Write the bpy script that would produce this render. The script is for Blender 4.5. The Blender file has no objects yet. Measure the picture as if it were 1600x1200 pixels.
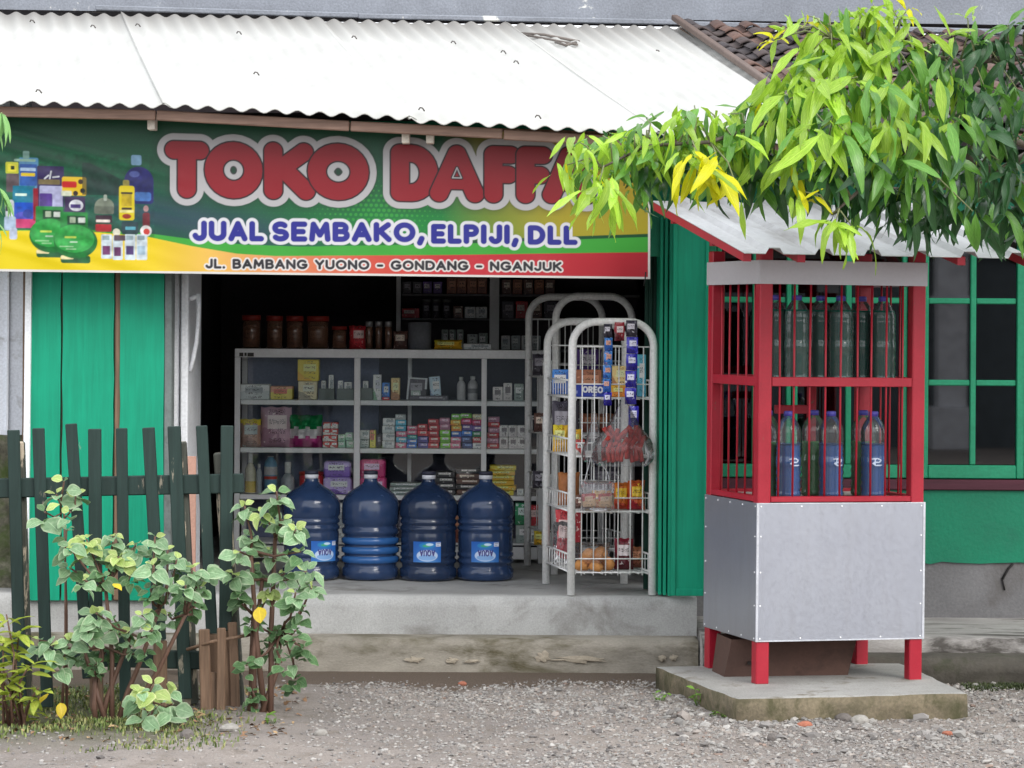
import bpy, bmesh, math, random
import numpy as np
from mathutils import Vector, Matrix, Euler

R = math.radians
random.seed(7)
np.random.seed(7)
SC = bpy.context.scene
COL = SC.collection

# ------------------------------------------------------------------ camera
F = 4700.0          # focal length in pixels of the 1600 wide photograph
E = 1.5             # eye height
ROLL = R(0.35)
cam_data = bpy.data.cameras.new('camera')
cam = bpy.data.objects.new('camera', cam_data)
COL.objects.link(cam)
cam.matrix_world = Matrix.Translation((0, 0, E)) @ Matrix.Rotation(R(90), 4, 'X') @ Matrix.Rotation(ROLL, 4, 'Z')
cam_data.sensor_width = 36
cam_data.lens = 36 * F / 1600
cam_data.shift_y = -100 / 1600
cam_data.clip_start = 0.1
cam_data.clip_end = 500
SC.camera = cam

# ------------------------------------------------------------------ light
SUN_EL, SUN_AZ = R(33), R(146)      # azimuth measured clockwise from +Y (north)
SC.world = bpy.data.worlds.new('World')
SC.world.use_nodes = True
wn = SC.world.node_tree
bg = wn.nodes['Background']
sky = wn.nodes.new('ShaderNodeTexSky')
sky.sky_type = 'NISHITA'
sky.sun_disc = False
sky.sun_elevation = SUN_EL
sky.sun_rotation = SUN_AZ
sky.air_density = 1.0
sky.dust_density = 1.0
hs = wn.nodes.new('ShaderNodeHueSaturation')
hs.inputs['Saturation'].default_value = 0.35
wn.links.new(sky.outputs[0], hs.inputs['Color'])
ov = wn.nodes.new('ShaderNodeMix'); ov.data_type = 'RGBA'      # bright even cloud veil over the clear sky
ov.inputs[0].default_value = 0.85
ov.inputs[7].default_value = (8.2, 8.4, 8.8, 1)
wn.links.new(hs.outputs[0], ov.inputs[6])
wn.links.new(ov.outputs[2], bg.inputs['Color'])
bg.inputs['Strength'].default_value = 0.15
sun_data = bpy.data.lights.new('sun', 'SUN')
sun_data.energy = 1.15
sun_data.angle = R(28)
sun_data.color = (1.0, 0.96, 0.9)
sun = bpy.data.objects.new('sun', sun_data)
COL.objects.link(sun)
sd = Vector((math.sin(SUN_AZ) * math.cos(SUN_EL), math.cos(SUN_AZ) * math.cos(SUN_EL), math.sin(SUN_EL)))
sun.rotation_euler = (-sd).to_track_quat('-Z', 'Y').to_euler()
sun.location = sd * 30
vs = SC.view_settings
vs.view_transform = 'Standard'
vs.look = 'None'
vs.exposure = 0.85
vs.gamma = 1
vs.use_curve_mapping = False
SC.cycles.max_bounces = 8
SC.cycles.transparent_max_bounces = 24

# ------------------------------------------------------------------ photo pixel -> place
cr, sr = math.cos(ROLL), math.sin(ROLL)
def unroll(px, py):
    u, v = px - 800.0, py - 500.0
    return u * cr + v * sr, -u * sr + v * cr
def P(px, py, Y):
    u, v = unroll(px, py)
    return Vector((u / F * Y, Y, E - v / F * Y))
def G(px, py, z=0.0):
    u, v = unroll(px, py)
    Y = (E - z) * F / v
    return Vector((u / F * Y, Y, z))
def XZ(px, py, Y):
    p = P(px, py, Y); return p.x, p.z

# ------------------------------------------------------------------ objects
def tag(o, label=None, cat=None, group=None, kind=None):
    if label: o['label'] = label
    if cat: o['category'] = cat
    if group: o['group'] = group
    if kind: o['kind'] = kind
    return o
def empty(name, loc, label=None, cat=None, group=None, rot=(0, 0, 0)):
    o = bpy.data.objects.new(name, None)
    COL.objects.link(o)
    o.location = loc; o.rotation_euler = rot
    o.empty_display_size = 0.1
    return tag(o, label, cat, group)

class MB:
    """collects shapes and links them as one mesh object"""
    def __init__(s):
        s.v = []; s.f = []; s.m = []; s.sm = []
    def add(s, verts, faces, mi=0, smooth=False):
        n = len(s.v)
        s.v.extend([tuple(p) for p in verts])
        s.f.extend([tuple(i + n for i in f) for f in faces])
        s.m.extend([mi] * len(faces)); s.sm.extend([smooth] * len(faces))
        return s
    def box(s, lo, hi, bev=0.0, mi=0, mat=None):
        (x0, y0, z0), (x1, y1, z1) = lo, hi
        x0, x1 = min(x0, x1), max(x0, x1); y0, y1 = min(y0, y1), max(y0, y1); z0, z1 = min(z0, z1), max(z0, z1)
        if bev <= 0:
            vs_ = [(x0,y0,z0),(x1,y0,z0),(x1,y1,z0),(x0,y1,z0),(x0,y0,z1),(x1,y0,z1),(x1,y1,z1),(x0,y1,z1)]
            fs = [(3,2,1,0),(4,5,6,7),(0,1,5,4),(1,2,6,5),(2,3,7,6),(3,0,4,7)]
        else:
            b = min(bev, (x1-x0)*.45, (y1-y0)*.45, (z1-z0)*.45)
            vs_ = []; idx = {}
            for ix, X in enumerate((x0, x1)):
                for iy, Y in enumerate((y0, y1)):
                    for iz, Z in enumerate((z0, z1)):
                        sx, sy, sz = (1, -1)[ix], (1, -1)[iy], (1, -1)[iz]
                        for a in range(3):
                            idx[ix,iy,iz,a] = len(vs_)
                            vs_.append((X + (0 if a == 0 else sx*b), Y + (0 if a == 1 else sy*b), Z + (0 if a == 2 else sz*b)))
            fs = []
            for a, (b1, b2) in ((0,(1,2)),(1,(2,0)),(2,(0,1))):
                for side in (0, 1):
                    q = []
                    for c1, c2 in ((0,0),(1,0),(1,1),(0,1)):
                        k = [0,0,0]; k[a] = side; k[b1] = c1; k[b2] = c2
                        q.append(idx[k[0],k[1],k[2],a])
                    fs.append(tuple(q) if side else tuple(reversed(q)))
            for a, b1, b2 in ((0,1,2),(1,0,2),(2,0,1)):
                for s1 in (0,1):
                    for s2 in (0,1):
                        k0 = [0,0,0]; k0[b1] = s1; k0[b2] = s2
                        k1 = list(k0); k1[a] = 1
                        fs.append((idx[k0[0],k0[1],k0[2],b1], idx[k1[0],k1[1],k1[2],b1], idx[k1[0],k1[1],k1[2],b2], idx[k0[0],k0[1],k0[2],b2]))
            for ix in (0,1):
                for iy in (0,1):
                    for iz in (0,1):
                        fs.append((idx[ix,iy,iz,0], idx[ix,iy,iz,1], idx[ix,iy,iz,2]))
        if mat is not None:
            vs_ = [mat @ Vector(p) for p in vs_]
        return s.add(vs_, fs, mi)
    def beam(s, p0, p1, w, t, up=(0, 1, 0), bev=0.0, mi=0, w1=None):
        """a bar from p0 to p1, w wide across, t thick along `up`"""
        p0, p1 = Vector(p0), Vector(p1)
        d = p1 - p0; L = d.length; d.normalize()
        u = Vector(up); u = (u - d * u.dot(d)).normalized()
        x = u.cross(d)
        M_ = Matrix(((x.x, u.x, d.x, p0.x), (x.y, u.y, d.y, p0.y), (x.z, u.z, d.z, p0.z), (0, 0, 0, 1)))
        return s.box((-w/2, -t/2, 0), (w/2, t/2, L), bev, mi, M_)
    def tube(s, pts, r, n=8, mi=0, cap=True, r1=None):
        pts = [Vector(p) for p in pts]
        k = len(pts)
        tg = []
        for i in range(k):
            a = pts[max(i-1, 0)]; b = pts[min(i+1, k-1)]
            tg.append((b - a).normalized())
        nrm = tg[0].orthogonal().normalized()
        vs_ = []; 
        for i in range(k):
            t = tg[i]
            nrm = (nrm - t * nrm.dot(t))
            nrm = nrm.normalized() if nrm.length > 1e-6 else t.orthogonal().normalized()
            b = t.cross(nrm)
            rr = r if r1 is None else r + (r1 - r) * i / (k - 1)
            for j in range(n):
                a = 2 * math.pi * j / n
                vs_.append(pts[i] + (nrm * math.cos(a) + b * math.sin(a)) * rr)
        fs = []
        for i in range(k - 1):
            for j in range(n):
                j2 = (j + 1) % n
                fs.append((i*n+j, i*n+j2, (i+1)*n+j2, (i+1)*n+j))
        s.add(vs_, fs, mi, True)
        if cap:
            m = len(s.v) - len(vs_)
            s.f.append(tuple(m + j for j in reversed(range(n)))); s.m.append(mi); s.sm.append(False)
            s.f.append(tuple(m + (k-1)*n + j for j in range(n))); s.m.append(mi); s.sm.append(False)
        return s
    def lathe(s, prof, n=20, c=(0, 0, 0), mi=0, capb=True, capt=True):
        c = Vector(c)
        vs_ = []; fs = []
        for r, z in prof:
            for j in range(n):
                a = 2 * math.pi * j / n
                vs_.append((c.x + r * math.cos(a), c.y + r * math.sin(a), c.z + z))
        for i in range(len(prof) - 1):
            for j in range(n):
                j2 = (j + 1) % n
                fs.append((i*n+j, i*n+j2, (i+1)*n+j2, (i+1)*n+j))
        m = len(s.v)
        s.add(vs_, fs, mi, True)
        if capb: s.f.append(tuple(m + j for j in reversed(range(n)))); s.m.append(mi); s.sm.append(False)
        if capt:
            q = m + (len(prof) - 1) * n
            s.f.append(tuple(q + j for j in range(n))); s.m.append(mi); s.sm.append(False)
        return s
    def prism(s, poly, y0, y1, mi=0):
        """polygon of (x, z) extruded along y"""
        n = len(poly)
        vs_ = [(x, y0, z) for x, z in poly] + [(x, y1, z) for x, z in poly]
        fs = [tuple(range(n)), tuple(reversed(range(n, 2*n)))]
        fs += [(i, i + n, (i+1) % n + n, (i+1) % n) for i in range(n)]
        return s.add(vs_, fs, mi)
    def mesh(s, name, mats, off=(0, 0, 0)):
        me = bpy.data.meshes.new(name)
        ox, oy, oz = off
        me.from_pydata([(x-ox, y-oy, z-oz) for x, y, z in s.v], [], s.f)
        for m in (mats if isinstance(mats, (list, tuple)) else [mats]): me.materials.append(m)
        me.polygons.foreach_set('material_index', s.m)
        me.polygons.foreach_set('use_smooth', s.sm)
        me.update()
        return me
    def build(s, name, mats, parent=None, loc=None, local=False):
        """vertices are world coordinates unless local; loc = origin of a top-level mesh"""
        if parent is not None:
            off = (0, 0, 0)
            if not local:
                off = Vector(parent.location)
                if parent.parent: off = off + Vector(parent.parent.location)
        else:
            off = loc or (0, 0, 0)
        me = s.mesh(name, mats, off if not local else (0, 0, 0))
        o = bpy.data.objects.new(name, me)
        COL.objects.link(o)
        if parent is not None: o.parent = parent
        else: o.location = loc or (0, 0, 0)
        return o

def link_mesh(name, me, parent=None, mw=None):
    o = bpy.data.objects.new(name, me)
    COL.objects.link(o)
    if parent is not None: o.parent = parent
    if mw is not None: o.matrix_local = mw
    return o

# ------------------------------------------------------------------ materials
def lin(c):
    c = [x / 255.0 for x in c]
    return tuple(x / 12.92 if x <= 0.04045 else ((x + 0.055) / 1.055) ** 2.4 for x in c)
MATS = {}
class NT:
    def __init__(s, name):
        s.m = bpy.data.materials.new(name); s.m.use_nodes = True
        s.t = s.m.node_tree; s.b = s.t.nodes['Principled BSDF']; s.out = s.t.nodes['Material Output']
    def n(s, typ, **kw):
        nd = s.t.nodes.new(typ)
        for k, v in kw.items(): setattr(nd, k, v)
        return nd
    def l(s, a, b): s.t.links.new(a, b)
    def coord(s, kind='Object', scale=(1, 1, 1)):
        tc = s.n('ShaderNodeTexCoord'); mp = s.n('ShaderNodeMapping')
        mp.inputs['Scale'].default_value = scale
        s.l(tc.outputs[kind], mp.inputs['Vector'])
        return mp.outputs[0]
    def noise(s, vec, scale, detail=4, rough=.55, dist=0.0):
        nz = s.n('ShaderNodeTexNoise')
        nz.inputs['Scale'].default_value = scale; nz.inputs['Detail'].default_value = detail
        nz.inputs['Roughness'].default_value = rough; nz.inputs['Distortion'].default_value = dist
        s.l(vec, nz.inputs['Vector'])
        return nz.outputs['Fac']
    def ramp(s, fac, stops, interp='LINEAR'):
        r = s.n('ShaderNodeValToRGB'); r.color_ramp.interpolation = interp
        el = r.color_ramp.elements
        while len(el) < len(stops): el.new(0.5)
        for e, (p, c) in zip(el, stops):
            e.position = p; e.color = (c, c, c, 1) if not isinstance(c, (tuple, list)) else (*c[:3], 1)
        s.l(fac, r.inputs[0])
        return r.outputs[0]
    def mix(s, fac, a, b, mode='MIX'):
        mx = s.n('ShaderNodeMix', data_type='RGBA', blend_type=mode)
        for sock, v in ((mx.inputs[0], fac), (mx.inputs[6], a), (mx.inputs[7], b)):
            if isinstance(v, (int, float)): sock.default_value = v
            elif isinstance(v, (tuple, list)): sock.default_value = (*v[:3], 1)
            else: s.l(v, sock)
        return mx.outputs[2]
    def bump(s, h, strength, dist=0.01):
        b = s.n('ShaderNodeBump'); b.inputs['Strength'].default_value = strength; b.inputs['Distance'].default_value = dist
        s.l(h, b.inputs['Height']); s.l(b.outputs[0], s.b.inputs['Normal'])
    def set(s, **kw):
        for k, v in kw.items():
            i = s.b.inputs[k.replace('_', ' ')]
            if hasattr(v, 'links') or hasattr(v, 'is_linked'): s.l(v, i)
            elif isinstance(v, (tuple, list)): i.default_value = (*v[:3], 1)
            else: i.default_value = v

def M(name, col, rough=.6, metal=0.0, var=.18, scale=8, fine=.08, fscale=90, bump=.15, bscale=60, spec=.4, aniso=(1, 1, 1), stain=None, stain_lo=.55, stain_hi=.7, stain_scale=6, rv=.08, **kw):
    """painted / natural surface: broad and fine colour variation, stains, relief"""
    if name in MATS: return MATS[name]
    t = NT(name); c = lin(col)
    v = t.coord('Object', aniso)
    f1 = t.noise(v, scale, 5)
    c1 = t.mix(t.ramp(f1, [(.3, 0.0), (.7, 1.0)]), tuple(x * (1 - var) for x in c), tuple(min(1, x * (1 + var)) for x in c))
    f2 = t.noise(v, fscale, 3)
    c2 = t.mix(t.ramp(f2, [(.35, 0.0), (.65, 1.0)]), (1 - fine,) * 3, (1 + fine,) * 3)
    cc = t.mix(1.0, c1, c2, 'MULTIPLY')
    if stain is not None:
        f3 = t.noise(v, stain_scale, 8, .65, .4)
        cc = t.mix(t.ramp(f3, [(stain_lo, 0.0), (stain_hi, 1.0)]), cc, lin(stain))
    t.set(Base_Color=cc, Metallic=metal)
    t.b.inputs['Specular IOR Level'].default_value = spec
    rr = t.ramp(f1, [(.3, max(0, rough - rv)), (.7, min(1, rough + rv))])
    t.l(rr, t.b.inputs['Roughness'])
    if bump: t.bump(t.noise(v, bscale, 5), bump, .006)
    for k, val in kw.items(): t.set(**{k: val})
    MATS[name] = t.m
    return t.m

def wood(name, col, peel=None, peel_lo=.62, rough=.55, scale=1.0, var=.22, axis='Z', spec=.3):
    if name in MATS: return MATS[name]
    t = NT(name); c = lin(col)
    sc = {'Z': (1, 1, .06), 'X': (.06, 1, 1), 'Y': (1, .06, 1)}[axis]
    v = t.coord('Object', sc); v2 = t.coord('Object')
    g = t.noise(v, 70 * scale, 6, .6, .3)
    b = t.noise(v2, 3.5, 5)
    cc = t.mix(t.ramp(g, [(.3, 0.0), (.7, 1.0)]), tuple(x * (1 - var) for x in c), tuple(x * (1 + var * .7) for x in c))
    cc = t.mix(t.ramp(b, [(.3, 0.0), (.7, 1.0)]), t.mix(1.0, cc, (.84,) * 3, 'MULTIPLY'), cc)
    if peel is not None:
        pf = t.noise(t.coord('Object', tuple(x ** .5 for x in sc)), 14 * scale, 8, .65)
        cc = t.mix(t.ramp(pf, [(peel_lo, 0.0), (peel_lo + .03, 1.0)]), cc, lin(peel))
    t.set(Base_Color=cc, Roughness=rough)
    t.b.inputs['Specular IOR Level'].default_value = spec
    t.bump(g, .25, .004)
    MATS[name] = t.m
    return t.m

def carton(name, base, second, third=(235, 235, 230), rough=.42, sc=7.0, dark=.62):
    """printed pack: a colour field with a slanting second colour, a pale panel, lines of small print"""
    if name in MATS: return MATS[name]
    t = NT(name)
    rd = random.Random(name)
    oi = t.n('ShaderNodeObjectInfo')
    tc = t.n('ShaderNodeTexCoord'); sp = t.n('ShaderNodeSeparateXYZ'); t.l(tc.outputs['Generated'], sp.inputs[0])
    def mth(op, a, b=None, c=None):
        m_ = t.n('ShaderNodeMath', operation=op)
        for k, q in enumerate((a, b, c)):
            if q is None: continue
            if isinstance(q, (int, float)): m_.inputs[k].default_value = q
            else: t.l(q, m_.inputs[k])
        return m_.outputs[0]
    rnd = oi.outputs['Random']
    ad = t.n('ShaderNodeVectorMath', operation='ADD'); cx = t.n('ShaderNodeCombineXYZ')
    sh = mth('MULTIPLY', rnd, 37.0)
    for i in range(3): t.l(sh, cx.inputs[i])
    t.l(tc.outputs['Object'], ad.inputs[0]); t.l(cx.outputs[0], ad.inputs[1])
    wob = t.noise(ad.outputs[0], 22, 2, .4)
    u, w = sp.outputs[0], sp.outputs[2]
    # slanting second colour
    sl = mth('ADD', mth('MULTIPLY', u, mth('SUBTRACT', mth('MULTIPLY', rnd, 1.6), .8)), w)
    f = mth('ADD', sl, mth('MULTIPLY', mth('SUBTRACT', wob, .5), .5))
    c = t.mix(t.ramp(f, [(.44, 1.0), (.47, 0.0)]), lin(base), lin(second))
    # pale panel, position shifts from pack to pack
    px_ = mth('ABSOLUTE', mth('SUBTRACT', u, mth('MULTIPLY_ADD', rnd, .2, .4)))
    pz_ = mth('ABSOLUTE', mth('SUBTRACT', w, .62))
    inside = mth('MULTIPLY', mth('LESS_THAN', px_, .30), mth('LESS_THAN', pz_, .17))
    c = t.mix(inside, c, lin(third))
    # small print: broken rows
    mp2 = t.n('ShaderNodeMapping'); mp2.inputs['Scale'].default_value = (1, 1, 2.2); t.l(ad.outputs[0], mp2.inputs['Vector'])
    f3 = t.noise(mp2.outputs[0], sc * 22, 2, .5)
    ink = mth('MULTIPLY', t.ramp(f3, [(.54, 0.0), (.57, 1.0)]), mth('LESS_THAN', px_, .26))
    rows = mth('GREATER_THAN', mth('FRACT', mth('MULTIPLY', w, 4.3)), .45)
    c = t.mix(mth('MULTIPLY', ink, rows), c, tuple(x * .2 for x in lin(second)))
    b2 = t.noise(ad.outputs[0], 60, 2, .5)
    c = t.mix(t.ramp(b2, [(.66, 0.0), (.70, 1.0)]), c, lin(third))
    t.set(Base_Color=c, Roughness=rough)
    MATS[name] = t.m
    return t.m

def glassy(name, tint=(1, 1, 1), alpha=.85, rough=.03, ior=1.45, body=None, bodyfac=0.0):
    """thin clear sheet: transparent, with mirror reflection by angle and optional milky body"""
    if name in MATS: return MATS[name]
    t = NT(name)
    tr = t.n('ShaderNodeBsdfTransparent'); tr.inputs[0].default_value = (*[x * alpha for x in tint], 1)
    gl = t.n('ShaderNodeBsdfGlossy'); gl.inputs['Roughness'].default_value = rough
    fr = t.n('ShaderNodeFresnel'); fr.inputs['IOR'].default_value = ior
    mx = t.n('ShaderNodeMixShader'); t.l(fr.outputs[0], mx.inputs[0])
    last = tr.outputs[0]
    if body is not None:
        df = t.n('ShaderNodeBsdfDiffuse'); df.inputs[0].default_value = (*lin(body), 1)
        m2 = t.n('ShaderNodeMixShader'); m2.inputs[0].default_value = bodyfac
        t.l(last, m2.inputs[1]); t.l(df.outputs[0], m2.inputs[2]); last = m2.outputs[0]
    t.l(last, mx.inputs[1]); t.l(gl.outputs[0], mx.inputs[2]); t.l(mx.outputs[0], t.out.inputs[0])
    MATS[name] = t.m
    return t.m

def vcol(name, rough=.5, spec=.4, trans=0.0, bump=0.0):
    if name in MATS: return MATS[name]
    t = NT(name)
    a = t.n('ShaderNodeAttribute'); a.attribute_name = 'Col'
    t.set(Base_Color=a.outputs['Color'], Roughness=rough)
    t.b.inputs['Specular IOR Level'].default_value = spec
    if bump: t.bump(t.noise(t.coord('Object'), 260, 3), bump, .002)
    MATS[name] = t.m
    return t.m

def set_cols(me, cols):
    a = me.color_attributes.new('Col', 'FLOAT_COLOR', 'POINT')
    c = np.ones((len(me.vertices), 4), np.float32); c[:, :3] = cols
    a.data.foreach_set('color', c.ravel())

def np_mesh(name, verts, faces, mats, smooth=True):
    """verts (n,3), faces (m,k) arrays"""
    me = bpy.data.meshes.new(name)
    k = faces.shape[1]
    me.vertices.add(len(verts)); me.vertices.foreach_set('co', np.asarray(verts, np.float32).ravel())
    me.loops.add(faces.size); me.loops.foreach_set('vertex_index', np.asarray(faces, np.int32).ravel())
    me.polygons.add(len(faces)); me.polygons.foreach_set('loop_start', np.arange(0, faces.size, k, dtype=np.int32))
    me.polygons.foreach_set('use_smooth', np.full(len(faces), smooth))
    me.update(calc_edges=True); me.validate()
    for m in (mats if isinstance(mats, (list, tuple)) else [mats]): me.materials.append(m)
    return me

# ------------------------------------------------------------------ flat print: drawn into a pixel field, carried by a fine mesh
class Canvas:
    def __init__(s, w, h, x0=0, y0=0, sc=1.0, col=(255, 255, 255)):
        s.w, s.h = w, h
        s.X, s.Y = np.meshgrid(x0 + np.arange(w) / sc, y0 + np.arange(h) / sc)
        s.sc = sc
        s.c = np.ones((h, w, 3), np.float32) * np.array(lin(col), np.float32)
        s.mask = np.zeros((h, w), np.float32)
    def put(s, a, col):
        a = np.clip(a, 0, 1)[..., None]
        col = np.array(lin(col), np.float32) if not isinstance(col, np.ndarray) else col
        s.c = s.c * (1 - a) + col * a
        s.mask = np.maximum(s.mask, a[..., 0])
    def sdf(s, d, col, k=1.0): s.put((0.5 - d * s.sc) * k, col)
    def ell(s, cx, cy, rx, ry, col, k=1.0):
        q = np.hypot((s.X - cx) / rx, (s.Y - cy) / ry)
        s.put((0.5 - (q - 1) * min(rx, ry) * s.sc) * 1.0 * (1 if k == 1 else 1) if k == 1 else np.clip(0.5 - (q - 1) * min(rx, ry) * s.sc, 0, 1) * k, col)
    def rr(s, x0, y0, x1, y1, col, r=0.0, k=1.0, skew=0.0):
        X = s.X - skew * (s.Y - (y0 + y1) / 2)
        qx = np.abs(X - (x0 + x1) / 2) - (x1 - x0) / 2 + r
        qy = np.abs(s.Y - (y0 + y1) / 2) - (y1 - y0) / 2 + r
        d = np.hypot(np.maximum(qx, 0), np.maximum(qy, 0)) + np.minimum(np.maximum(qx, qy), 0) - r
        s.put(np.clip(0.5 - d * s.sc, 0, 1) * k, col)
    def stroke(s, pl, hx):
        """distance to a set of polylines"""
        d = np.full(s.X.shape, 1e9, np.float32)
        for line in pl:
            for (ax, ay), (bx, by) in zip(line[:-1], line[1:]):
                m = hx
                i0 = max(0, int((min(ay, by) - m - s.Y[0, 0]) * s.sc)); i1 = min(s.h, int((max(ay, by) + m - s.Y[0, 0]) * s.sc) + 2)
                j0 = max(0, int((min(ax, bx) - m - s.X[0, 0]) * s.sc)); j1 = min(s.w, int((max(ax, bx) + m - s.X[0, 0]) * s.sc) + 2)
                if i1 <= i0 or j1 <= j0: continue
                X = s.X[i0:i1, j0:j1]; Y = s.Y[i0:i1, j0:j1]
                ex, ey = bx - ax, by - ay; L = ex * ex + ey * ey + 1e-9
                t = np.clip(((X - ax) * ex + (Y - ay) * ey) / L, 0, 1)
                dd = np.hypot(X - ax - t * ex, Y - ay - t * ey)
                d[i0:i1, j0:j1] = np.minimum(d[i0:i1, j0:j1], dd)
        return d

def arc(cx, cy, rx, ry, a0, a1, n=14):
    return [(cx + rx * math.cos(R(a0 + (a1 - a0) * i / n)), cy + ry * math.sin(R(a0 + (a1 - a0) * i / n))) for i in range(n + 1)]
# capitals as pen strokes in a box 1 high (y up): (width, strokes)
FONT = {
 'T': (.72, [[(0,1),(.72,1)], [(.36,1),(.36,0)]]),
 'O': (.86, [arc(.43,.5,.43,.5,0,360,28)]),
 'Q': (.86, [arc(.43,.5,.43,.5,0,360,28), [(.55,.25),(.82,-.05)]]),
 'K': (.66, [[(0,0),(0,1)], [(.62,1),(.06,.47)], [(.2,.56),(.66,0)]]),
 'D': (.72, [[(.28,1),(0,1),(0,0),(.28,0)] + arc(.28,.5,.44,.5,-90,90)]),
 'A': (.76, [[(0,0),(.38,1),(.76,0)], [(.15,.32),(.61,.32)]]),
 'F': (.56, [[(.56,1),(0,1),(0,0)], [(0,.5),(.48,.5)]]),
 'J': (.5, [[(.5,1),(.5,.3)] + arc(.25,.28,.25,.28,0,-160)]),
 'U': (.68, [[(0,1),(0,.34)] + arc(.34,.34,.34,.34,180,360) + [(.68,1)]]),
 'L': (.5, [[(0,1),(0,0),(.5,0)]]),
 'S': (.62, [arc(.31,.74,.29,.26,40,270) + arc(.31,.25,.31,.25,90,-145)]),
 'E': (.56, [[(.56,1),(0,1),(0,0),(.56,0)], [(0,.5),(.48,.5)]]),
 'M': (.84, [[(0,0),(.08,1),(.42,.28),(.76,1),(.84,0)]]),
 'B': (.62, [[(.3,.52),(0,.52),(0,1),(.32,1)] + arc(.32,.76,.24,.24,90,-90), [(0,.52),(0,0),(.34,0)] + arc(.34,.26,.28,.26,-90,90)]),
 'P': (.6, [[(0,0),(0,1),(.32,1)] + arc(.32,.74,.28,.26,90,-90) + [(0,.48)]]),
 'I': (.0, [[(0,0),(0,1)]]),
 'Y': (.7, [[(0,1),(.35,.45),(.7,1)], [(.35,.45),(.35,0)]]),
 'N': (.7, [[(0,0),(0,1),(.7,0),(.7,1)]]),
 'G': (.84, [arc(.43,.5,.43,.5,45,345,22) + [(.84,.45),(.5,.45)]]),
 'R': (.62, [[(0,0),(0,1),(.32,1)] + arc(.32,.75,.28,.25,90,-90) + [(0,.5)], [(.3,.5),(.62,0)]]),
 ',': (.08, [[(.08,.08),(-.02,-.22)]]),
 '.': (.0, [[(0,0),(0,.02)]]),
 '-': (.4, [[(0,.42),(.4,.42)]]),
 ' ': (.28, []),
}
def text_lines(s, x0, x1, ytop, h, gap=.34, wsc=1.0, flip=False):
    """lay a string between x0 and x1; ytop(x) gives the skeleton's upper line; returns polylines per letter"""
    adv = []; tot = 0
    for i, ch in enumerate(s):
        w = FONT[ch][0] * wsc
        adv.append((tot, w)); tot += w + (gap if i < len(s) - 1 else 0)
    k = (x1 - x0) / tot
    out = []
    for ch, (a, w) in zip(s, adv):
        L = []
        for line in FONT[ch][1]:
            q = []
            for (u, v) in line:
                x = x0 + (a + u * wsc) * k
                q.append((x, ytop(x) + (1 - v) * h))
            L.append(q)
        out.append(L)
    if flip:
        cx = (x0 + x1) / 2
        out = [[[(2 * cx - x, 2 * ytop(cx) + h - y) for x, y in ln] for ln in L] for L in out]
    return out

def print_mesh(name, cv, place, mat, masked=False):
    """mesh with one vertex per canvas pixel; place(U,V) maps 0..1 arrays to xyz"""
    h, w = cv.h, cv.w
    U, V = np.meshgrid(np.linspace(0, 1, w), np.linspace(0, 1, h))
    pts = np.stack(place(U, V), -1).reshape(-1, 3)
    ii = np.arange(h * w).reshape(h, w)
    f = np.stack([ii[1:, :-1], ii[1:, 1:], ii[:-1, 1:], ii[:-1, :-1]], -1).reshape(-1, 4)
    cols = cv.c.reshape(-1, 3)
    if masked:
        mk = cv.mask
        keep = ((mk[1:, :-1] + mk[1:, 1:] + mk[:-1, 1:] + mk[:-1, :-1]) > 1.6).ravel()
        f = f[keep]
        used = np.unique(f); remap = np.full(h * w, -1); remap[used] = np.arange(len(used))
        f = remap[f]; pts = pts[used]; cols = cols[used]
    me = np_mesh(name, pts, f, mat)
    set_cols(me, cols)
    return me
# ------------------------------------------------------------------ common materials
m_conc = M('concrete', (166, 166, 164), .85, scale=3, var=.16, fine=.1, fscale=160, bump=.35, bscale=90, stain=(112, 108, 102), stain_lo=.55, stain_hi=.75, stain_scale=3.5)
m_step = M('old_concrete', (144, 138, 127), .9, scale=2.5, var=.2, bump=.5, bscale=50, stain=(86, 80, 60), stain_lo=.48, stain_hi=.66, stain_scale=3, aniso=(1, 1, 2.5))
m_soil = M('damp_soil', (98, 85, 74), .95, scale=5, var=.3, fine=.2, fscale=120, bump=.8, bscale=70, stain=(62, 54, 46), stain_scale=4)
m_slab = M('slab_concrete', (150, 148, 144), .9, scale=6, var=.15, fine=.12, fscale=140, bump=.4, bscale=110, stain=(105, 96, 80), stain_lo=.58, stain_hi=.72, stain_scale=7)
m_slabside = M('slab_side', (112, 102, 84), .95, scale=7, var=.25, fine=.15, bump=.6, bscale=70, stain=(72, 70, 48), stain_scale=9, stain_lo=.45, stain_hi=.65)
m_green = wood('green_boards', (8, 150, 116), peel=(120, 150, 130), peel_lo=.69, scale=.8, var=.14)
m_green_wall = M('green_wall_paint', (4, 114, 84), .6, scale=3, var=.12, fine=.06, bump=.35, bscale=45, stain=(18, 94, 76), stain_scale=5, stain_lo=.52, stain_hi=.78)
m_green_trim = M('green_trim_paint', (28, 132, 96), .45, scale=5, var=.14, bump=.2)
m_darkgreen = wood('dark_green_fence', (36, 54, 50), peel=(128, 122, 108), peel_lo=.655, scale=.9, var=.25)
m_brownwood = wood('weathered_wood', (122, 98, 80), scale=1.2, var=.4)
m_eavewood = wood('eave_wood', (150, 122, 108), scale=.8, var=.3, axis='X')
m_white = M('white_paint', (226, 228, 232), .5, scale=6, var=.06, bump=.1, stain=(186, 182, 172), stain_scale=6, stain_lo=.62, stain_hi=.75)
m_dirtywhite = M('limewash', (232, 236, 244), .9, scale=3, var=.1, bump=.4, bscale=40, stain=(150, 148, 142), stain_scale=4, stain_lo=.56, stain_hi=.72)
m_maroon = wood('maroon_paint', (78, 38, 50), scale=.8, axis='X')
m_alu = M('aluminium', (244, 244, 244), .42, .0, var=.06, fine=.03, bump=.05)
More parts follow.
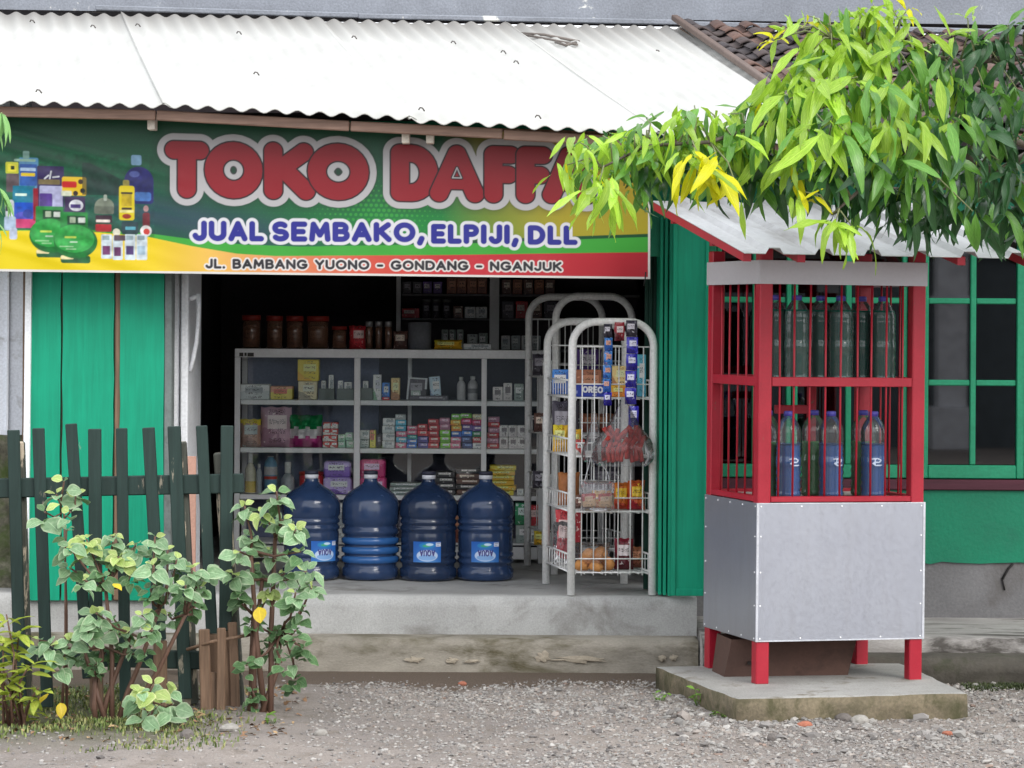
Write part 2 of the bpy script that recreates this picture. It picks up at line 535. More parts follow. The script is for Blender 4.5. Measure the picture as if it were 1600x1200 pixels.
m_dark_room = M('dark_room_paint', (84, 76, 80), .9, var=.25, scale=3)
m_red = M('red_paint', (160, 28, 46), .42, scale=8, var=.1, fine=.04, bump=.08, stain=(122, 74, 66), stain_scale=26, stain_lo=.645, stain_hi=.68)
m_wire = M('white_tube', (236, 236, 234), .4, scale=10, var=.05, bump=.05, stain=(170, 160, 145), stain_scale=16, stain_lo=.66, stain_hi=.74)
m_glass = glassy('glass', (.985, 1, .995), .995, .02)
m_winglass = glassy('window_glass', (.36, .46, .56), .5, .02, 1.8)

# ------------------------------------------------------------------ ground
def gnoise(x, y):
    return .010 * np.sin(x * 3.1 + y * 1.7) * np.cos(y * 2.3 - x * .8) + .006 * np.sin(x * 7.7 - y * 5.1) + .004 * np.sin(x * 15 + y * 13)
def near_w(x, y):
    return np.clip((y - 8.3) / .8, 0, 1) * np.clip((12.55 - y) / .3, 0, 1) * np.clip((4.2 - np.abs(x)) / .8, 0, 1)
def gz(x, y):
    """ground height"""
    return gnoise(np.asarray(x, float), np.asarray(y, float)) * near_w(np.asarray(x, float), np.asarray(y, float))
gxs = np.concatenate([[-60, -40, -25, -15, -9, -6], np.linspace(-4.2, 4.2, 169), [6, 9, 15, 25, 40, 60]])
gys = np.concatenate([[-60, -40, -20, -10, -4, 0, 4, 6, 7.5], np.linspace(8.3, 12.6, 100), [13.5, 15, 18, 25, 40, 60]])
gX, gY = np.meshgrid(gxs, gys)
gi = np.arange(gX.size).reshape(gX.shape)
gf = np.stack([gi[:-1, :-1], gi[:-1, 1:], gi[1:, 1:], gi[1:, :-1]], -1).reshape(-1, 4)
t = NT('earth')
v = t.coord('Object')
n1 = t.noise(v, 1.3, 6, .6); n2 = t.noise(v, 9, 6, .6); n3 = t.noise(v, 130, 4, .7)
c = t.mix(t.ramp(n1, [(.4, 0.0), (.62, 1.0)]), lin((136, 128, 123)), lin((156, 146, 139)))
c = t.mix(t.ramp(n2, [(.5, 0.0), (.72, 1.0)]), c, lin((128, 118, 108)))
sx = t.n('ShaderNodeSeparateXYZ'); t.l(t.coord('Object'), sx.inputs[0])
# mossy earth near the fence bed (x < -1) and damp earth along the step
ma = t.n('ShaderNodeMath', operation='MULTIPLY_ADD'); ma.inputs[1].default_value = .55; ma.inputs[2].default_value = 0
t.l(n2, ma.inputs[0])
mb = t.n('ShaderNodeMath', operation='ADD'); t.l(ma.outputs[0], mb.inputs[0])
mr = t.n('ShaderNodeMapRange'); t.l(sx.outputs[0], mr.inputs[0])
mr.inputs[1].default_value = -.7; mr.inputs[2].default_value = -1.7; mr.inputs[3].default_value = 0; mr.inputs[4].default_value = .5
t.l(mr.outputs[0], mb.inputs[1])
mr2 = t.n('ShaderNodeMapRange'); t.l(sx.outputs[1], mr2.inputs[0])
mr2.inputs[1].default_value = 10.35; mr2.inputs[2].default_value = 10.9; mr2.inputs[3].default_value = 0; mr2.inputs[4].default_value = 1
mm = t.n('ShaderNodeMath', operation='MULTIPLY'); t.l(mr2.outputs[0], mm.inputs[1])
t.l(t.ramp(mb.outputs[0], [(.44, 0.0), (.62, 1.0)]), mm.inputs[0])
c = t.mix(mm.outputs[0], c, lin((84, 84, 58)))
mr3 = t.n('ShaderNodeMapRange'); ad = t.n('ShaderNodeMath', operation='MULTIPLY_ADD'); ad.inputs[1].default_value = .5
t.l(n2, ad.inputs[0]); t.l(sx.outputs[1], ad.inputs[2]); t.l(ad.outputs[0], mr3.inputs[0])
mr3.inputs[1].default_value = 12.45; mr3.inputs[2].default_value = 12.62
c = t.mix(mr3.outputs[0], c, lin((100, 86, 74)))
c = t.mix(1.0, c, t.mix(t.ramp(n3, [(.3, 0.0), (.7, 1.0)]), (.72,) * 3, (1.22,) * 3), 'MULTIPLY')
t.set(Base_Color=c, Roughness=.95)
t.bump(n3, .9, .012)
me = np_mesh('ground', np.stack([gX, gY, gz(gX, gY)], -1).reshape(-1, 3), gf, t.m)
tag(link_mesh('ground', me), 'grey pink earth yard strewn with gravel in front of the shop', kind='structure')

# gravel: loose stones, real geometry
def icosa():
    p = (1 + 5 ** .5) / 2
    v = np.array([(-1,p,0),(1,p,0),(-1,-p,0),(1,-p,0),(0,-1,p),(0,1,p),(0,-1,-p),(0,1,-p),(p,0,-1),(p,0,1),(-p,0,-1),(-p,0,1)], float)
    v /= np.linalg.norm(v[0])
    f = np.array([(0,11,5),(0,5,1),(0,1,7),(0,7,10),(0,10,11),(1,5,9),(5,11,4),(11,10,2),(10,7,6),(7,1,8),(3,9,4),(3,4,2),(3,2,6),(3,6,8),(3,8,9),(4,9,5),(2,4,11),(6,2,10),(8,6,7),(9,8,1)])
    return v, f
IV, IF = icosa()
rng = np.random.default_rng(11)
def stones(n, dens, smin, smax, seed, power=2.2, xr=(-2.4, 2.7), yr=(9.3, 12.62)):
    r = np.random.default_rng(seed)
    X = r.uniform(*xr, n * 4); Y = r.uniform(*yr, n * 4)
    k = r.random(n * 4) < dens(X, Y)
    X, Y = X[k][:n], Y[k][:n]; n = len(X)
    size = smin + (smax - smin) * r.random(n) ** power
    base = IV[None] * (1 + .28 * r.standard_normal((n, 12, 1)).clip(-1.2, 1.2))
    sc = np.stack([r.uniform(.8, 1.35, n), r.uniform(.7, 1.1, n), r.uniform(.42, .75, n)], -1)
    p = base * sc[:, None] * size[:, None, None] * .5
    a = r.uniform(0, 6.283, n); tl = r.normal(0, .25, n)
    y = p[..., 1] * np.cos(tl)[:, None] - p[..., 2] * np.sin(tl)[:, None]
    z = p[..., 1] * np.sin(tl)[:, None] + p[..., 2] * np.cos(tl)[:, None]
    x = p[..., 0] * np.cos(a)[:, None] - y * np.sin(a)[:, None]
    y = p[..., 0] * np.sin(a)[:, None] + y * np.cos(a)[:, None]
    out = np.stack([x + X[:, None], y + Y[:, None], z + (gz(X, Y) + size * sc[:, 2] * .5 * r.uniform(-.1, .75, n))[:, None]], -1)
    pal = np.array([lin(cc) for cc in ((150,147,143),(138,134,131),(162,158,153),(124,120,117),(148,140,134),(106,102,100),(156,148,141),(168,165,161),(140,122,112))])
    pr = np.array([.24,.2,.12,.12,.12,.08,.06,.045,.015]); pr /= pr.sum()
    col = pal[r.choice(len(pal), n, p=pr)] * r.uniform(.8, 1.1, (n, 1))
    f = IF[None] + (np.arange(n) * 12)[:, None, None]
    return out.reshape(-1, 3), f.reshape(-1, 3), np.repeat(col, 12, 0)
def dens(x, y):
    d = .22 + .78 * np.clip((x + .9) / 1.2 + (y - 10.9) * .35, 0, 1)
    d *= np.where((x < -.75) & (y > 10.75), .10, 1)
    d *= np.clip((12.5 + .07 * np.sin(x * 4) + .05 * np.sin(x * 11) - y) / .12, .02, 1)
    patch = .5 + .5 * np.sin(x * 2.1 + 1.3) * np.sin(y * 3.3 + x)
    return d * (.5 + .5 * patch)
parts_ = [stones(34000, dens, .006, .018, 1), stones(1000, lambda x, y: dens(x, y) * np.clip((x + .2) / .8, .06, 1), .016, .036, 2), stones(420, lambda x, y: np.where(np.abs(y - 11.15) < .35, dens(x, y), 0) * (x > .3), .03, .058, 3)]
off = 0; Vs = []; Fs = []; Cs = []
for a, b, c_ in parts_:
    Vs.append(a); Fs.append(b + off); Cs.append(c_); off += len(a)
me = np_mesh('gravel', np.concatenate(Vs), np.concatenate(Fs), vcol('stone', .9, .25, bump=.3), smooth=False)
set_cols(me, np.concatenate(Cs))
tag(link_mesh('gravel', me), 'loose grey gravel spread over the yard', kind='stuff')


# larger loose stones one can point at
m_stone = M('loose_stone', (146, 142, 136), .9, scale=20, var=.2, bump=.5)
m_brickbit = M('brick_bit', (158, 100, 80), .9, scale=20, var=.15, bump=.4)
def loose(px, py, s, mat, label, name='loose_stone', cat='stone', group=None, seed=0):
    g = G(px, py); r = np.random.default_rng(seed + int(px))
    bm = bmesh.new(); bmesh.ops.create_icosphere(bm, subdivisions=2, radius=1)
    a, b, c_ = r.uniform(0, 6, 3)
    for v_ in bm.verts:
        n = 1 + .14 * math.sin(v_.co.x * 2.4 + a) + .12 * math.sin(v_.co.y * 3.1 + b) + .1 * math.sin(v_.co.z * 3 + c_)
        v_.co = Vector((v_.co.x * 1.15, v_.co.y * .85, v_.co.z * .62)) * n * s * .5
    me = bpy.data.meshes.new(name); bm.to_mesh(me); bm.free(); me.materials.append(mat)
    o = link_mesh(name, me); o.location = (g.x, g.y, float(gz(g.x, g.y)) + s * .18); o.rotation_euler = (0, 0, a)
    return tag(o, label, cat, group)
loose(358, 1143, .062, m_stone, 'pale rounded stone on the earth in front of the cut picket stubs')
loose(291, 1158, .06, M('dark_stone', (104, 98, 94), .9, scale=20), 'dark grey stone on the earth below the low leafy shrub')
loose(1342, 1126, .07, m_stone, 'pale round pebble at the front foot of the kiosk slab')
loose(1318, 1124, .062, M('dark_stone', (104, 98, 94)), 'dull grey pebble beside the pale round pebble at the kiosk slab')
loose(1255, 1137, .05, m_brickbit, 'orange brick chip lying in the gravel in front of the kiosk slab', 'brick_chip', 'brick chip')
loose(1480, 1152, .036, m_brickbit, 'small reddish brick chip in gravel below the right end of the slab', 'brick_chip', 'brick chip')
loose(722, 1068, .035, m_brickbit, 'tiny pink brick chip where gravel meets the damp earth strip', 'brick_chip', 'brick chip')
loose(500, 1147, .05, m_stone, 'flat pale stone alone on the bare earth right of the shrub')
loose(1205, 1160, .05, M('dark_stone', (104, 98, 94)), 'dark pebble left of the orange brick chip in the gravel')

# ------------------------------------------------------------------ platform and step
PZ = .306
def struct(name, mb, mats, label=None, loc=None):
    o = mb.build(name, mats, None, loc)
    return tag(o, label, kind='structure')
def rough_box(lo, hi, nx, nz, amp, seed):
    """box whose front face (low y) and upper front edge are uneven"""
    r = np.random.default_rng(seed)
    b = bmesh.new()
    (x0, y0, z0), (x1, y1, z1) = lo, hi
    xs = np.linspace(x0, x1, nx); zs = np.linspace(z0, z1, nz)
    k = r.standard_normal((nz, nx))
    k = (k + np.roll(k, 1, 1) + np.roll(k, -1, 1)) / 3
    mb = MB(); vs_ = []; fs = []
    for j in range(nz):
        for i in range(nx):
            e = .0 if j < nz - 1 else abs(k[j, i]) * amp * 1.3
            vs_.append((xs[i], y0 + k[j, i] * amp + (amp * 1.5 if j == nz - 1 else 0), zs[j] - e * .5))
    for j in range(nz - 1):
        for i in range(nx - 1):
            a = j * nx + i; fs.append((a, a + 1, a + nx + 1, a + nx))
    nb = len(vs_)
    for i in range(nx): vs_.append((xs[i], min(y0 + .12, y1), z1))
    for i in range(nx): vs_.append((xs[i], y1, z1))
    t0 = (nz - 1) * nx
    for i in range(nx - 1):
        fs.append((t0 + i, t0 + i + 1, nb + i + 1, nb + i)); fs.append((nb + i, nb + i + 1, nb + nx + i + 1, nb + nx + i))
    fs.append((0, t0, nb, nb + nx)); fs.append((nx - 1, nb + 2 * nx - 1, nb + nx - 1, t0 + nx - 1))
    mb.add(vs_, fs, 0, True)
    return mb
XR = P(1089, 940, 12.98).x
pb = rough_box((-2.75, 12.98, -.05), (XR, 17.2, PZ), 120, 8, .0035, 5)
struct('concrete_floor', pb, m_conc, 'grey cement floor slab of the shop with its bare front face')
struct('concrete_step', rough_box((-2.75, 12.8, -.05), (XR - .004, 13.0, .142), 140, 7, .008, 6), m_step, 'worn stained cement step along the foot of the shop floor')
struct('side_apron', rough_box((XR + .004, 12.62, -.05), (6.0, 15.0, .175), 120, 6, .014, 8), M('apron_concrete', (164, 160, 156), .9, scale=2.2, var=.25, bump=.7, bscale=30, stain=(84, 80, 76), stain_lo=.46, stain_hi=.62, stain_scale=2.2, aniso=(1, 2.5, 4)), 'cracked grey cement apron under the window wall')
struct('earth_bank', rough_box((XR + .02, 12.46, -.05), (6.0, 12.7, .115), 110, 6, .02, 18), M('dark_bank', (78, 74, 67), .95, scale=5, var=.3, bump=.9, bscale=40, stain=(58, 62, 44), stain_scale=5), 'dark damp earth bank along the front of the side apron')
# lumps of pale mortar on the step face
m_mortar = M('mortar', (158, 148, 132), .95, scale=15, bump=.6)
for k, (px, py, w, h) in enumerate(((646, 1031, 28, 8), (706, 1032, 18, 9), (738, 1033, 22, 5), (848, 1027, 22, 16), (905, 1030, 76, 10), (1035, 1028, 14, 9), (1052, 1028, 12, 9))):
    p = P(px, py, 12.79); s = 12.79 / F
    bm = bmesh.new(); bmesh.ops.create_icosphere(bm, subdivisions=3, radius=1)
    for v_ in bm.verts:
        n = 1 + .22 * math.sin(v_.co.x * 7 + k + v_.co.z * 3) + .22 * math.sin(v_.co.z * 8 + k * 2 + v_.co.x * 5) + .12 * math.sin(v_.co.x * 17 + k)
        v_.co = Vector((v_.co.x * w * s * .5 * n, v_.co.y * .006, v_.co.z * h * s * .5 * n))
    me = bpy.data.meshes.new('mortar_lump'); bm.to_mesh(me); bm.free(); me.materials.append(m_mortar)
    o = link_mesh('mortar_lump', me); o.location = p
    tag(o, ['small pale mortar patch on step below the second water jug', 'second pale mortar patch from the left on the step face', 'thin third mortar patch from the left on the step face', 'upright pale mortar patch on the step below the wire rack', 'long pale mortar patch on the step under the rack', 'left of two mortar specks on the step beside the kiosk slab', 'right of two mortar specks on the step beside the kiosk slab'][k], 'mortar patch', 'mortar patches on the step')

# ------------------------------------------------------------------ the shop building
shop = empty('shop_building', (0, 13.5, 0), 'low green painted shop with white corrugated canopy roof and open front', 'shop building')
def prt(name, mb, mat, parent=shop): return mb.build(name, mat, parent)
def boxpx(px0, py0, px1, py1, Y, dy, bev=.002, mb=None):
    a = P(px0, py0, Y); b = P(px1, py1, Y)
    return (mb or MB()).box((a.x, Y, b.z), (b.x, Y + dy, a.z), bev)

# left green boards (each a part)
for (x0, x1, xb0, xb1) in ((49, 95.5, 40, 92), (98.5, 179, 96, 174), (188.5, 256, 186, 255)):
    pts = [P(x0, 400, 12.95), P(x1, 400, 12.95), P(xb1, 938, 12.95), P(xb0, 938, 12.95)]
    mb = MB(); n = 14
    # wavering board edges
    r = random.Random(int(x0)); L = []; Rr = []
    for i in range(n + 1):
        f = i / n
        a = pts[0].lerp(pts[3], f); b = pts[1].lerp(pts[2], f)
        L.append((a.x + r.uniform(-.0025, .0025), a.z)); Rr.append((b.x + r.uniform(-.0025, .0025), b.z))
    mb.prism(L + Rr[::-1], 12.95, 12.975)
    prt('board', mb, m_green)
mb = MB(); a = P(180, 400, 12.957); b = P(187.5, 938, 12.957); mb.box((a.x, 12.956, b.z), (b.x, 12.99, a.z), .004); prt('jamb_strip', mb, m_brownwood)
mb = MB(); a = P(36, 400, 12.972); b = P(262, 935, 12.972); mb.box((a.x, 12.978, b.z + .01), (b.x, 13.02, a.z)); prt('backing_board', mb, m_brownwood)
mb = MB(); mb.beam(P(45.5, 400, 12.94), P(39.5, 938, 12.94), .026, .03); prt('corner_strip', mb, m_white)
mb = MB(); a = P(258, 400, 12.96); b = P(266.5, 935, 12.96); mb.box((a.x, 12.95, b.z), (b.x, 13.06, a.z), .004); prt('door_jamb', mb, M('grey_jamb', (108, 116, 114), .8, stain=(70, 70, 66)))
# lintel, side walls, ceiling and back wall of the shop room
XL, XW = -1.62, XR
prt('lintel', MB().box((-2.7, 13.05, 1.78), (XR, 13.13, 2.36)), m_green_wall)
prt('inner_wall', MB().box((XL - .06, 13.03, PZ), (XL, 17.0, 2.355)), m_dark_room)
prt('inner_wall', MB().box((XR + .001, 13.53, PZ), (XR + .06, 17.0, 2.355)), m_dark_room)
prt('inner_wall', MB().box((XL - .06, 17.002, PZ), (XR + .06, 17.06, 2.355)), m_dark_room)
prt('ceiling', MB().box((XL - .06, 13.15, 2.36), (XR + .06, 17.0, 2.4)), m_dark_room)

# corrugated canopy roof, sheet by sheet
roof = empty('canopy_roof', (0, -.8, 2.3)); roof.parent = shop
t = NT('fibre_cement')
v = t.coord('Object')
n1 = t.noise(v, 2.2, 6, .6); n2 = t.noise(v, 40, 4)
c = t.mix(t.ramp(n1, [(.35, 0.0), (.7, 1.0)]), lin((174, 174, 170)), lin((186, 186, 182)))
c = t.mix(t.ramp(n2, [(.66, 0.0), (.8, .4)]), c, lin((160, 158, 152)))
sx = t.n('ShaderNodeSeparateXYZ'); t.l(t.coord('Object'), sx.inputs[0])
a2 = t.n('ShaderNodeMath', operation='MULTIPLY_ADD'); a2.inputs[1].default_value = .5; t.l(n1, a2.inputs[0]); t.l(sx.outputs[1], a2.inputs[2])
mr = t.n('ShaderNodeMapRange'); t.l(a2.outputs[0], mr.inputs[0]); mr.inputs[1].default_value = 2.75; mr.inputs[2].default_value = 3.9
c = t.mix(mr.outputs[0], c, lin((112, 108, 104)))
stv = t.noise(t.coord('Object', (3.0, .25, 1)), 4, 6, .65)
c = t.mix(t.ramp(stv, [(.5, 0.0), (.8, .22)]), c, lin((150, 146, 140)))
t.set(Base_Color=c, Roughness=.85); t.bump(n2, .2, .005)
m_roof = t.m
YE, YT = 12.4, 16.1
eave_px = [-520, -120, 255, 640, 1029, 1345]
top_px = [-430, -112, 190, 495, 790, 1066]
eave_p = lambda px: P(px, float(np.interp(px, [-520, 0, 240, 545, 916, 1345], [148, 158, 165, 182, 203, 228])) - 1, YE)
top_p = lambda px: P(px, 20 + .022 * px, YT)
for k in range(5):
    e0, e1 = eave_p(eave_px[k]), eave_p(eave_px[k + 1]); t0, t1 = top_p(top_px[k]), top_p(top_px[k + 1])
    NC, NP, NV = 11, 8, 7
    nu = NC * NP + 1
    U = np.linspace(-.004, 1.03, nu); Vv = np.linspace(0, 1, NV)
    pts = []
    r = random.Random(k)
    tilt = r.uniform(-.004, .004)
    for vv in Vv:
        a = np.array(e0.lerp(t0, vv)); b = np.array(e1.lerp(t1, vv))
        q = a[None] * (1 - U[:, None]) + b[None] * U[:, None]
        q[:, 2] += .0095 * np.cos(U * NC * 2 * np.pi) + .009 * np.exp(-(U + .004) / .012) + .004 * U + tilt - .012 * math.sin(vv * 3.14159) * (.6 + .4 * r.random())
        pts.append(q)
    top = np.concatenate(pts); bot = top.copy(); bot[:, 2] -= .006; bot[::nu, 2] -= .012
    ii = np.arange(NV * nu).reshape(NV, nu)
    f1 = np.stack([ii[:-1, :-1], ii[:-1, 1:], ii[1:, 1:], ii[1:, :-1]], -1).reshape(-1, 4)
    f2 = f1[:, ::-1] + len(top)
    e = np.stack([ii[0, 1:], ii[0, :-1], ii[0, :-1] + len(top), ii[0, 1:] + len(top)], -1)
    e2 = np.stack([ii[:-1, 0], ii[1:, 0], ii[1:, 0] + len(top), ii[:-1, 0] + len(top)], -1)
    e3 = np.stack([ii[1:, -1], ii[:-1, -1], ii[:-1, -1] + len(top), ii[1:, -1] + len(top)], -1)
    allv = np.concatenate([top, bot]) - np.array([0, 12.7, 2.3])
    link_mesh('roof_sheet', np_mesh('roof_sheet', allv, np.concatenate([f1, f2, e, e2, e3]), m_roof), roof)
# fixing hooks on the sheets
m_hook = M('hook_metal', (96, 92, 90), .6, .3)
def roof_pt(px, py):
    """point on the roof plane under a pixel"""
    a, b, c_ = eave_p(0), eave_p(1000), top_p(500)
    a = a + Vector((0, 0, .016)); c_ = c_ + Vector((0, 0, .004)); b = b + Vector((0, 0, .016)); n = (b - a).cross(c_ - a)
    o = Vector((0, 0, E)); d = P(px, py, 10) - o
    return o + d * ((a - o).dot(n) / d.dot(n))
for px, py in ((50, 37), (145, 45), (215, 43), (373, 55), (553, 62), (708, 70), (400, 119), (60, 147), (658, 175), (840, 187), (786, 85), (806, 101), (1027, 84)):
    p = roof_pt(px, py); mb = MB()
    mb.tube([p + Vector((-.010, 0, .010)), p + Vector((-.004, -.008, .018)), p + Vector((.006, -.008, .016)), p + Vector((.014, 0, .004))], .0034, 6)
    o = mb.build('roof_hook', m_hook, shop)
# dead twig lying on the roof
mb = MB()
mb.tube([roof_pt(812, 58) + Vector((0, 0, .02)), roof_pt(850, 62) + Vector((0, 0, .026)), roof_pt(905, 71) + Vector((0, 0, .02))], .007, 6)
mb.tube([roof_pt(818, 60) + Vector((0, 0, .02)), roof_pt(860, 69) + Vector((0, 0, .024)), roof_pt(902, 76) + Vector((0, 0, .02))], .006, 6)
mb.tube([roof_pt(868, 72) + Vector((0, 0, .02)), roof_pt(884, 78) + Vector((0, 0, .024)), roof_pt(900, 73) + Vector((0, 0, .022))], .007, 6)
p = roof_pt(812, 58)
tag(mb.build('dead_twig', wood('twig_bark', (112, 104, 98)), None, p), 'grey dead twig lying near the top of the white corrugated roof', 'twig')
# purlin under the eave, rafter ends
for x0, x1 in ((-300, 239), (241, 544), (546, 785), (787, 1340)):
    mb = MB(); a = eave_p(x0); b = eave_p(x1)
    mb.beam(a + Vector((0, .10, -.036)), b + Vector((0, .10, -.036 + (.004 if x0 > 400 else 0))), .042, .035, (0, 1, 0), .004)
    prt('purlin', mb, m_eavewood)
for px, py0, py1 in ((237, 186, 203), (634, 206, 224), (672, 210, 224)):
    a = P(px - 6, py0 - 6, 12.58); b = P(px + 6, py1, 12.58)
    prt('rafter_end', MB().box((a.x, 12.56, b.z), (b.x, 12.65, a.z + .01), .003), M('pale_rafter', (226, 218, 206), .8, var=.2))
# tiled roof on the right: curved clay tiles, tile by tile
tiled = empty('tiled_roof', (0, -.8, 2.3)); tiled.parent = shop
T0 = P(1062, 42, 16.05); TS = P(1215, 150, 13.9)          # left edge runs down along the canopy
dn = (TS - T0).normalized()                                   # down the slope
ac = (P(1600, 62, 16.05) - T0).normalized()                   # across
nm = ac.cross(dn); nm = nm if nm.z > 0 else -nm
m_tile = [M('clay_tile_%d' % i, c_, .9, scale=14, var=.3, bump=.4, stain=(70, 64, 62), stain_scale=12, stain_lo=.5, stain_hi=.68) for i, c_ in enumerate(((92, 72, 66), (76, 67, 66), (66, 61, 63), (104, 82, 74)))]
tw, tl = .155, .2
tv = []; tf = []
nu, nv = 9, 3
for layer in (0, -.010):
    for j in range(nv):
        for i in range(nu):
            u = i / (nu - 1); w_ = j / (nv - 1)
            z = .020 * math.sin(u * 2 * math.pi) + .012 * w_ + layer
            tv.append(((u * 1.08) * tw, w_ * tl * 1.2, z))
for j in range(nv - 1):
    for i in range(nu - 1):
        a = j * nu + i
        tf.append((a, a + nu, a + nu + 1, a + 1)); b = a + nu * nv
        tf.append((b, b + 1, b + nu + 1, b + nu))
for i in range(nu - 1):
    a = (nv - 1) * nu + i; tf.append((a, a + nu * nv, a + nu * nv + 1, a + 1))
tile_me = []
for m_ in m_tile:
    mb = MB(); mb.add(tv, tf, 0, True); tile_me.append(mb.mesh('tile', m_))
B0 = Matrix(((ac.x, dn.x, nm.x, 0), (ac.y, dn.y, nm.y, 0), (ac.z, dn.z, nm.z, 0), (0, 0, 0, 1)))
r = random.Random(4)
NROW, NCOL = 15, 19
for j in range(NROW):
    for i in range(NCOL):
        if j > 8 and i > 12: continue
        p = T0 + dn * (j * tl) + ac * (i * tw) - Vector((0, 12.7, 2.3)) + nm * (.028 - .0)
        mw = Matrix.Translation(p) @ B0 @ Matrix.Rotation(r.uniform(-.04, .04), 4, 'Z') @ Matrix.Rotation(r.uniform(-.03, .03), 4, 'X')
        link_mesh('tile', tile_me[r.choice((0, 1, 1, 2, 2, 3))], tiled, mw)
mb = MB(); q = [T0, T0 + ac * 3.6, T0 + ac * 3.6 + dn * 3.05, T0 + dn * 3.05]
q = [p - nm * .004 for p in q]
mb.add(q + [p - nm * .04 for p in q], [(0, 3, 2, 1), (4, 5, 6, 7), (0, 1, 5, 4), (1, 2, 6, 5), (2, 3, 7, 6), (3, 0, 4, 7)])
o = mb.build('roof_deck', m_brownwood, shop)
mb = MB(); mb.beam(T0 + nm * .05 - ac * .03, T0 + dn * 2.9 + nm * .05 - ac * .03, .035, .03, nm, .004); mb.build('verge_strip', wood('verge_wood', (104, 88, 80)), shop)

# right wall with windows
YW = 13.5
wz = lambda py, px=1450: P(px, py, YW).z
wx = lambda px, py=600: P(px, py, YW).x
zb, zs0, zs1 = wz(880), wz(766), wz(749)
zw0, zw1 = wz(744), 1.98
xa, xb = XR + .002, 4.2
def ragged(x0, x1, z0, z1, seed):
    r = random.Random(seed); n = 60
    up = [(x1, z1), (x0, z1)]
    lo = [(x0 + (x1 - x0) * i / n, z0 + r.uniform(-.006, .008) + (.02 if r.random() < .08 else 0)) for i in range(n + 1)]
    return lo + up
prt('wall', MB().prism(ragged(xa, xb, zb, zs0, 3), YW, YW + .10), m_green_wall)
prt('plinth', MB().box((xa, YW + .012, .15), (xb, YW + .14, zb + .03)), M('plinth_render', (112, 111, 112), .9, scale=3, var=.2, bump=.5, stain=(90, 86, 84), stain_lo=.5, stain_hi=.7, stain_scale=3))
prt('window_sill', MB().box((xa, YW - .02, zs0 + .002), (xb, YW + .1, zs1), .004), m_maroon)
prt('wall', MB().box((xa, YW, zw1), (xb, YW + .1, 2.22)), m_green_wall)
prt('wall', MB().box((wx(1602), YW, zs1 + .002), (xb, YW + .1, zw1 - .002)), m_green_wall)
prt('wall_post', MB().box((wx(1419), YW - .012, zs1 + .002), (wx(1437), YW + .1, zw1 - .002), .003), m_maroon)
prt('wall_post', MB().box((xa, YW - .004, zs1 + .002), (wx(1118), YW + .1, zw1 - .002), .003), m_green_trim)
# crack in the plinth
mb = MB(); mb.tube([P(1566, 905, 13.505) , P(1573, 893, 13.505), P(1576, 888, 13.505), P(1583, 881, 13.505)], .006, 5)
mb.tube([P(1570, 922, 13.505), P(1566, 905, 13.505)], .004, 5)
o = mb.build('plinth_crack', M('crack_dark', (40, 38, 38), .95), shop)
def window(pl, pmid, pr, fw=.037):
    f = empty('window', (0, 0, 0)); f.parent = shop
    f.location = (0, YW + .02 - 13.5, 1.3)
    x0, x1 = wx(pl), wx(pr)
    w = .035
    y0, y1 = YW + .005, YW + .055
    def bar(name, lo, hi, bev=.004):
        mb = MB(); mb.box(lo, hi, bev); o = mb.build(name, m_green_trim, f)
        return o
    z0, z1 = zs1 + .004, zw1 - .004
    bar('frame', (x0, y0, z0), (x0 + fw, y1, z1)); bar('frame', (x1 - fw, y0, z0), (x1, y1, z1))
    bar('frame', (x0 + fw + .001, y0, z0), (x1 - fw - .001, y1, z0 + .06)); bar('frame', (x0 + fw + .001, y0, z1 - .05), (x1 - fw - .001, y1, z1))
    xm = wx(pmid)
    bar('mullion', (xm - .013, y0 + .008, z0 + .061), (xm + .013, y1 - .008, z1 - .051))
    zz = [z0 + .061, wz(598), wz(470), wz(345), z1 - .051]
    for z_ in zz[1:-1]:
        bar('glazing_bar', (x0 + fw + .001, y0 + .012, z_ - .013), (xm - .014, y1 - .012, z_ + .013))
        bar('glazing_bar', (xm + .014, y0 + .012, z_ - .013), (x1 - fw - .001, y1 - .012, z_ + .013))
    for a, b in zip(zz[:-1], zz[1:]):
        for xx0, xx1 in ((x0 + fw, xm), (xm, x1 - fw)):
            mb = MB(); mb.box((xx0 + .002, YW + .028, a + .002), (xx1 - .002, YW + .032, b - .002)); mb.build('pane', m_winglass, f)
window(1119, 1180, 1236, .022); window(1238, 1326, 1418, .024); window(1438, 1521, 1602)
# dim room behind the windows
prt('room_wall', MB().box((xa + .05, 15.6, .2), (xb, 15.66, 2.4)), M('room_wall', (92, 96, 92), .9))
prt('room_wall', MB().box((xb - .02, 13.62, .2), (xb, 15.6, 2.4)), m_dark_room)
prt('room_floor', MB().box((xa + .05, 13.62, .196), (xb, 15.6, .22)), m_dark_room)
prt('room_ceiling', MB().box((xa + .05, 13.62, 2.1), (xb, 15.6, 2.14)), m_dark_room)

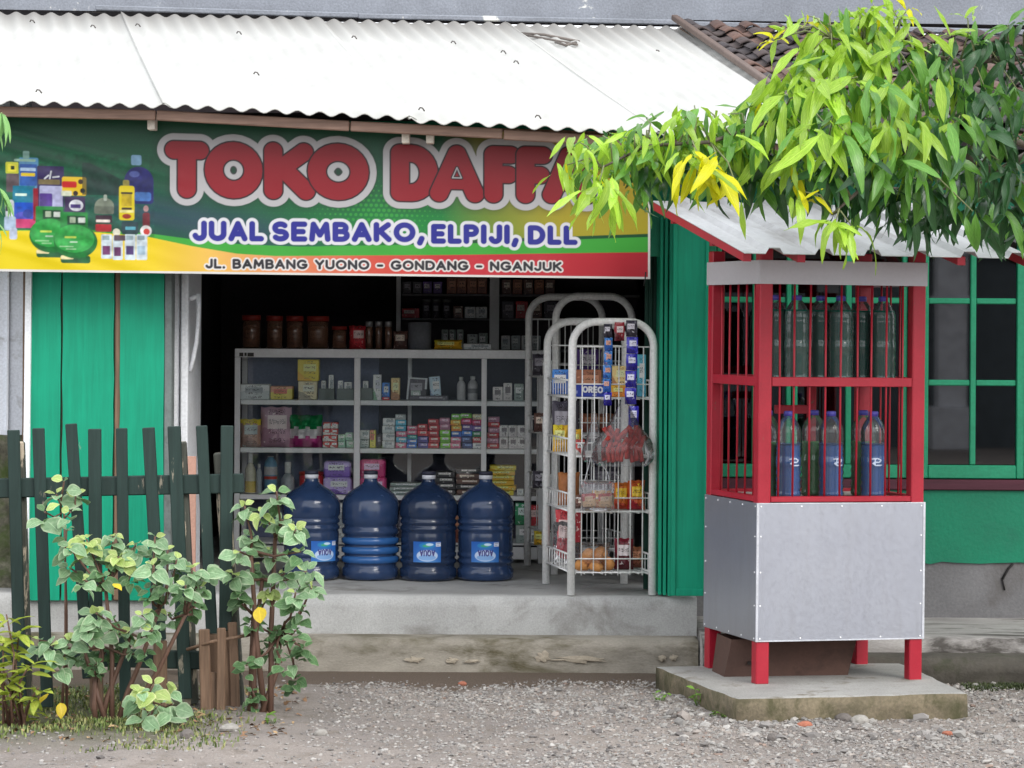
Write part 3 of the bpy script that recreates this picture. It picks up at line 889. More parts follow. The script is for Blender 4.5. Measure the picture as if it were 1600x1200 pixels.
# folded shutter doors at the right side of the opening
door = empty('folding_door', (XZ(1030, 700, 13.1)[0], 13.1, PZ), 'dark to bright green folding shutter door folded back beside the wire rack', 'door')
zt = 1.95
for k, (x0, x1, y0, y1, c_) in enumerate(((1029, 1034, 13.02, 13.33, m_green), (1036, 1041, 13.0, 13.33, m_green), (1043, 1049, 12.97, 13.33, m_green))):
    a = P(x0, 900, 13.0).x; b = P(x1, 900, 13.0).x
    MB().box((a, y0, PZ + .008), (b, y1, zt), .002).build('leaf', c_, door)
xa_, xb_ = P(1050, 700, 12.93).x, P(1106, 700, 12.93).x
pan = MB().box((xa_, 12.945, PZ - .006 + .02), (xb_, 12.965, zt), .002).build('leaf', m_green, door)
zb_ = PZ + .012
for lo, hi in (((xa_, zb_), (xa_ + .018, zt)), ((xb_ - .014, zb_), (xb_, zt)), ((xa_ + .019, zb_), (xb_ - .015, zb_ + .03))):
    MB().box((lo[0], 12.932, lo[1]), (hi[0], 12.944, hi[1]), .002).build('stile', m_green, pan, local=False)
for o in list(pan.children):
    o.location = (0, 0, 0)
# ribbed dark sheet above the doors
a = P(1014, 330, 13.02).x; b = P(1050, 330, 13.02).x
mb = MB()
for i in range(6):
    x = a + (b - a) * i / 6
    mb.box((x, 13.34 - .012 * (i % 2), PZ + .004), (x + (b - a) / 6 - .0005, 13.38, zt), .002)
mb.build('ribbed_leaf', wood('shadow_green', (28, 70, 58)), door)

# white cooler door edge with handle at the left of the opening
fr = empty('drink_cooler', (P(285, 900, 13.3).x, 13.35, PZ), 'white upright cooler seen edge on with a curved pull handle', 'cooler')
a = P(269, 440, 13.12).x; b = P(281, 440, 13.12).x; c1 = P(283, 440, 13.12).x; d1 = P(295, 440, 13.12).x
MB().box((a, 13.12, PZ + .03), (b, 13.7, 1.95), .006).build('cabinet', m_white, fr)
dr = MB().box((c1, 13.1, PZ + .04), (d1, 13.66, 1.93), .006).build('door', m_white, fr)
mb = MB()
hp = [(290, 468), (303, 464), (311, 462), (311.5, 490), (310, 520), (305, 550), (297, 580), (292, 578)]
pts = [P(x, y, 13.16) for x, y in hp]
mb.tube([P(296, 467, 13.16), P(309, 463, 13.16)], .011, 8)
mb.tube([P(310, 459, 13.16), P(310.5, 480, 13.16), P(309.5, 505, 13.16), P(307, 535, 13.16), P(302, 560, 13.16), P(297, 580, 13.16)], .0095, 8)
mb.build('handle', m_white, dr)
for o in dr.children: pass

# neighbour's whitewashed wall on the left, mossy base
nb = empty('neighbour_wall', (-2.5, 13.3, 0), 'dirty white wall left of the green boards with a mossy dark base', 'wall')
MB().box((-5.5, 13.3, .95), (P(40, 600, 13.3).x - .004, 13.45, 2.6)).build('wall', m_dirtywhite, nb)
m_moss = M('mossy_rubble', (98, 96, 82), .95, scale=9, var=.45, fine=.3, fscale=60, bump=1.0, bscale=25, stain=(70, 84, 44), stain_scale=8, stain_lo=.45, stain_hi=.6)
mb = rough_box((-5.5, 13.25, -.05), (P(40, 600, 13.3).x - .004, 13.5, .98), 90, 24, .018, 12)
mb.build('mossy_base', m_moss, nb)
MB().box((P(10, 600, 13.28).x, 13.285, 1.0), (P(13, 600, 13.28).x, 13.3, 2.5)).build('pipe', m_white, nb)

# grey house behind, its eaves beam crossing the top of the picture
big = empty('grey_house', (0, 16.6, 0), 'grey painted house behind the shop with a flaking concrete beam', 'house')
m_beam = M('flaking_grey_paint', (126, 130, 138), .8, scale=5, var=.16, fine=.12, bump=.4, stain=(214, 214, 208), stain_scale=5, stain_lo=.64, stain_hi=.67)
q = [P(-700, 4, 16.3), P(2300, 50, 16.3)]
d = (q[1] - q[0])
mb = MB(); mb.add([q[0], q[1], q[1] + Vector((0, 0, .9)), q[0] + Vector((0, 0, .9)), q[0] + Vector((0, .4, 0)), q[1] + Vector((0, .4, 0)), q[1] + Vector((0, .4, .9)), q[0] + Vector((0, .4, .9))],
   [(0, 1, 2, 3), (5, 4, 7, 6), (4, 5, 1, 0), (3, 2, 6, 7), (4, 0, 3, 7), (1, 5, 6, 2)])
mb.build('beam', m_beam, big)
for k, (a0, a1, y0, y1) in enumerate(((150, 560, 13, 27), (560, 1068, 26, 38), (1072, 1620, 38, 54))):
    mb = MB(); p0 = P(a0, y0, 16.22); p1 = P(a1, y1 - 2, 16.22)
    mb.beam(p0, p1, .03, .07, (0, 1, 0), .006); mb.build('ledge', m_beam, big)
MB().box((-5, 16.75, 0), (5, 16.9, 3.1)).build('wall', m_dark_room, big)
MB().box((-5, 16.6, 3.9), (5, 19, 4.3)).build('upper_wall', m_beam, big)

# added wall that keeps sky out of reflections; gate pillar mirrored in the glass
across = empty('added_road_wall', (0, -9, 0), 'long dull grey wall added across the road to darken the glass reflections', 'wall')
MB().box((-30, -9.2, 0), (30, -9, 2.3)).build('wall', M('dull_render', (104, 112, 116), .9), across)
MB().box((-30, -9.3, 2.302), (30, -8.9, 2.4)).build('coping', M('red_roof', (90, 70, 62), .9), across)
gp = empty('gate_pillar', (5.2, -8.6, 0), 'pale gate pillar across the road mirrored in the right window', 'pillar')
m_gp = M('pillar_white', (226, 226, 230), .8)
for w_, z0, z1 in ((.24, 0, .5), (.17, .502, 1.75), (.22, 1.752, 1.82), (.18, 1.822, 2.3), (.24, 2.302, 2.4)):
    MB().box((5.2 - w_, -8.6 - w_, z0), (5.2 + w_, -8.6 + w_, z1), .01).build('block', m_gp, gp)
# ------------------------------------------------------------------ printed banner
BX0, BX1 = -60.0, 1016.0
byt = lambda x: 180 + (213 - 180) * x / 1016.0
byb = lambda x: 424 + (436 - 424) * x / 1016.0
BH = 244.0
def b2c(x, y): return (y - byt(x)) / (byb(x) - byt(x)) * BH
cv = Canvas(1077, 245, BX0, 0, 1.0, (16, 84, 56))
X, Y = cv.X, cv.Y
def L3(*c): return np.array(lin(c), np.float32)
# ground: dark green, lighter to lower middle, gold to the right
k = np.clip((X - 300) / 350, 0, 1) * np.clip((Y - 60) / 110, 0, 1)
cv.put(k * .8, (28, 150, 62))
k = np.clip((210 - X) / 260, 0, 1) * np.clip((Y - 40) / 120, 0, 1)
cv.put(k * .6, (48, 128, 84))
k = np.exp(-((Y - (135 + .16 * (X - 150))) / 30) ** 2) * np.clip((X - 60) / 160, 0, 1) * np.clip((560 - X) / 150, 0, 1)
cv.put(k * .8, (44, 72, 92))
for i in range(9):          # fine slanting streaks in two greens at the upper left
    k = np.exp(-((Y - (14 + i * 15 + .22 * X)) / (2.2 + i * .5)) ** 2) * np.clip((330 - X) / 200, 0, 1)
    cv.put(k * .35, (36, 122, 84) if i % 2 else (8, 58, 42))
k = np.clip((X - 690) / 190, 0, 1) * np.clip(1.2 - Y / 240, .7, 1)
cv.put(k * .95, (214, 178, 18))
k = np.clip((Y - 165) / 30, 0, 1) * np.clip((X - 560) / 150, 0, 1) * np.clip((940 - X) / 160, 0, 1)
cv.put(k * .55, (22, 108, 44))
# halftone dots
gx, gy = (X - 520) / 8.0, (Y - 60) / 8.0
gx = gx + .5 * (np.floor(gy) % 2)
dd = np.hypot(gx - np.floor(gx) - .5, gy - np.floor(gy) - .5) * 8
rad = 3.2 * np.exp(-(((X - 590) / 90) ** 2 + ((Y - 140) / 45) ** 2))
cv.put(np.clip(rad - dd + .3, 0, 1) * .5, (70, 190, 70))
# dark line, lime band, lower band running yellow - orange - red
def curve(x, pts):
    return np.interp(x, [p[0] for p in pts], [p[1] for p in pts])
c_l = curve(X, [(-60, 180), (150, 176), (235, 181), (300, 190), (380, 198), (480, 200), (1016, 170)])
c_l = curve(X, [(-60, 181), (120, 176), (235, 181), (300, 189), (380, 196), (470, 198), (700, 190), (1016, 172)])
c_b = curve(X, [(-60, 182), (120, 178), (230, 186), (300, 200), (370, 211), (430, 214), (700, 208), (1016, 198)])
cv.put(np.clip(Y - c_l + 6, 0, 1) * np.clip((X - 500) / 200, 0, 1), (14, 82, 44))
cv.put(np.clip(Y - c_l + .5, 0, 1), (64, 172, 58))
ramp_x = [-60, 240, 330, 420, 560, 700, 1016]
rc = np.stack([np.interp(X, ramp_x, [lin(c)[i] for c in ((240, 218, 0), (244, 212, 20), (246, 196, 90), (240, 160, 110), (222, 92, 70), (208, 48, 60), (188, 32, 48))]) for i in range(3)], -1).astype(np.float32)
cv.put(np.clip(Y - c_b + .5, 0, 1), rc)
# collage of goods at the left end (photo pixel coordinates, plain generic packs)
def cy(x, y): return b2c(x, y)
def rr(x0, y0, x1, y1, col, r=2, k=1.0, skew=0): cv.rr(x0, cy(x0, y0), x1, cy(x0, y1), col, r, k, skew)
def el(x, y, rx, ry, col, k=1.0): cv.ell(x, cy(x, y), rx, ry, col, k)
rr(30, 246, 60, 300, (90, 150, 190)); rr(22, 248, 56, 252, (150, 190, 170)); rr(36, 236, 46, 248, (130, 170, 160))
rr(31, 256, 58, 290, (34, 88, 170)); rr(33, 270, 55, 275, (240, 210, 40), 1); rr(32, 262, 56, 267, (190, 220, 250), 1)
rr(9, 253, 29, 271, (208, 214, 60)); rr(12, 256, 26, 268, (236, 226, 70)); rr(17, 259, 23, 265, (40, 60, 30), 1); rr(10, 271, 30, 300, (96, 82, 86))
rr(58, 259, 100, 345, (52, 40, 92)); rr(60, 280, 94, 288, (120, 106, 70), 2); rr(62, 290, 98, 324, (176, 178, 214)); rr(62, 302, 82, 323, (84, 58, 140))
cv.sdf(cv.stroke([[(78, cy(78, 279)), (80, cy(80, 268))], [(70, cy(70, 279)), (76, cy(70, 274))], [(92, cy(92, 276)), (83, cy(84, 277))]], 6) - 1.2, (210, 214, 220))
rr(20, 290, 55, 356, (20, 122, 150), 1); rr(22, 316, 54, 352, (26, 80, 190), 4); rr(24, 302, 42, 306, (210, 236, 220), 1); el(35, 340, 12, 9, (80, 80, 190)); el(44, 334, 8, 7, (40, 60, 150))
rr(24, 342, 56, 356, (206, 70, 120), 3); rr(52, 294, 60, 345, (150, 24, 44), 2)
rr(97, 276, 135, 305, (236, 196, 30), 3); rr(97, 283, 120, 293, (206, 40, 40), 3); el(118, 302, 4, 4, (40, 24, 20)); el(129, 298, 4, 4, (40, 24, 20)); el(126, 284, 4, 4, (60, 40, 20)); rr(96, 298, 112, 306, (220, 226, 200), 2)
rr(101, 307, 133, 338, (60, 44, 84)); el(119, 321, 11, 9, (222, 224, 232)); rr(110, 319, 126, 325, (80, 60, 130), 1)
k = (np.abs(X - 160) < 32) & (Y > cy(160, 252) + np.maximum(0, (X - 140)) * .5 + 3) & (Y < cy(160, 305))
cv.put(k * .75, (30, 52, 50))
el(163, 322, 15, 13, (128, 138, 120)); rr(162, 304, 167, 314, (190, 200, 186), 2); rr(147, 322, 178, 334, (110, 118, 104), 3)
rr(149, 336, 175, 348, (60, 34, 50)); rr(149, 350, 174, 362, (176, 44, 52), 2); rr(150, 343, 172, 347, (230, 220, 210), 1)
# blue water jug
rr(205, 242, 221, 258, (120, 160, 190), 3); el(217, 284, 23, 24, (38, 40, 108)); rr(194, 280, 240, 318, (36, 40, 104), 6); rr(210, 300, 236, 314, (70, 120, 190), 4, .9); el(210, 272, 8, 5, (90, 104, 170), .7)
# oil bottle
rr(192, 281, 202, 294, (150, 140, 70), 3); rr(186, 290, 210, 344, (228, 206, 24), 4); rr(190, 300, 206, 322, (196, 170, 30), 2); rr(189, 300, 207, 303, (50, 40, 20), 1); rr(190, 324, 206, 328, (60, 44, 20), 1); el(198, 338, 7, 4, (170, 60, 40)); rr(187, 328, 209, 332, (238, 230, 150), 1)
rr(190, 346, 216, 366, (40, 66, 72), 3); rr(196, 354, 212, 359, (90, 170, 190), 1)
el(228, 326, 4, 5, (180, 140, 140)); rr(223, 332, 234, 356, (120, 40, 50), 4); el(228, 361, 9, 9, (236, 232, 230)); el(229, 362, 5, 5, (206, 60, 50))
rr(9, 312, 22, 340, (210, 216, 222), 4); rr(9, 322, 18, 330, (40, 40, 50), 1); rr(7, 338, 25, 360, (176, 196, 220), 3); rr(15, 356, 27, 374, (196, 208, 230), 3)
# milk cartons
for x, y, w, h, c2 in ((158, 372, 17, 34, (120, 60, 110)), (176, 374, 16, 34, (110, 58, 104)), (195, 372, 17, 36, (86, 66, 120)), (213, 372, 17, 36, (170, 196, 214))):
    rr(x, y - 6, x + w, y + h - 2, (212, 226, 234), 2); rr(x + 2, y + 12, x + w - 3, y + 26, c2, 1); rr(x + 2, y - 4, x + w - 4, y + 3, (150, 170, 176), 1)
el(182, 363, 6, 6, (226, 222, 200)); rr(178, 367, 196, 376, (90, 70, 80), 2)
# two green gas cylinders
for x0, y0 in ((69, 0), (107, 9)):
    rr(x0 - 13, 322 + y0, x0 + 30, 356 + y0, (36, 132, 60), 2); rr(x0 - 2, 328 + y0, x0 + 26, 342 + y0, (26, 70, 44), 1); rr(x0 + 2, 330 + y0, x0 + 11, 339 + y0, (170, 186, 160), 1); rr(x0 + 15, 331 + y0, x0 + 26, 339 + y0, (206, 214, 206), 1)
    rr(x0 - 12, 390 + y0, x0 + 34, 402 + y0, (30, 96, 52), 4); rr(x0 - 12, 390 + y0, x0 + 8, 396 + y0, (240, 226, 170), 2)
    el(x0 + 11, 368 + y0, 34, 27, (24, 116, 50)); el(x0 + 9, 364 + y0, 31, 22, (46, 162, 70)); el(x0 + 4, 372 + y0, 24, 10, (58, 176, 80), .6)
    rr(x0 - 6, 360 + y0, x0 + 12, 363 + y0, (200, 222, 90), 1); rr(x0 + 2, 368 + y0, x0 + 14, 370 + y0, (190, 220, 190), 1); rr(x0 - 14, 375 + y0, x0 + 8, 377 + y0, (150, 210, 150), 1); rr(x0 - 4, 379 + y0, x0 + 12, 381 + y0, (150, 210, 150), 1)
# printed photographs are never flat: break the pack colours up
rgn = np.random.default_rng(5)
def blot(step):
    g = rgn.random((cv.h // step + 3, cv.w // step + 3)).astype(np.float32)
    yy, xx = np.mgrid[0:cv.h, 0:cv.w] / step
    y0, x0 = yy.astype(int), xx.astype(int); fy, fx = yy - y0, xx - x0
    return g[y0, x0] * (1-fy) * (1-fx) + g[y0+1, x0] * fy * (1-fx) + g[y0, x0+1] * (1-fy) * fx + g[y0+1, x0+1] * fy * fx
zone = ((X > 4) & (X < 242) & (Y > 56) & (Y < 232)).astype(np.float32)
yel = (cv.c[..., 0] > .6) & (cv.c[..., 2] < .05)
nzb = (blot(4) - .5) * .4 + (blot(9) - .5) * .5
cv.c *= (1 + nzb * zone * (~yel))[..., None]
fl = np.clip((blot(3) - .72) * 6, 0, 1) * zone * (~yel) * (X > 8) * (Y > 70) * .55
cv.c = np.clip(cv.c, 0, 1)
# lettering -------------------------------------------------------
big_l = [('T', 258, 326), ('O', 320, 410), ('K', 413, 492), ('O', 481, 576), ('D', 611, 684), ('A', 672, 756), ('F', 757, 812), ('F', 807, 862), ('A', 848, 930)]
RS = 14.0
lines_ = []
for ch, a, b in big_l:
    w0 = FONT[ch][0]
    xa_, xb_ = a + RS, b - RS
    yt_ = b2c((a + b) / 2, 221 + .0155 * (a - 258)) + RS; yb_ = b2c((a + b) / 2, 309 + .0155 * (a - 258)) - RS
    for ln in FONT[ch][1]:
        lines_.append((ch, [(xa_ + u / w0 * (xb_ - xa_), yt_ + (1 - v_) * (yb_ - yt_)) for u, v_ in ln]))
d_all = cv.stroke([l for _, l in lines_], 34)
cv.put(np.exp(-np.maximum(d_all - 26, 0) / 5) * (d_all < 48) * .5, (20, 40, 30))   # printed soft rim round the word
cv.sdf(d_all - RS - 12.5, (196, 194, 196))
per = [cv.stroke([l], 34) for _, l in lines_]
groups, cur = [], None
letters = []
i = 0
for ch, a, b in big_l:
    n = len(FONT[ch][1]); dd = per[i]
    for q in per[i + 1:i + n]: dd = np.minimum(dd, q)
    letters.append((ch, dd)); i += n
for ch, dd in letters:
    cv.sdf(dd - RS - 2.4, (36, 16, 24)); cv.sdf(dd - RS, (154, 24, 38))
for (ch, a, b) in big_l:      # counters: pale eye with a dark pip in the Os
    if ch == 'O':
        cx, cy_ = (a + b) / 2, b2c((a + b) / 2, 265 + .0155 * (a - 258))
        cv.ell(cx, cy_, 5.5, 7, (60, 60, 62)); cv.ell(cx, cy_, 3.5, 5, (26, 70, 50))
    if ch == 'A':
        cx = (a + b) / 2; y0 = b2c(cx, 262)
        q = [(cx - 7, y0 + 17), (cx, y0), (cx + 7, y0 + 17), (cx - 7, y0 + 17)]
        dd = cv.stroke([q], 12); cv.sdf(dd - 2.8, (36, 16, 24)); cv.sdf(dd - .9, (196, 194, 196))
yl2 = lambda h: (lambda x: b2c(x, 349 + .0085 * (x - 297)) )
def word(s, x0, x1, yt0, slope, h, r, ow, col, ocol, gap, wsc=1.0):
    yt = lambda x: b2c(x, yt0 + slope * (x - x0))
    pl = text_lines(s, x0, x1, yt, h, gap, wsc)
    flat = [l for L in pl for l in L]
    d = cv.stroke(flat, r + ow + 4)
    cv.sdf(d - r - ow, ocol)
    return d, r, col
w2 = [word('JUAL', 305, 408, 349, .008, 24, 4.6, 5, (44, 46, 150), (232, 232, 238), .42),
      word('SEMBAKO,', 429, 659, 350, .008, 24, 4.6, 5, (44, 46, 150), (232, 232, 238), .40),
      word('ELPIJI,', 678, 806, 354, .008, 24, 4.6, 5, (44, 46, 150), (232, 232, 238), .46),
      word('DLL', 829, 898, 356, .008, 24, 4.6, 5, (44, 46, 150), (232, 232, 238), .46)]
for d, r_, col in w2: cv.sdf(d - r_, col)
w3 = [word('JL. BAMBANG YUONO - GONDANG - NGANJUK', 323, 876, 406, .009, 12, 2.15, 2.3, (46, 44, 50), (240, 236, 232), .36, 1.0)]
for d, r_, col in w3: cv.sdf(d - r_, col)
# white hem
cv.put((Y > 240.5) * 1.0, (232, 230, 224)); cv.put((X > 1012.5) * 1.0, (232, 230, 224))
YB = 12.68
def place_banner(U, V):
    px = BX0 + U * (BX1 - BX0)
    py = byt(px) + V * (byb(px) - byt(px))
    u = (px - 800) * cr + (py - 500) * sr; v_ = -(px - 800) * sr + (py - 500) * cr
    x = u / F * YB; z = E - v_ / F * YB
    w = np.zeros_like(px)
    for i in range(8):     # slack folds running down from the upper left
        c0 = 20 + i * 26
        w += .0035 * np.exp(-((py - byt(px) - c0 - .25 * px) / 9) ** 2) * np.clip((330 - px) / 250, 0, 1)
    w += .006 * np.sin(px * .021 + V * 2) * (V - .1) + .004 * np.sin(px * .06 - V * 5) * np.clip(V - .3, 0, 1)
    w += .004 * np.exp(-((px - 800 - 40 * V) / 14) ** 2) * V + .004 * np.exp(-((px - 470 + 30 * V) / 16) ** 2) * V
    return x, YB - w - .05 * V * 0, z
ban = empty('banner', P(500, 430, YB), 'long printed vinyl shop banner in green and yellow with big red letters', 'banner')
t = NT('vinyl_print')
a = t.n('ShaderNodeAttribute'); a.attribute_name = 'Col'
sc_ = t.n('ShaderNodeVectorMath', operation='SCALE'); sc_.inputs[3].default_value = .66; t.l(a.outputs['Color'], sc_.inputs[0])
t.set(Base_Color=sc_.outputs[0], Roughness=.42)
t.b.inputs['Specular IOR Level'].default_value = .35
t.bump(t.noise(t.coord('Object', (1, 1, 1)), 9, 4, .5), .12, .01)
me = print_mesh('print_sheet', cv, place_banner, t.m)
bl = ban.location
me.transform(Matrix.Translation(-bl))
sheet = link_mesh('print_sheet', me, ban)
bk = MB(); a = P(BX0, byt(BX0), YB); b = P(BX1, byt(BX1), YB); c_ = P(BX1, byb(BX1), YB); d_ = P(BX0, byb(BX0), YB)
bk.add([p + Vector((0, .012, 0)) for p in (a, b, c_, d_)], [(0, 1, 2, 3)]); bk.build('backing', m_white, ban)
MB().beam(a + Vector((0, .03, 0)), b + Vector((0, .03, 0)), .03, .02).build('top_batten', m_brownwood, ban)
mb = MB(); mb.tube([P(1009, 425, YB - .012), P(1008, 436, YB - .014), P(1006, 446, YB)], .003, 6); mb.build('tie', M('black_tie', (24, 24, 26), .6), ban)

# ------------------------------------------------------------------ fuel kiosk
KO = G(1181, 1070, .085)
kio = empty('fuel_kiosk', KO, 'red barred fuel bottle kiosk with grey sheet metal cabinet and sloping tin roof', 'kiosk', rot=(0, R(.30), R(16)))
W, D = .70, .60
def kb(name, lo, hi, mat, bev=.002, parent=None):
    return MB().box(lo, hi, bev).build(name, mat, parent or kio, local=True)
pw = .054
Zb0, Zb1, Zm0, Zm1, Zt0, Zt1 = .167, .708, 1.163, 1.199, 1.562, 1.655
for x, y in ((0, 0), (W - pw, 0), (0, D - pw), (W - pw, D - pw)):
    kb('post', (x, y, 0), (x + pw, y + pw, 1.70), m_red, .004)
t = NT('galvanised_sheet')
v = t.coord('Object'); n1 = t.noise(v, 3, 5); n2 = t.noise(v, 70, 3)
t.set(Base_Color=t.mix(t.ramp(n1, [(.3, 0.0), (.7, 1.0)]), lin((172, 175, 185)), lin((179, 182, 191))), Metallic=.8)
dr_ = t.noise(t.coord('Object', (1, 1, .12)), 22, 6, .65)
t.l(t.mix(t.ramp(dr_, [(.5, 0.0), (.8, .2)]), t.b.inputs['Base Color'].links[0].from_socket, lin((146, 142, 140))), t.b.inputs['Base Color'])
t.l(t.ramp(n2, [(.2, .3), (.8, .42)]), t.b.inputs['Roughness']); t.bump(n1, .04, .02)
m_galv = t.m
fp = kb('front_panel', (-.003, -.004, Zb0), (W + .003, -.0005, Zb1), m_galv, .001)
lp = kb('side_panel', (-.0045, .0005, Zb0), (-.0005, D + .002, Zb1), m_galv, .001)
kb('side_panel', (W + .0005, .0005, Zb0), (W + .0045, D + .002, Zb1), m_galv, .001)
kb('back_panel', (0, D + .0005, Zb0), (W, D + .0045, Zb1), m_galv, .001)
mb = MB()
for i in range(5):
    for z in (Zb0 + .012, Zb1 - .014):
        mb.lathe([(.004, 0), (.002, .003)], 6, (0, 0, 0)) if False else None
        x = .012 + (W - .024) * i / 4
        mb.box((x - .003, -.0065, z - .003), (x + .003, -.0042, z + .003), .001)
for z in (Zb0 + .14, Zb0 + .27, Zb0 + .41):
    for x in (.012, W - .012): mb.box((x - .003, -.0065, z - .003), (x + .003, -.0042, z + .003), .001)
o = mb.build('rivet', m_alu, fp, local=True); o['kind'] = 'stuff'
mb = MB()
for i in range(5):
    for z in (Zb0 + .012, Zb1 - .014):
        y = .012 + (D - .03) * i / 4
        mb.box((-.0075, y - .003, z - .003), (-.0047, y + .003, z + .003), .001)
for z in (Zb0 + .14, Zb0 + .27, Zb0 + .41):
    for y in (.012, D - .02): mb.box((-.0075, y - .003, z - .003), (-.0047, y + .003, z + .003), .001)
o = mb.build('rivet', m_alu, lp, local=True); o['kind'] = 'stuff'
mb = MB()        # bright folded edges of the sheet
for lo, hi in (((-.005, -.0062, Zb0), (.004, -.0042, Zb1)), ((W - .004, -.0062, Zb0), (W + .005, -.0042, Zb1)), ((.0045, -.006, Zb1 - .005), (W - .0045, -.0043, Zb1)), ((.0045, -.006, Zb0), (W - .0045, -.0043, Zb0 + .005))):
    mb.box(lo, hi)
mb.build('edge_trim', M('sheet_edge', (186, 188, 194), .5), fp, local=True)
# rails
for z0, z1, nm in ((Zb1 + .002, Zb1 + .024, 'sill_rail'), (Zm0, Zm1, 'middle_rail'), (Zt0 + .02, Zt1, 'top_rail')):
    kb(nm, (pw + .001, .002, z0), (W - pw - .001, .04, z1), m_red)
    kb(nm, (pw + .001, D - .04, z0), (W - pw - .001, D - .002, z1), m_red)
    kb(nm, (.002, pw + .001, z0), (.04, D - pw - .001, z1), m_red)
    kb(nm, (W - .04, pw + .001, z0), (W - .002, D - pw - .001, z1), m_red)
# top band sheets
m_band = M('band_sheet', (184, 182, 186), .55, .25, var=.06, fine=.02, bump=.06, scale=3)
kb('front_band', (-.004, -.006, Zt0), (W + .004, -.002, Zt1), m_band, .001)
kb('side_band', (-.006, -.0015, Zt0), (-.002, D + .002, Zt1), m_band, .001)
kb('side_band', (W + .002, -.0015, Zt0), (W + .006, D + .002, Zt1), m_band, .001)
# bars
r = random.Random(2)
for i in range(9):
    x = pw + .012 + (W - 2 * pw - .024) * (i + .35) / 8.7 + r.uniform(-.003, .003)
    MB().tube([(x, .022, Zb1 + .01), (x + r.uniform(-.003, .003), .022, Zm0 + .01), (x + r.uniform(-.002, .002), .022, Zt0 + .04)], .0042, 6).build('bar', m_red, kio, local=True)
for i in range(5):
    y = pw + (D - 2 * pw) * (i + .6) / 5.2
    for x in (.022, W - .022):
        MB().tube([(x, y, Zb1 + .01), (x, y + r.uniform(-.004, .004), Zm0), (x, y, Zt0 + .04)], .0042, 6).build('bar', m_red, kio, local=True)
# shelves for the bottles, cross braces at the back
m_shelf = M('kiosk_shelf', (176, 166, 160), .7, var=.15)
kb('lower_shelf', (.042, .042, Zb1 + .004), (W - .042, D - .042, Zb1 + .012), m_shelf)
kb('upper_shelf', (.042, .042, Zm0 + .004), (W - .042, D - .042, Zm0 + .014), m_shelf)
kb('back_brace', (W * .62, D - .034, Zb1 + .026), (W * .62 + .032, D - .006, Zm0 - .002), m_red)
kb('back_brace', (W * .40, D - .060, 1.04), (W * .62 - .002, D - .036, 1.075), m_red)
# roof: ribbed sheet sloping to the front
rf0, rf1 = -.36, D + .14
xr0, xr1 = -.20, 1.00
slope = .215
zr = lambda y: 1.652 + slope * (y + .36) + .02
def ribbed(nx, x):
    u = ((x - xr0) / .2) % 1.0
    return .022 * max(0, min(1, min(u - .42, .78 - u) / .07)) if .42 < u < .78 else 0
xs = sorted(set([xr0, xr1] + [xr0 + .2 * k + d for k in range(7) for d in (.084, .098, .142, .156) if xr0 + .2 * k + d < xr1]))
vs_ = []; fs = []
for zo in (0, -.003):
    for y in (rf0, (rf0 + rf1) / 2, rf1):
        for x in xs: vs_.append((x, y, zr(y) + ribbed(0, x) + zo))
n = len(xs)
for j in range(2):
    for i in range(n - 1):
        a = j * n + i; fs.append((a, a + 1, a + n + 1, a + n)); b = a + 3 * n; fs.append((b, b + n, b + n + 1, b + 1))
for i in range(n - 1): fs.append((i + 1, i, i + 3 * n, i + 3 * n + 1))
for j in range(2): a = j * n; fs.append((a, a + n, a + n + 3 * n, a + 3 * n))
m_tin = M('weathered_tin', (186, 187, 188), .5, .3, scale=4, var=.14, fine=.05, fscale=60, bump=.1, stain=(150, 148, 146), stain_scale=5, stain_lo=.55, stain_hi=.72, aniso=(1, .4, 1))
rf = MB().add(vs_, fs).build('roof', m_tin, kio, local=True)
def slope_bar(x0, x1, drop0, drop1, mat, nm):
    mb = MB(); q = []
    for y in (rf0 + .02, rf1 - .01):
        q += [(x0, y, zr(y) - drop1), (x1, y, zr(y) - drop1), (x1, y, zr(y) - drop0), (x0, y, zr(y) - drop0)]
    mb.add(q, [(0, 1, 2, 3), (7, 6, 5, 4), (0, 4, 5, 1), (1, 5, 6, 2), (2, 6, 7, 3), (3, 7, 4, 0)]); return mb.build(nm, mat, kio, local=True)
for x in (xr0 + .002, .02, W - .02, xr1 - .04): slope_bar(x, x + .032, .004, .036, m_red, 'rafter')
for y in (.10, D - .03):
    MB().box((xr0 + .035, y, zr(y) - .062), (xr1 - .05, y + .03, zr(y) - .037), .002).build('roof_batten', m_red, kio, local=True)

# slab under the kiosk
pts = [G(1026, 1042, .085), G(1152, 1092, .085), G(1512, 1083, .085), Vector((1.62, 12.52, .085))]
mb = MB(); top = []; r = random.Random(3)
ring = []
for a, b in zip(pts, pts[1:] + pts[:1]):
    for i in range(12): 
        q = a.lerp(b, i / 12); ring.append(Vector((q.x + r.uniform(-.005, .005), q.y + r.uniform(-.005, .005), .085 - r.uniform(0, .004))))
n = len(ring); cen = sum(ring, Vector()) / n
inner = [p.lerp(cen, .03) for p in ring]
for p in inner: p.z = .087
low = [p - (cen - p).normalized() * -.004 for p in ring]
low = [Vector((p.x + r.uniform(-.006, .006), p.y + r.uniform(-.006, .006), -.04)) for p in ring]
mid = [Vector((p.x + r.uniform(-.004, .004), p.y + r.uniform(-.004, .004), .03)) for p in ring]
V_ = inner + ring + mid + low
F_ = [tuple(range(n))]
Fm = [0]
mb.add(V_, [tuple(range(n))] + [(n + i, n + (i + 1) % n, (i + 1) % n, i) for i in range(n)], 0)
k0 = len(mb.v) - len(V_)
for L in (1, 2):
    for i in range(n):
        mb.f.append((k0 + (L + 1) * n + i, k0 + (L + 1) * n + (i + 1) % n, k0 + L * n + (i + 1) % n, k0 + L * n + i)); mb.m.append(1); mb.sm.append(True)
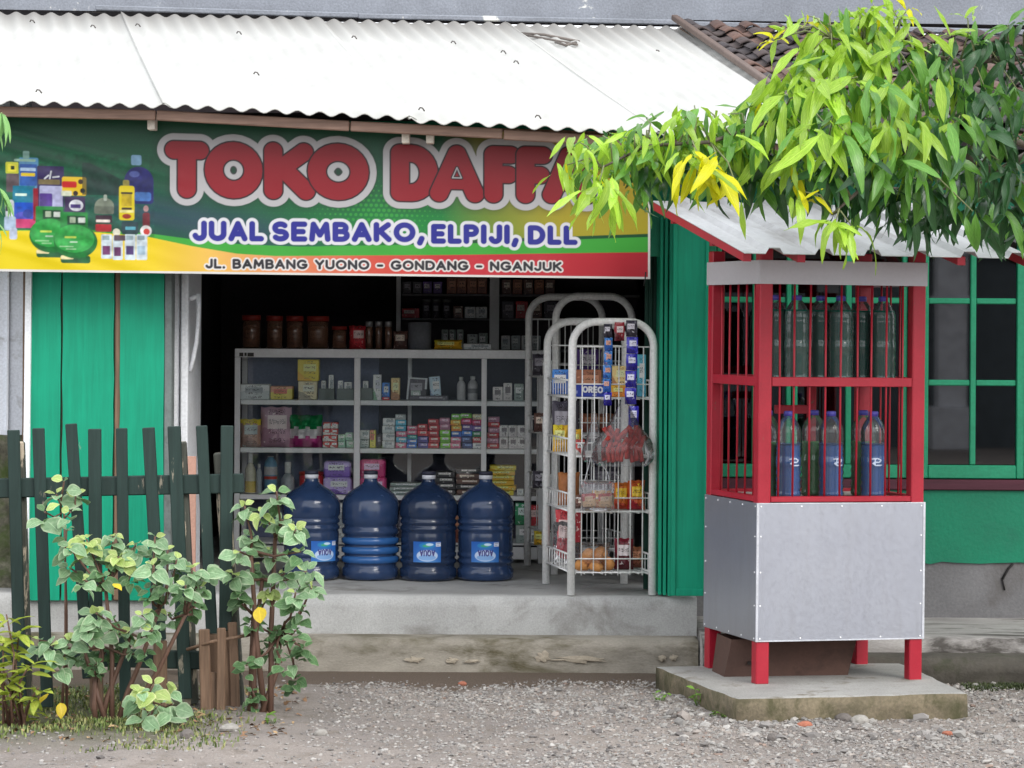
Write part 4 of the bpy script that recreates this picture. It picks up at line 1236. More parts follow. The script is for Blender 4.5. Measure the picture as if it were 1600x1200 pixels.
o = mb.build('concrete_slab', [m_slab, m_slabside], None, (1.1, 11.9, 0))
tag(o, 'low grey concrete slab under the red kiosk', kind='structure')

# cardboard box behind the kiosk legs
m_card = M('cardboard', (86, 64, 56), .85, scale=5, var=.12, fine=.05, bump=.1, stain=(66, 50, 44))
cb = empty('cardboard_box', (1.1, 12.1, .087), 'brown cardboard box tucked under the fuel kiosk', 'box', rot=(0, 0, R(10)))
mb = MB(); mb.add([(-.27, -.10, 0), (.24, -.10, 0), (.24, .10, 0), (-.27, .10, 0), (-.245, -.12, .15), (.27, -.12, .15), (.27, .12, .15), (-.245, .12, .15)],
   [(3, 2, 1, 0), (0, 1, 5, 4), (1, 2, 6, 5), (2, 3, 7, 6), (3, 0, 4, 7)]); mb.build('carton', m_card, cb, local=True)
mb = MB(); mb.box((-.18, -.1265, .05), (-.14, -.114, .062)); mb.build('hand_hole', M('hole_dark', (34, 26, 22)), cb, local=True)

# bottles in the kiosk
m_pet = glassy('clear_plastic', (.95, .98, .98), .95, .06, 1.5, (214, 220, 222), .06)
def liquid(name, col, tr=.45):
    t = NT(name); t.set(Base_Color=lin(col), Roughness=.12)
    t.b.inputs['Transmission Weight'].default_value = tr; t.b.inputs['IOR'].default_value = 1.33
    return t.m
m_blue_l = liquid('blue_fuel', (26, 84, 152), .0); m_green_l = liquid('green_fuel', (84, 138, 88), .2); m_dgreen_l = liquid('dark_green_fuel', (30, 84, 72), .1)
m_bcap = M('blue_cap', (70, 66, 150), .4, var=.05)
prof = [(.036, 0), (.042, .006), (.0435, .018), (.040, .030), (.0435, .042), (.0400, .056), (.0435, .068), (.0400, .082), (.0435, .095), (.0402, .108), (.0434, .118), (.0434, .148), (.0400, .156), (.0434, .164), (.0400, .173), (.0434, .181), (.0402, .190), (.0434, .199), (.0402, .208), (.0434, .217), (.0405, .227), (.043, .238), (.040, .258), (.031, .280), (.020, .297), (.0145, .303), (.0145, .312)]
def cut(pr, h, k):
    out = [(r_ * k, z + .002) for r_, z in pr if z < h]
    return out + [(out[-1][0], h)]
bot_me = MB().lathe(prof, 20, capt=False).mesh('shell', m_pet)
cap_me = MB().lathe([(.0165, .302), (.0165, .318), (.013, .321)], 14).mesh('cap', m_bcap)
liq = {}
for nm, mt, h in (('b', m_blue_l, .20), ('g', m_green_l, .205), ('d', m_dgreen_l, .268)):
    liq[nm] = MB().lathe(cut(prof, h, .965), 18).mesh('fuel', mt)
ev = Canvas(26, 22, 0, 0, 1, (230, 236, 244))
dd = ev.stroke([[(4, 4), (14, 3), (20, 7), (16, 12), (8, 11), (5, 14), (10, 19), (21, 18)], [(9, 6), (9, 16)]], 4); ev.sdf(dd - 1.1, (176, 196, 224))
em_me = print_mesh('emblem', ev, lambda U, V: (.0442 * np.sin((U - .5) * 1.1), -.0442 * np.cos((U - .5) * 1.1), .152 - V * .034), vcol('emblem_print', .5), masked=True)
spots = [('g', .115, .20, 'lower', 'green fuel bottle behind the left front post of the kiosk, lower shelf'),
         ('b', .165, .10, 'lower', 'blue fuel bottle at the front of the left pair, lower kiosk shelf'),
         ('g', .328, .24, 'lower', 'green fuel bottle at the back of the middle pair, lower kiosk shelf'),
         ('b', .345, .10, 'lower', 'blue fuel bottle at the front of the middle pair, lower kiosk shelf'),
         ('g', .545, .25, 'lower', 'green fuel bottle at the back of the right pair, lower kiosk shelf'),
         ('b', .525, .10, 'lower', 'blue fuel bottle at the front of the right pair, lower kiosk shelf'),
         ('d', .13, .17, 'upper', 'leftmost dark green bottle on the upper kiosk shelf'),
         ('d', .195, .10, 'upper', 'second dark green bottle from the left on the upper kiosk shelf'),
         ('d', .335, .20, 'upper', 'third dark green bottle from the left on the upper kiosk shelf'),
         ('d', .385, .11, 'upper', 'fourth dark green bottle from the left on the upper kiosk shelf'),
         ('d', .52, .22, 'upper', 'fifth dark green bottle from the left on the upper kiosk shelf'),
         ('d', .57, .12, 'upper', 'rightmost dark green bottle on the upper kiosk shelf')]
KM = Matrix.Translation(KO) @ Euler((0, R(.30), R(16))).to_matrix().to_4x4()
for k, (kind, x, y, lv, lab) in enumerate(spots):
    base = KM @ Vector((x, y, Zb1 + .0125 if lv == 'lower' else Zm0 + .0145))
    b = empty('fuel_bottle', base, lab, 'bottle', 'fuel bottles in the kiosk', (0, 0, R(10 + (k * 37) % 23)))
    b.scale = (1.18, 1.18, 1.07)
    link_mesh('shell', bot_me, b); link_mesh('cap', cap_me, b); link_mesh('fuel', liq[kind], b)
    if kind == 'b': link_mesh('emblem', em_me, b)

# ------------------------------------------------------------------ water jugs
t = NT('jug_plastic')
sx = t.n('ShaderNodeSeparateXYZ'); t.l(t.coord('Object'), sx.inputs[0])
jn_ = t.noise(t.coord('Object'), 14, 6, .6)
t.set(Base_Color=t.mix(t.ramp(jn_, [(.35, 0.0), (.7, 1.0)]), (.022, .046, .115), (.030, .060, .145)))
oj_ = t.n('ShaderNodeObjectInfo'); hj_ = t.n('ShaderNodeHueSaturation'); mj_ = t.n('ShaderNodeMapRange'); t.l(oj_.outputs['Random'], mj_.inputs[0]); mj_.inputs[3].default_value = .7; mj_.inputs[4].default_value = 1.35; t.l(mj_.outputs[0], hj_.inputs['Value']); t.l(t.b.inputs['Base Color'].links[0].from_socket, hj_.inputs['Color']); t.l(hj_.outputs[0], t.b.inputs['Base Color'])
t.l(t.ramp(jn_, [(.3, .1), (.75, .3)]), t.b.inputs['Roughness'])
t.b.inputs['Transmission Weight'].default_value = .25; t.b.inputs['IOR'].default_value = 1.4
t.b.inputs['Coat Weight'].default_value = .4; t.b.inputs['Coat Roughness'].default_value = .1
m_jug = t.m
t = NT('jug_plastic_lit'); t.set(Base_Color=(.035, .14, .40), Roughness=.2); t.b.inputs['Transmission Weight'].default_value = .2  # brighter blue for the lower ribs: light through the water put into colour
m_jugb = t.m
RJ = .132
def jugprof(ribs):
    p = [(.108, 0), (.122, .004), (.129, .015), (.130, .05), (.122, .058), (.1205, .066)]
    zs = [.075, .118, .161, .204] if ribs else [.075, .105, .225, .255]
    if ribs:
        for z in zs: p += [(.121, z), (.131, z + .007), (.132, z + .026), (.121, z + .034)]
        p += [(.123, .25), (.132, .258), (.132, .30)]
    else:
        for z in zs[:2]: p += [(.1225, z), (.129, z + .006), (.129, z + .018), (.1225, z + .024)]
        p += [(.126, .135), (.126, .215)]
        for z in zs[2:]: p += [(.123, z), (.130, z + .006), (.130, z + .018), (.123, z + .024)]
        p += [(.127, .288), (.132, .296), (.132, .33)]
    p += [(.131, .345), (.125, .365), (.110, .388), (.086, .408), (.058, .424), (.040, .436), (.031, .447), (.029, .462), (.029, .474)]
    return p
jb = {False: MB().lathe(jugprof(False), 40, capt=False).mesh('body', m_jug), True: MB().lathe(jugprof(True), 40, capt=False).mesh('body', m_jug)}
jn = MB().lathe([(.0315, .461), (.0315, .478), (.029, .480)], 20).mesh('seal', M('seal_white', (212, 214, 222), .45, var=.04))
jc = MB().lathe([(.0325, .4795), (.0325, .492), (.029, .496)], 20).mesh('cap', M('jug_cap', (44, 46, 62), .5))
lv = Canvas(92, 66, 0, 0, 1, (26, 92, 178))
lv.put(np.clip(1 - np.abs(lv.X - 46) / 60, 0, 1) * np.clip((lv.Y) / 66, 0, 1) * .6, (110, 176, 232))
lv.ell(46, 44, 34, 18, (196, 214, 240), .95); lv.ell(46, 50, 28, 9, (120, 168, 222), .85)
lv.ell(46, 12, 26, 9, (36, 130, 190)); lv.ell(44, 13, 13, 4, (70, 170, 130)); lv.ell(54, 9, 12, 4, (200, 226, 244))
lv.rr(74, 3, 90, 15, (226, 230, 238), 1); lv.rr(76, 5, 88, 7, (90, 100, 150), 0); lv.rr(76, 10, 86, 12, (90, 100, 150), 0)
pl = text_lines('AQUA', 24, 70, lambda x: 28, 16, .35, 1.0, flip=True)
dd = lv.stroke([l for L in pl for l in L], 4); lv.sdf(dd - 1.9, (60, 52, 128))
def lab_mesh(ang):
    return print_mesh('label', lv, lambda U, V: (.1335 * np.sin((U - .5) * .98 + ang), -.1335 * np.cos((U - .5) * .98 + ang), .182 - V * .094 + 0 * U), vcol('jug_label_print', .35))
lm0, lm1 = lab_mesh(.06), lab_mesh(.0)
for k, (px, ribs, lab, lm, ang) in enumerate(((486, False, 'blue water jug at the left end of the row, half behind the leafy shrub', lm1, .55),
      (578, True, 'blue ribbed water jug without a label, second from the left', None, 0),
      (669, False, 'blue water jug with blue white label, third from the left', lm0, -.08),
      (758, False, 'rightmost blue water jug, beside the white wire rack', lm1, .0))):
    g = P(px, 908, 13.80); g.z = PZ
    j = empty('water_jug', (g.x, 13.80 + .02 * (k % 2), PZ + .002), lab, 'water jug', 'blue water jugs on the shop floor', (0, 0, ang))
    link_mesh('body', jb[ribs], j); link_mesh('seal', jn, j); link_mesh('cap', jc, j)
    if lm is not None: link_mesh('label', lm, j)
    if ribs:
        for z in (.118, .161, .075):
            MB().lathe([(.1216, z + .001), (.1324, z + .007), (.1334, z + .026), (.1216, z + .0335)], 40, capb=False, capt=False).build('band', m_jugb, j, local=True)
# ------------------------------------------------------------------ display case with glass front
YC = 14.75
DC = .42
cx0, cx1 = P(366, 700, YC).x, P(850, 700, YC).x
zz = lambda py, px=600: P(px, py, YC).z
case = empty('display_case', ((cx0 + cx1) / 2, YC, PZ), 'aluminium glass fronted counter case full of small goods', 'display case')
s = YC / F
ctop = zz(546)
def cb_(name, lo, hi, mat=m_alu, bev=.002): return MB().box(lo, hi, bev).build(name, mat, case)
cb_('top_rail', (cx0, YC - .003, ctop - .042), (cx1, YC + .022, ctop)); cb_('top_board', (cx0, YC + .023, ctop - .022), (cx1, YC + DC, ctop - .004))
for x, w in ((cx0, .027), (cx1 - .027, .027)):
    cb_('post', (x, YC, PZ), (x + w, YC + .025, ctop - .043)); cb_('post', (x, YC + DC - .025, PZ), (x + w, YC + DC, ctop - .043))
for px, w in ((553, .030), (752, .026)):
    x = P(px, 650, YC).x; cb_('divider', (x, YC + .001, zz(778)), (x + w, YC + .022, ctop - .043))
x = P(633, 600, YC).x; cb_('back_divider', (x, YC + DC - .04, zz(778)), (x + .02, YC + DC - .02, ctop - .043))
shelf_z = []
for py in (626, 701, 774):
    z = zz(py); shelf_z.append(z)
    cb_('shelf_rail', (cx0 + .028, YC + .0235, z - .024), (cx1 - .028, YC + .042, z))
    cb_('shelf', (cx0 + .028, YC + .043, z - .012), (cx1 - .028, YC + DC - .045, z - .003), M('shelf_board', (176, 180, 184), .4, var=.05))
cb_('kick_rail', (cx0 + .028, YC, PZ + .02), (cx1 - .028, YC + .02, PZ + .08))
xm_ = P(592, 650, YC + DC).x
cb_('back_panel', (cx0 + .028, YC + DC - .012, PZ + .02), (xm_, YC + DC - .004, ctop - .043), M('case_back', (124, 132, 160), .7, var=.1))
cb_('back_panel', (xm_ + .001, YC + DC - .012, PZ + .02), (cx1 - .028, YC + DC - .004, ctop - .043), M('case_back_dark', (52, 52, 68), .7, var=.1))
cb_('lower_shelf', (cx0 + .028, YC + .043, PZ + .085), (cx1 - .028, YC + DC - .045, PZ + .095), m_alu)
cb_('glass_front', (cx0 + .028, YC + .003, zz(774)), (P(553, 650, YC).x - .001, YC + .007, ctop - .044), m_glass, 0)
cb_('glass_front', (P(553, 650, YC).x + .031, YC + .003, zz(774)), (P(752, 650, YC).x - .001, YC + .007, ctop - .044), m_glass, 0)
cb_('glass_front', (P(752, 650, YC).x + .027, YC + .003, zz(774)), (cx1 - .028, YC + .007, ctop - .044), m_glass, 0)
# worn sticker on the top rail: dark unreadable marks
a = P(374, 551, YC - .004); b = P(397, 557, YC - .004)
mb = MB(); 
for i, (f0, f1) in enumerate(((0, .28), (.34, .5), (.55, .98))): mb.box((a.x + (b.x - a.x) * f0, YC - .0052, b.z + .002 * (i % 2)), (a.x + (b.x - a.x) * f1, YC - .0036, a.z))
mb.build('sticker', M('sticker_dark', (70, 68, 64), .6), case)

# goods ---------------------------------------------------------------
C_ = {}
def cm(name, a, b, c=(228, 228, 224), **kw): f_ = lambda q: tuple(min(250, x * 1.18 + 8) for x in q); C_[name] = carton('pack_' + name, f_(a), f_(b), f_(c), **kw); return C_[name]
cm('white', (206, 208, 204), (186, 190, 190), (150, 156, 160)); cm('grey', (160, 166, 166), (146, 152, 154), (190, 194, 192)); cm('yellow', (226, 186, 52), (206, 160, 40), (238, 216, 130))
cm('peach', (206, 150, 120), (228, 190, 90), (196, 110, 96)); cm('cream', (206, 194, 160), (150, 140, 120), (220, 214, 190)); cm('whitegreen', (206, 212, 204), (120, 160, 130), (180, 180, 190))
cm('blue', (56, 120, 196), (36, 84, 160), (214, 224, 236)); cm('tan', (208, 180, 120), (160, 110, 70), (226, 206, 160)); cm('red', (190, 50, 58), (160, 36, 46), (226, 180, 176)); cm('redwhite', (196, 84, 80), (214, 200, 196), (226, 220, 216))
cm('mint', (176, 202, 186), (140, 180, 160), (220, 230, 224)); cm('cyan', (90, 172, 196), (70, 150, 176), (214, 226, 230)); cm('pink', (216, 128, 150), (196, 96, 126), (236, 210, 216)); cm('teal', (40, 140, 140), (30, 110, 116), (150, 196, 190))
cm('indigo', (66, 64, 140), (50, 46, 112), (170, 160, 196)); cm('lime', (128, 196, 60), (90, 160, 40), (226, 236, 206)); cm('orange', (232, 156, 44), (206, 120, 36), (240, 200, 120)); cm('magenta', (186, 40, 96), (150, 30, 76), (226, 150, 180))
cm('purple', (104, 76, 150), (78, 54, 120), (206, 196, 226)); cm('green', (40, 140, 90), (26, 110, 66), (190, 220, 200)); cm('mauve', (176, 116, 140), (150, 96, 120), (206, 170, 186)); cm('floral', (206, 200, 198), (188, 180, 180), (110, 100, 104))
cm('black', (60, 56, 58), (46, 42, 46), (206, 200, 196), dark=.7); cm('brown', (110, 78, 68), (84, 58, 52), (206, 190, 176)); cm('silver', (150, 160, 154), (126, 138, 134), (206, 212, 206)); cm('dark', (70, 66, 76), (50, 46, 54), (140, 136, 144)); cm('rust', (140, 84, 58), (116, 62, 46), (176, 120, 90)); cm('paleblue', (176, 194, 214), (120, 140, 170), (206, 214, 224)); cm('lav', (176, 158, 206), (120, 88, 170), (226, 218, 236)); cm('hotpink', (206, 76, 130), (182, 44, 104), (240, 180, 206)); cm('darkblue', (34, 62, 116), (26, 46, 92), (110, 140, 190))
m_lidw = M('lid_white', (220, 220, 218), .4)
NAMEC = dict(white='white', grey='grey', yellow='yellow', peach='peach', cream='cream', whitegreen='white and green', blue='blue', tan='tan', red='red', redwhite='red and white', mint='pale mint', cyan='light blue', pink='pink', teal='teal', indigo='indigo', lime='lime green', orange='orange', magenta='crimson', purple='purple', green='green', mauve='mauve', floral='white patterned', black='black lettered', brown='brown lettered', silver='silver', dark='dark', rust='rust brown', paleblue='pale blue', lav='lilac', hotpink='hot pink', darkblue='dark blue')
def pack(x0, y0, x1, y1, colr, label, Y=YC + .07, dep=None, base=None, name='carton', cat='box', group=None, bev=.0025, tilt=0, yaw=0):
    a = P(x0, y0, Y); b = P(x1, y1, Y)
    w, h = b.x - a.x, a.z - b.z
    zb = b.z if base is None else base
    dep = dep or min(max(w, .05), .11)
    mb = MB().box((-w / 2, 0, 0), (w / 2, dep, h), bev)
    mt = C_[colr] if isinstance(colr, str) else colr
    o = mb.build(name, mt, None, None)
    o.location = ((a.x + b.x) / 2, Y, zb); o.rotation_euler = (0, R(tilt), R(yaw))
    return tag(o, label, cat, group)
S1, S2, S3 = shelf_z
ORD = ['bottom', 'second-lowest', 'third-lowest', 'fourth-lowest', 'fifth-lowest', 'sixth-lowest']
def stack(x0, x1, ytop, ybase, cols, where, base, group, Y=YC + .07, jit=1.0, name='carton', cat='box'):
    """a pile of packs, listed from the bottom up; every pack its own thing"""
    n = len(cols); h = (ybase - ytop) / n
    z = base; r = random.Random(int(x0 * 7 + ytop))
    hh = h * Y / F
    for i, cname in enumerate(cols):
        yb = ybase - i * h
        dx = r.uniform(-1, 1) * jit
        pos = ORD[i] if i < n - 1 else 'top'
        if n == 1: pos = ''
        lab = f'{NAMEC[cname]} carton {pos + " " if pos else ""}{"in" if n > 1 else "on"} {where}'
        pack(x0 + dx, yb - h + .3, x1 + dx, yb, cname, ' '.join(lab.split()), Y, base=z, group=group, name=name, cat=cat, yaw=r.uniform(-3, 3))
        z += hh
g1, g2, g3 = 'goods on the top case shelf', 'goods on the middle case shelf', 'goods on the bottom case shelf'
# top shelf
pack(374.6, 602, 421, 626, 'white', 'long plain white carton at the left end of the top case shelf', group=g1, base=S1)
pack(422.6, 605, 457, 626, 'peach', 'low peach and yellow carton beside the long white one on top shelf', group=g1, base=S1)
pack(466, 597, 495, 626, 'cream', 'beige carton under the tall yellow carton on the top case shelf', group=g1, base=S1)
zt_ = S1 + 29 * (YC + .07) / F + .001
pack(465, 563.5, 498, 597, 'yellow', 'tall yellow carton standing on a beige carton, top case shelf', group=g1, base=zt_)
m_tray = glassy('grey_tray', (.75, .8, .78), .8, .2, 1.4, (150, 160, 156), .55)
def tray(x0, x1, y0, label):
    a = P(x0, y0, YC + .06); b = P(x1, 626, YC + .06); h = a.z - b.z; z = S1
    mb = MB(); Y0, Y1 = YC + .06, YC + .15
    mb.box((a.x, Y0, z), (b.x, Y0 + .003, z + h)).box((a.x, Y1, z), (b.x, Y1 + .003, z + h)).box((a.x, Y0 + .0031, z), (a.x + .003, Y1 - .0001, z + h)).box((b.x - .003, Y0 + .0031, z), (b.x, Y1 - .0001, z + h)).box((a.x + .0031, Y0 + .0031, z), (b.x - .0031, Y1 - .0001, z + .003))
    o = mb.build('tray', m_tray, None, ((a.x + b.x) / 2, YC + .1, z)); tag(o, label, 'tray', g1)
tray(498, 522, 608, 'leftmost grey plastic tray on the top case shelf, holding two slim cartons')
tray(526.5, 552, 608, 'middle grey plastic tray on the top case shelf, left of the divider')
tray(562, 582, 607, 'grey plastic tray right of the divider on the top case shelf')
for x0, x1, y0, lab in ((502, 509, 596, 'short slim white carton in the leftmost grey tray'), (513.5, 521, 587, 'tall slim white carton in the leftmost grey tray'), (528, 535.5, 596, 'slim white carton in the middle grey tray'), (538, 549.5, 598, 'squat white carton in the middle grey tray'), (567, 575, 596, 'slim white carton in the tray right of the divider')):
    pack(x0, y0, x1, 625, 'white', lab, YC + .075, dep=.03, base=S1 + .0035, group=g1)
pack(583, 586, 595.6, 626, 'whitegreen', 'tall white and green carton on the top case shelf', group=g1, base=S1)
pack(597, 598.5, 608.6, 626, 'blue', 'blue carton with a red foot on the top case shelf', group=g1, base=S1)
pack(597, 621, 608.6, 626, 'red', 'flat red carton in front of the blue one on top case shelf', YC + .06, dep=.008, base=S1, group=g1)
pack(611, 591, 624.7, 626, 'tan', 'tall tan carton with red foot on the top case shelf', group=g1, base=S1)
# open dark box with white edges, leaning card, bottles
a = P(636, 589, YC + .09); b = P(666, 626, YC + .09)
bx = empty('open_box', ((a.x + b.x) / 2, YC + .09, S1), 'black box with white raised edges at the middle of the top case shelf', 'box', g1)
w, h = b.x - a.x, a.z - b.z
MB().box((-w/2, .012, 0), (w/2, .08, h * .93), .002).build('tray', C_['dark'], bx, local=True)
MB().box((-w/2 - .004, 0, 0), (-w/2 + .006, .011, h * .98), .001, 0, Matrix.Rotation(R(5), 4, 'Y')).build('edge', m_white, bx, local=True)
MB().box((-w/2 + .004, 0, h * .9), (w/2, .011, h * .96), .001, 0, Matrix.Rotation(R(3), 4, 'Y')).build('edge', m_white, bx, local=True)
MB().box((w/2 - .012, .0, h * .5), (w/2 - .002, .011, h * .9), .001, 0, Matrix.Rotation(R(4), 4, 'Y')).build('edge', m_white, bx, local=True)
MB().box((-w*.3, .002, .004), (w*.2, .011, h * .42), .001).build('card', C_['silver'], bx, local=True)
pack(673, 588, 690, 624, 'paleblue', 'pale blue tilted carton right of the black open box', YC + .12, dep=.03, base=S1 + .004, group=g1, tilt=-5)
pack(640, 618, 700, 626, 'dark', 'low dark tray of sachets in front of the pale blue carton', YC + .055, dep=.05, base=S1, group=g1)
def bottle(x0, x1, y0, ybase, base, mat, label, capm=m_lidw, Y=YC + .1, group=None, name='bottle', cat='bottle', sh=.72, bands=()):
    a = P(x0, y0, Y); b = P(x1, ybase, Y); r_ = (b.x - a.x) / 2; h = a.z - b.z
    o = empty(name, ((a.x + b.x) / 2, Y + r_, base), label, cat, group)
    MB().lathe([(r_ * .9, 0), (r_, h * .03), (r_, h * sh * .9), (r_ * .92, h * sh), (r_ * .5, h * (sh + .12)), (r_ * .42, h * (sh + .14)), (r_ * .42, h * .95)], 18).build('body', mat, o, local=True)
    MB().lathe([(r_ * .5, h * (sh + .15)), (r_ * .5, h * .98), (r_ * .44, h)], 14).build('cap', capm, o, local=True)
    for z0, z1, bm_ in bands: MB().lathe([(r_ * 1.015, h * z0), (r_ * 1.015, h * z1)], 18, capb=False, capt=False).build('band', bm_, o, local=True)
    return o
m_bw = M('bottle_white', (196, 194, 196), .35, var=.05); m_bcream = M('bottle_cream', (206, 200, 176), .4); m_by = M('bottle_yellow', (206, 176, 60), .4); m_bb = M('bottle_blue', (110, 160, 190), .35); m_bred = M('bottle_red', (196, 60, 50), .4); m_bgrey = M('bottle_grey', (170, 176, 182), .35)
bottle(714, 727, 589, 626, S1, m_bw, 'left of two white bottles standing on the top case shelf', group=g1)
bottle(731, 746, 588, 626, S1, m_bw, 'right of two white bottles on the top case shelf, grey banded', group=g1, bands=((.3, .5, M('band_grey', (120, 120, 124), .5)),))
pack(770, 604, 785.5, 626, 'floral', 'low white patterned carton at the right end of top case shelf', group=g1, base=S1)
pack(786.5, 598, 800, 626, 'floral', 'tall pale patterned carton between low carton and dark carton, top shelf', group=g1, base=S1)
pack(803.5, 599, 818, 626, 'silver', 'greyish tall carton at the far right of the top case shelf', group=g1, base=S1)
# middle shelf
def bag(x0, y0, x1, y1, Y, dep, mats, label, base=None, seed=0, group=None, name='snack_bag', cat='bag', crumple=.12, split=None, n=14, tilt=0):
    """pillow pack: two crumpled faces sealed along the edges"""
    a = P(x0, y0, Y); b = P(x1, y1, Y); w, h = b.x - a.x, a.z - b.z
    r = np.random.default_rng(seed + int(x0))
    mats = mats if isinstance(mats, (list, tuple)) else [mats]
    mb = MB()
    ph = r.uniform(0, 6, 8)
    for side in (-1, 1):
        vs_, fs = [], []
        for j in range(n + 1):
            for i in range(n + 1):
                u, v_ = i / n * 2 - 1, j / n * 2 - 1
                th = (1 - abs(u) ** 3.0) ** .7 * (1 - abs(v_) ** 4) ** .7
                cr_ = math.sin(u * 7 + v_ * 5 + ph[0]) * math.sin(v_ * 8 - u * 4 + ph[1]) + .6 * math.sin(u * 15 + ph[2] + v_ * 3) * math.sin(v_ * 13 + ph[3])
                y = side * dep / 2 * th * (1 + crumple * cr_)
                x = u * w / 2 * (1 - .05 * (1 - v_ * v_) + .02 * math.sin(v_ * 9 + ph[4]))
                z = (v_ + 1) / 2 * h * (1 + .015 * math.sin(u * 8 + ph[5]))
                vs_.append((x, y, z))
        for j in range(n):
            for i in range(n):
                q = j * (n + 1) + i
                f = (q, q + 1, q + n + 2, q + n + 1)
                fs.append(f if side < 0 else f[::-1])
        k0 = len(mb.m)
        mb.add(vs_, fs, 0, True)
        if split:
            for j in range(n):
                for i in range(n):
                    vv = (j + .5) / n
                    mi = 0
                    for lim, m_i in split:
                        if vv >= lim + .05 * math.sin(i * 1.3 + ph[6]): mi = m_i
                    mb.m[k0 + j * n + i] = mi
    o = mb.build(name, mats, None, None)
    o.location = ((a.x + b.x) / 2, Y + dep / 2, b.z if base is None else base); o.rotation_euler = (0, R(tilt), 0)
    return tag(o, label, cat, group)
m_foilg = M('foil_green', (24, 150, 84), .22, .3, var=.3, bump=.3); m_foilw = M('foil_white', (220, 214, 216), .3, .2, var=.15, bump=.3); m_foilm = M('foil_magenta', (186, 50, 130), .3, .2, var=.25)
cm('bagtan', (168, 134, 116), (140, 108, 96), (160, 170, 168)); cm('bagpink', (176, 142, 156), (150, 112, 130), (206, 190, 190))
bag(374, 657, 407, 701, YC + .06, .07, [C_['bagtan'], C_['yellow']], 'tan snack bag with yellow top at the left of the middle shelf', S2, 1, g2, split=[(.84, 1)])
bag(406, 638, 455, 701, YC + .07, .08, C_['bagpink'], 'tall mauve pink snack bag on the middle case shelf', S2, 2, g2)
bag(451, 650, 503, 701, YC + .055, .09, [m_foilm, m_foilw, m_foilg], 'shiny green white and magenta bag on the middle case shelf', S2, 3, g2, split=[(.32, 1), (.6, 2)], crumple=.3)
stack(504, 515.5, 661, 701, ['redwhite'] * 4, 'the left column of small red packs, middle case shelf', S2, g2)
stack(516, 527.5, 661, 701, ['redwhite'] * 4, 'the right column of small red packs, middle case shelf', S2, g2)
stack(528.5, 539.5, 680, 701, ['mint'] * 2, 'the left mint pile beside the case divider', S2, g2)
stack(540.5, 552, 677, 701, ['mint'] * 2, 'the right mint pile beside the case divider', S2, g2)
stack(561, 576, 673, 701, ['grey', 'white'], 'the short pile just right of the case divider', S2, g2)
pack(578, 673, 587, 701, 'peach', 'narrow peach carton beside the pile of white cartons, middle shelf', base=S2, group=g2)
pack(589, 679, 595, 701, 'dark', 'small dark pack squeezed beside the peach carton, middle shelf', base=S2, group=g2)
stack(597.5, 616.5, 654, 701, ['white'] * 4, 'the tall all white stack on the middle shelf', S2, g2)
stack(618.5, 635, 648, 701, ['pink', 'cyan', 'pink', 'cyan', 'cyan', 'grey'], 'the light blue and pink stack on the middle shelf', S2, g2)
stack(636, 651.5, 666, 701, ['blue', 'blue', 'teal', 'pink', 'pink'], 'the stack with pink above teal and blue, middle shelf', S2, g2)
stack(652.5, 668.5, 663, 701, ['indigo', 'indigo', 'red', 'red'], 'the stack with red above indigo, middle shelf', S2, g2)
stack(669.5, 686.5, 655, 701, ['red'] * 5, 'the tall all red stack on the middle shelf', S2, g2)
stack(687.5, 703.5, 653, 701, ['lime', 'lime', 'lime', 'mauve', 'mauve'], 'the stack with mauve above lime, middle shelf', S2, g2)
stack(704.5, 720.5, 647, 701, ['pink', 'pink', 'blue', 'orange', 'orange', 'lime'], 'the stack with orange in its middle, middle shelf', S2, g2)
stack(721.5, 737.5, 654, 701, ['darkblue', 'darkblue', 'blue', 'purple', 'magenta'], 'the dark blue and crimson stack on the middle shelf', S2, g2)
zc = S2 + 47.6 * (YC + .07) / F
pack(720, 646.5, 737, 653.5, 'lime', 'flat lime carton lying on top of the crimson carton, middle shelf', base=zc, group=g2)
stack(738.5, 754, 647, 701, ['white', 'red', 'green', 'purple', 'magenta', 'cream'], 'the many coloured stack beside the right divider', S2, g2)
stack(762, 780, 651, 701, ['red', 'mauve', 'red', 'mauve', 'red', 'mauve'], 'the red stack right of the right divider', S2, g2)
for i, x in enumerate((780.5, 794.5, 808.5)):
    stack(x, x + 13.5, 664, 701, ['floral', 'floral'], 'the %s patterned column at the right end' % ('left', 'centre', 'right')[i], S2, g2, jit=.2)
# bottom shelf
bottle(382, 399, 711, 774, S3, m_bcream, 'tall cream bottle with yellow foot at the left of the bottom shelf', group=g3, bands=((.02, .3, m_by),), sh=.6)
bottle(400, 409, 728, 774, S3, m_bgrey, 'short grey bottle between cream and blue bottles, bottom shelf', group=g3)
bottle(412, 432, 716, 774, S3, m_bb, 'light blue bottle with a red band on the bottom shelf', group=g3, bands=((.38, .46, m_bred), (.5, .72, m_bw)), sh=.84)
bottle(439, 459, 725, 774, S3, m_bgrey, 'pale grey bottle with tapering shoulders on the bottom shelf', group=g3, sh=.5)
def tin(x0, x1, y0, ybase, base, mat, capm, label, Y=YC + .1, group=None, name='jar', cat='jar', lid=.84, bodyname='body'):
    a = P(x0, y0, Y); b = P(x1, ybase, Y); r_ = (b.x - a.x) / 2; h = a.z - b.z
    o = empty(name, ((a.x + b.x) / 2, Y + r_, base), label, cat, group)
    MB().lathe([(r_ * .92, 0), (r_ * .98, h * .03), (r_ * .98, h * (lid - .06)), (r_ * .9, h * lid)], 20).build(bodyname, mat, o, local=True)
    MB().lathe([(r_, h * lid + .0005), (r_, h * .985), (r_ * .95, h)], 20).build('lid', capm, o, local=True)
    return o
tin(466, 505, 740, 774, S3, C_['red'], m_bred, 'round red tin behind the left water jug, bottom shelf', group=g3)
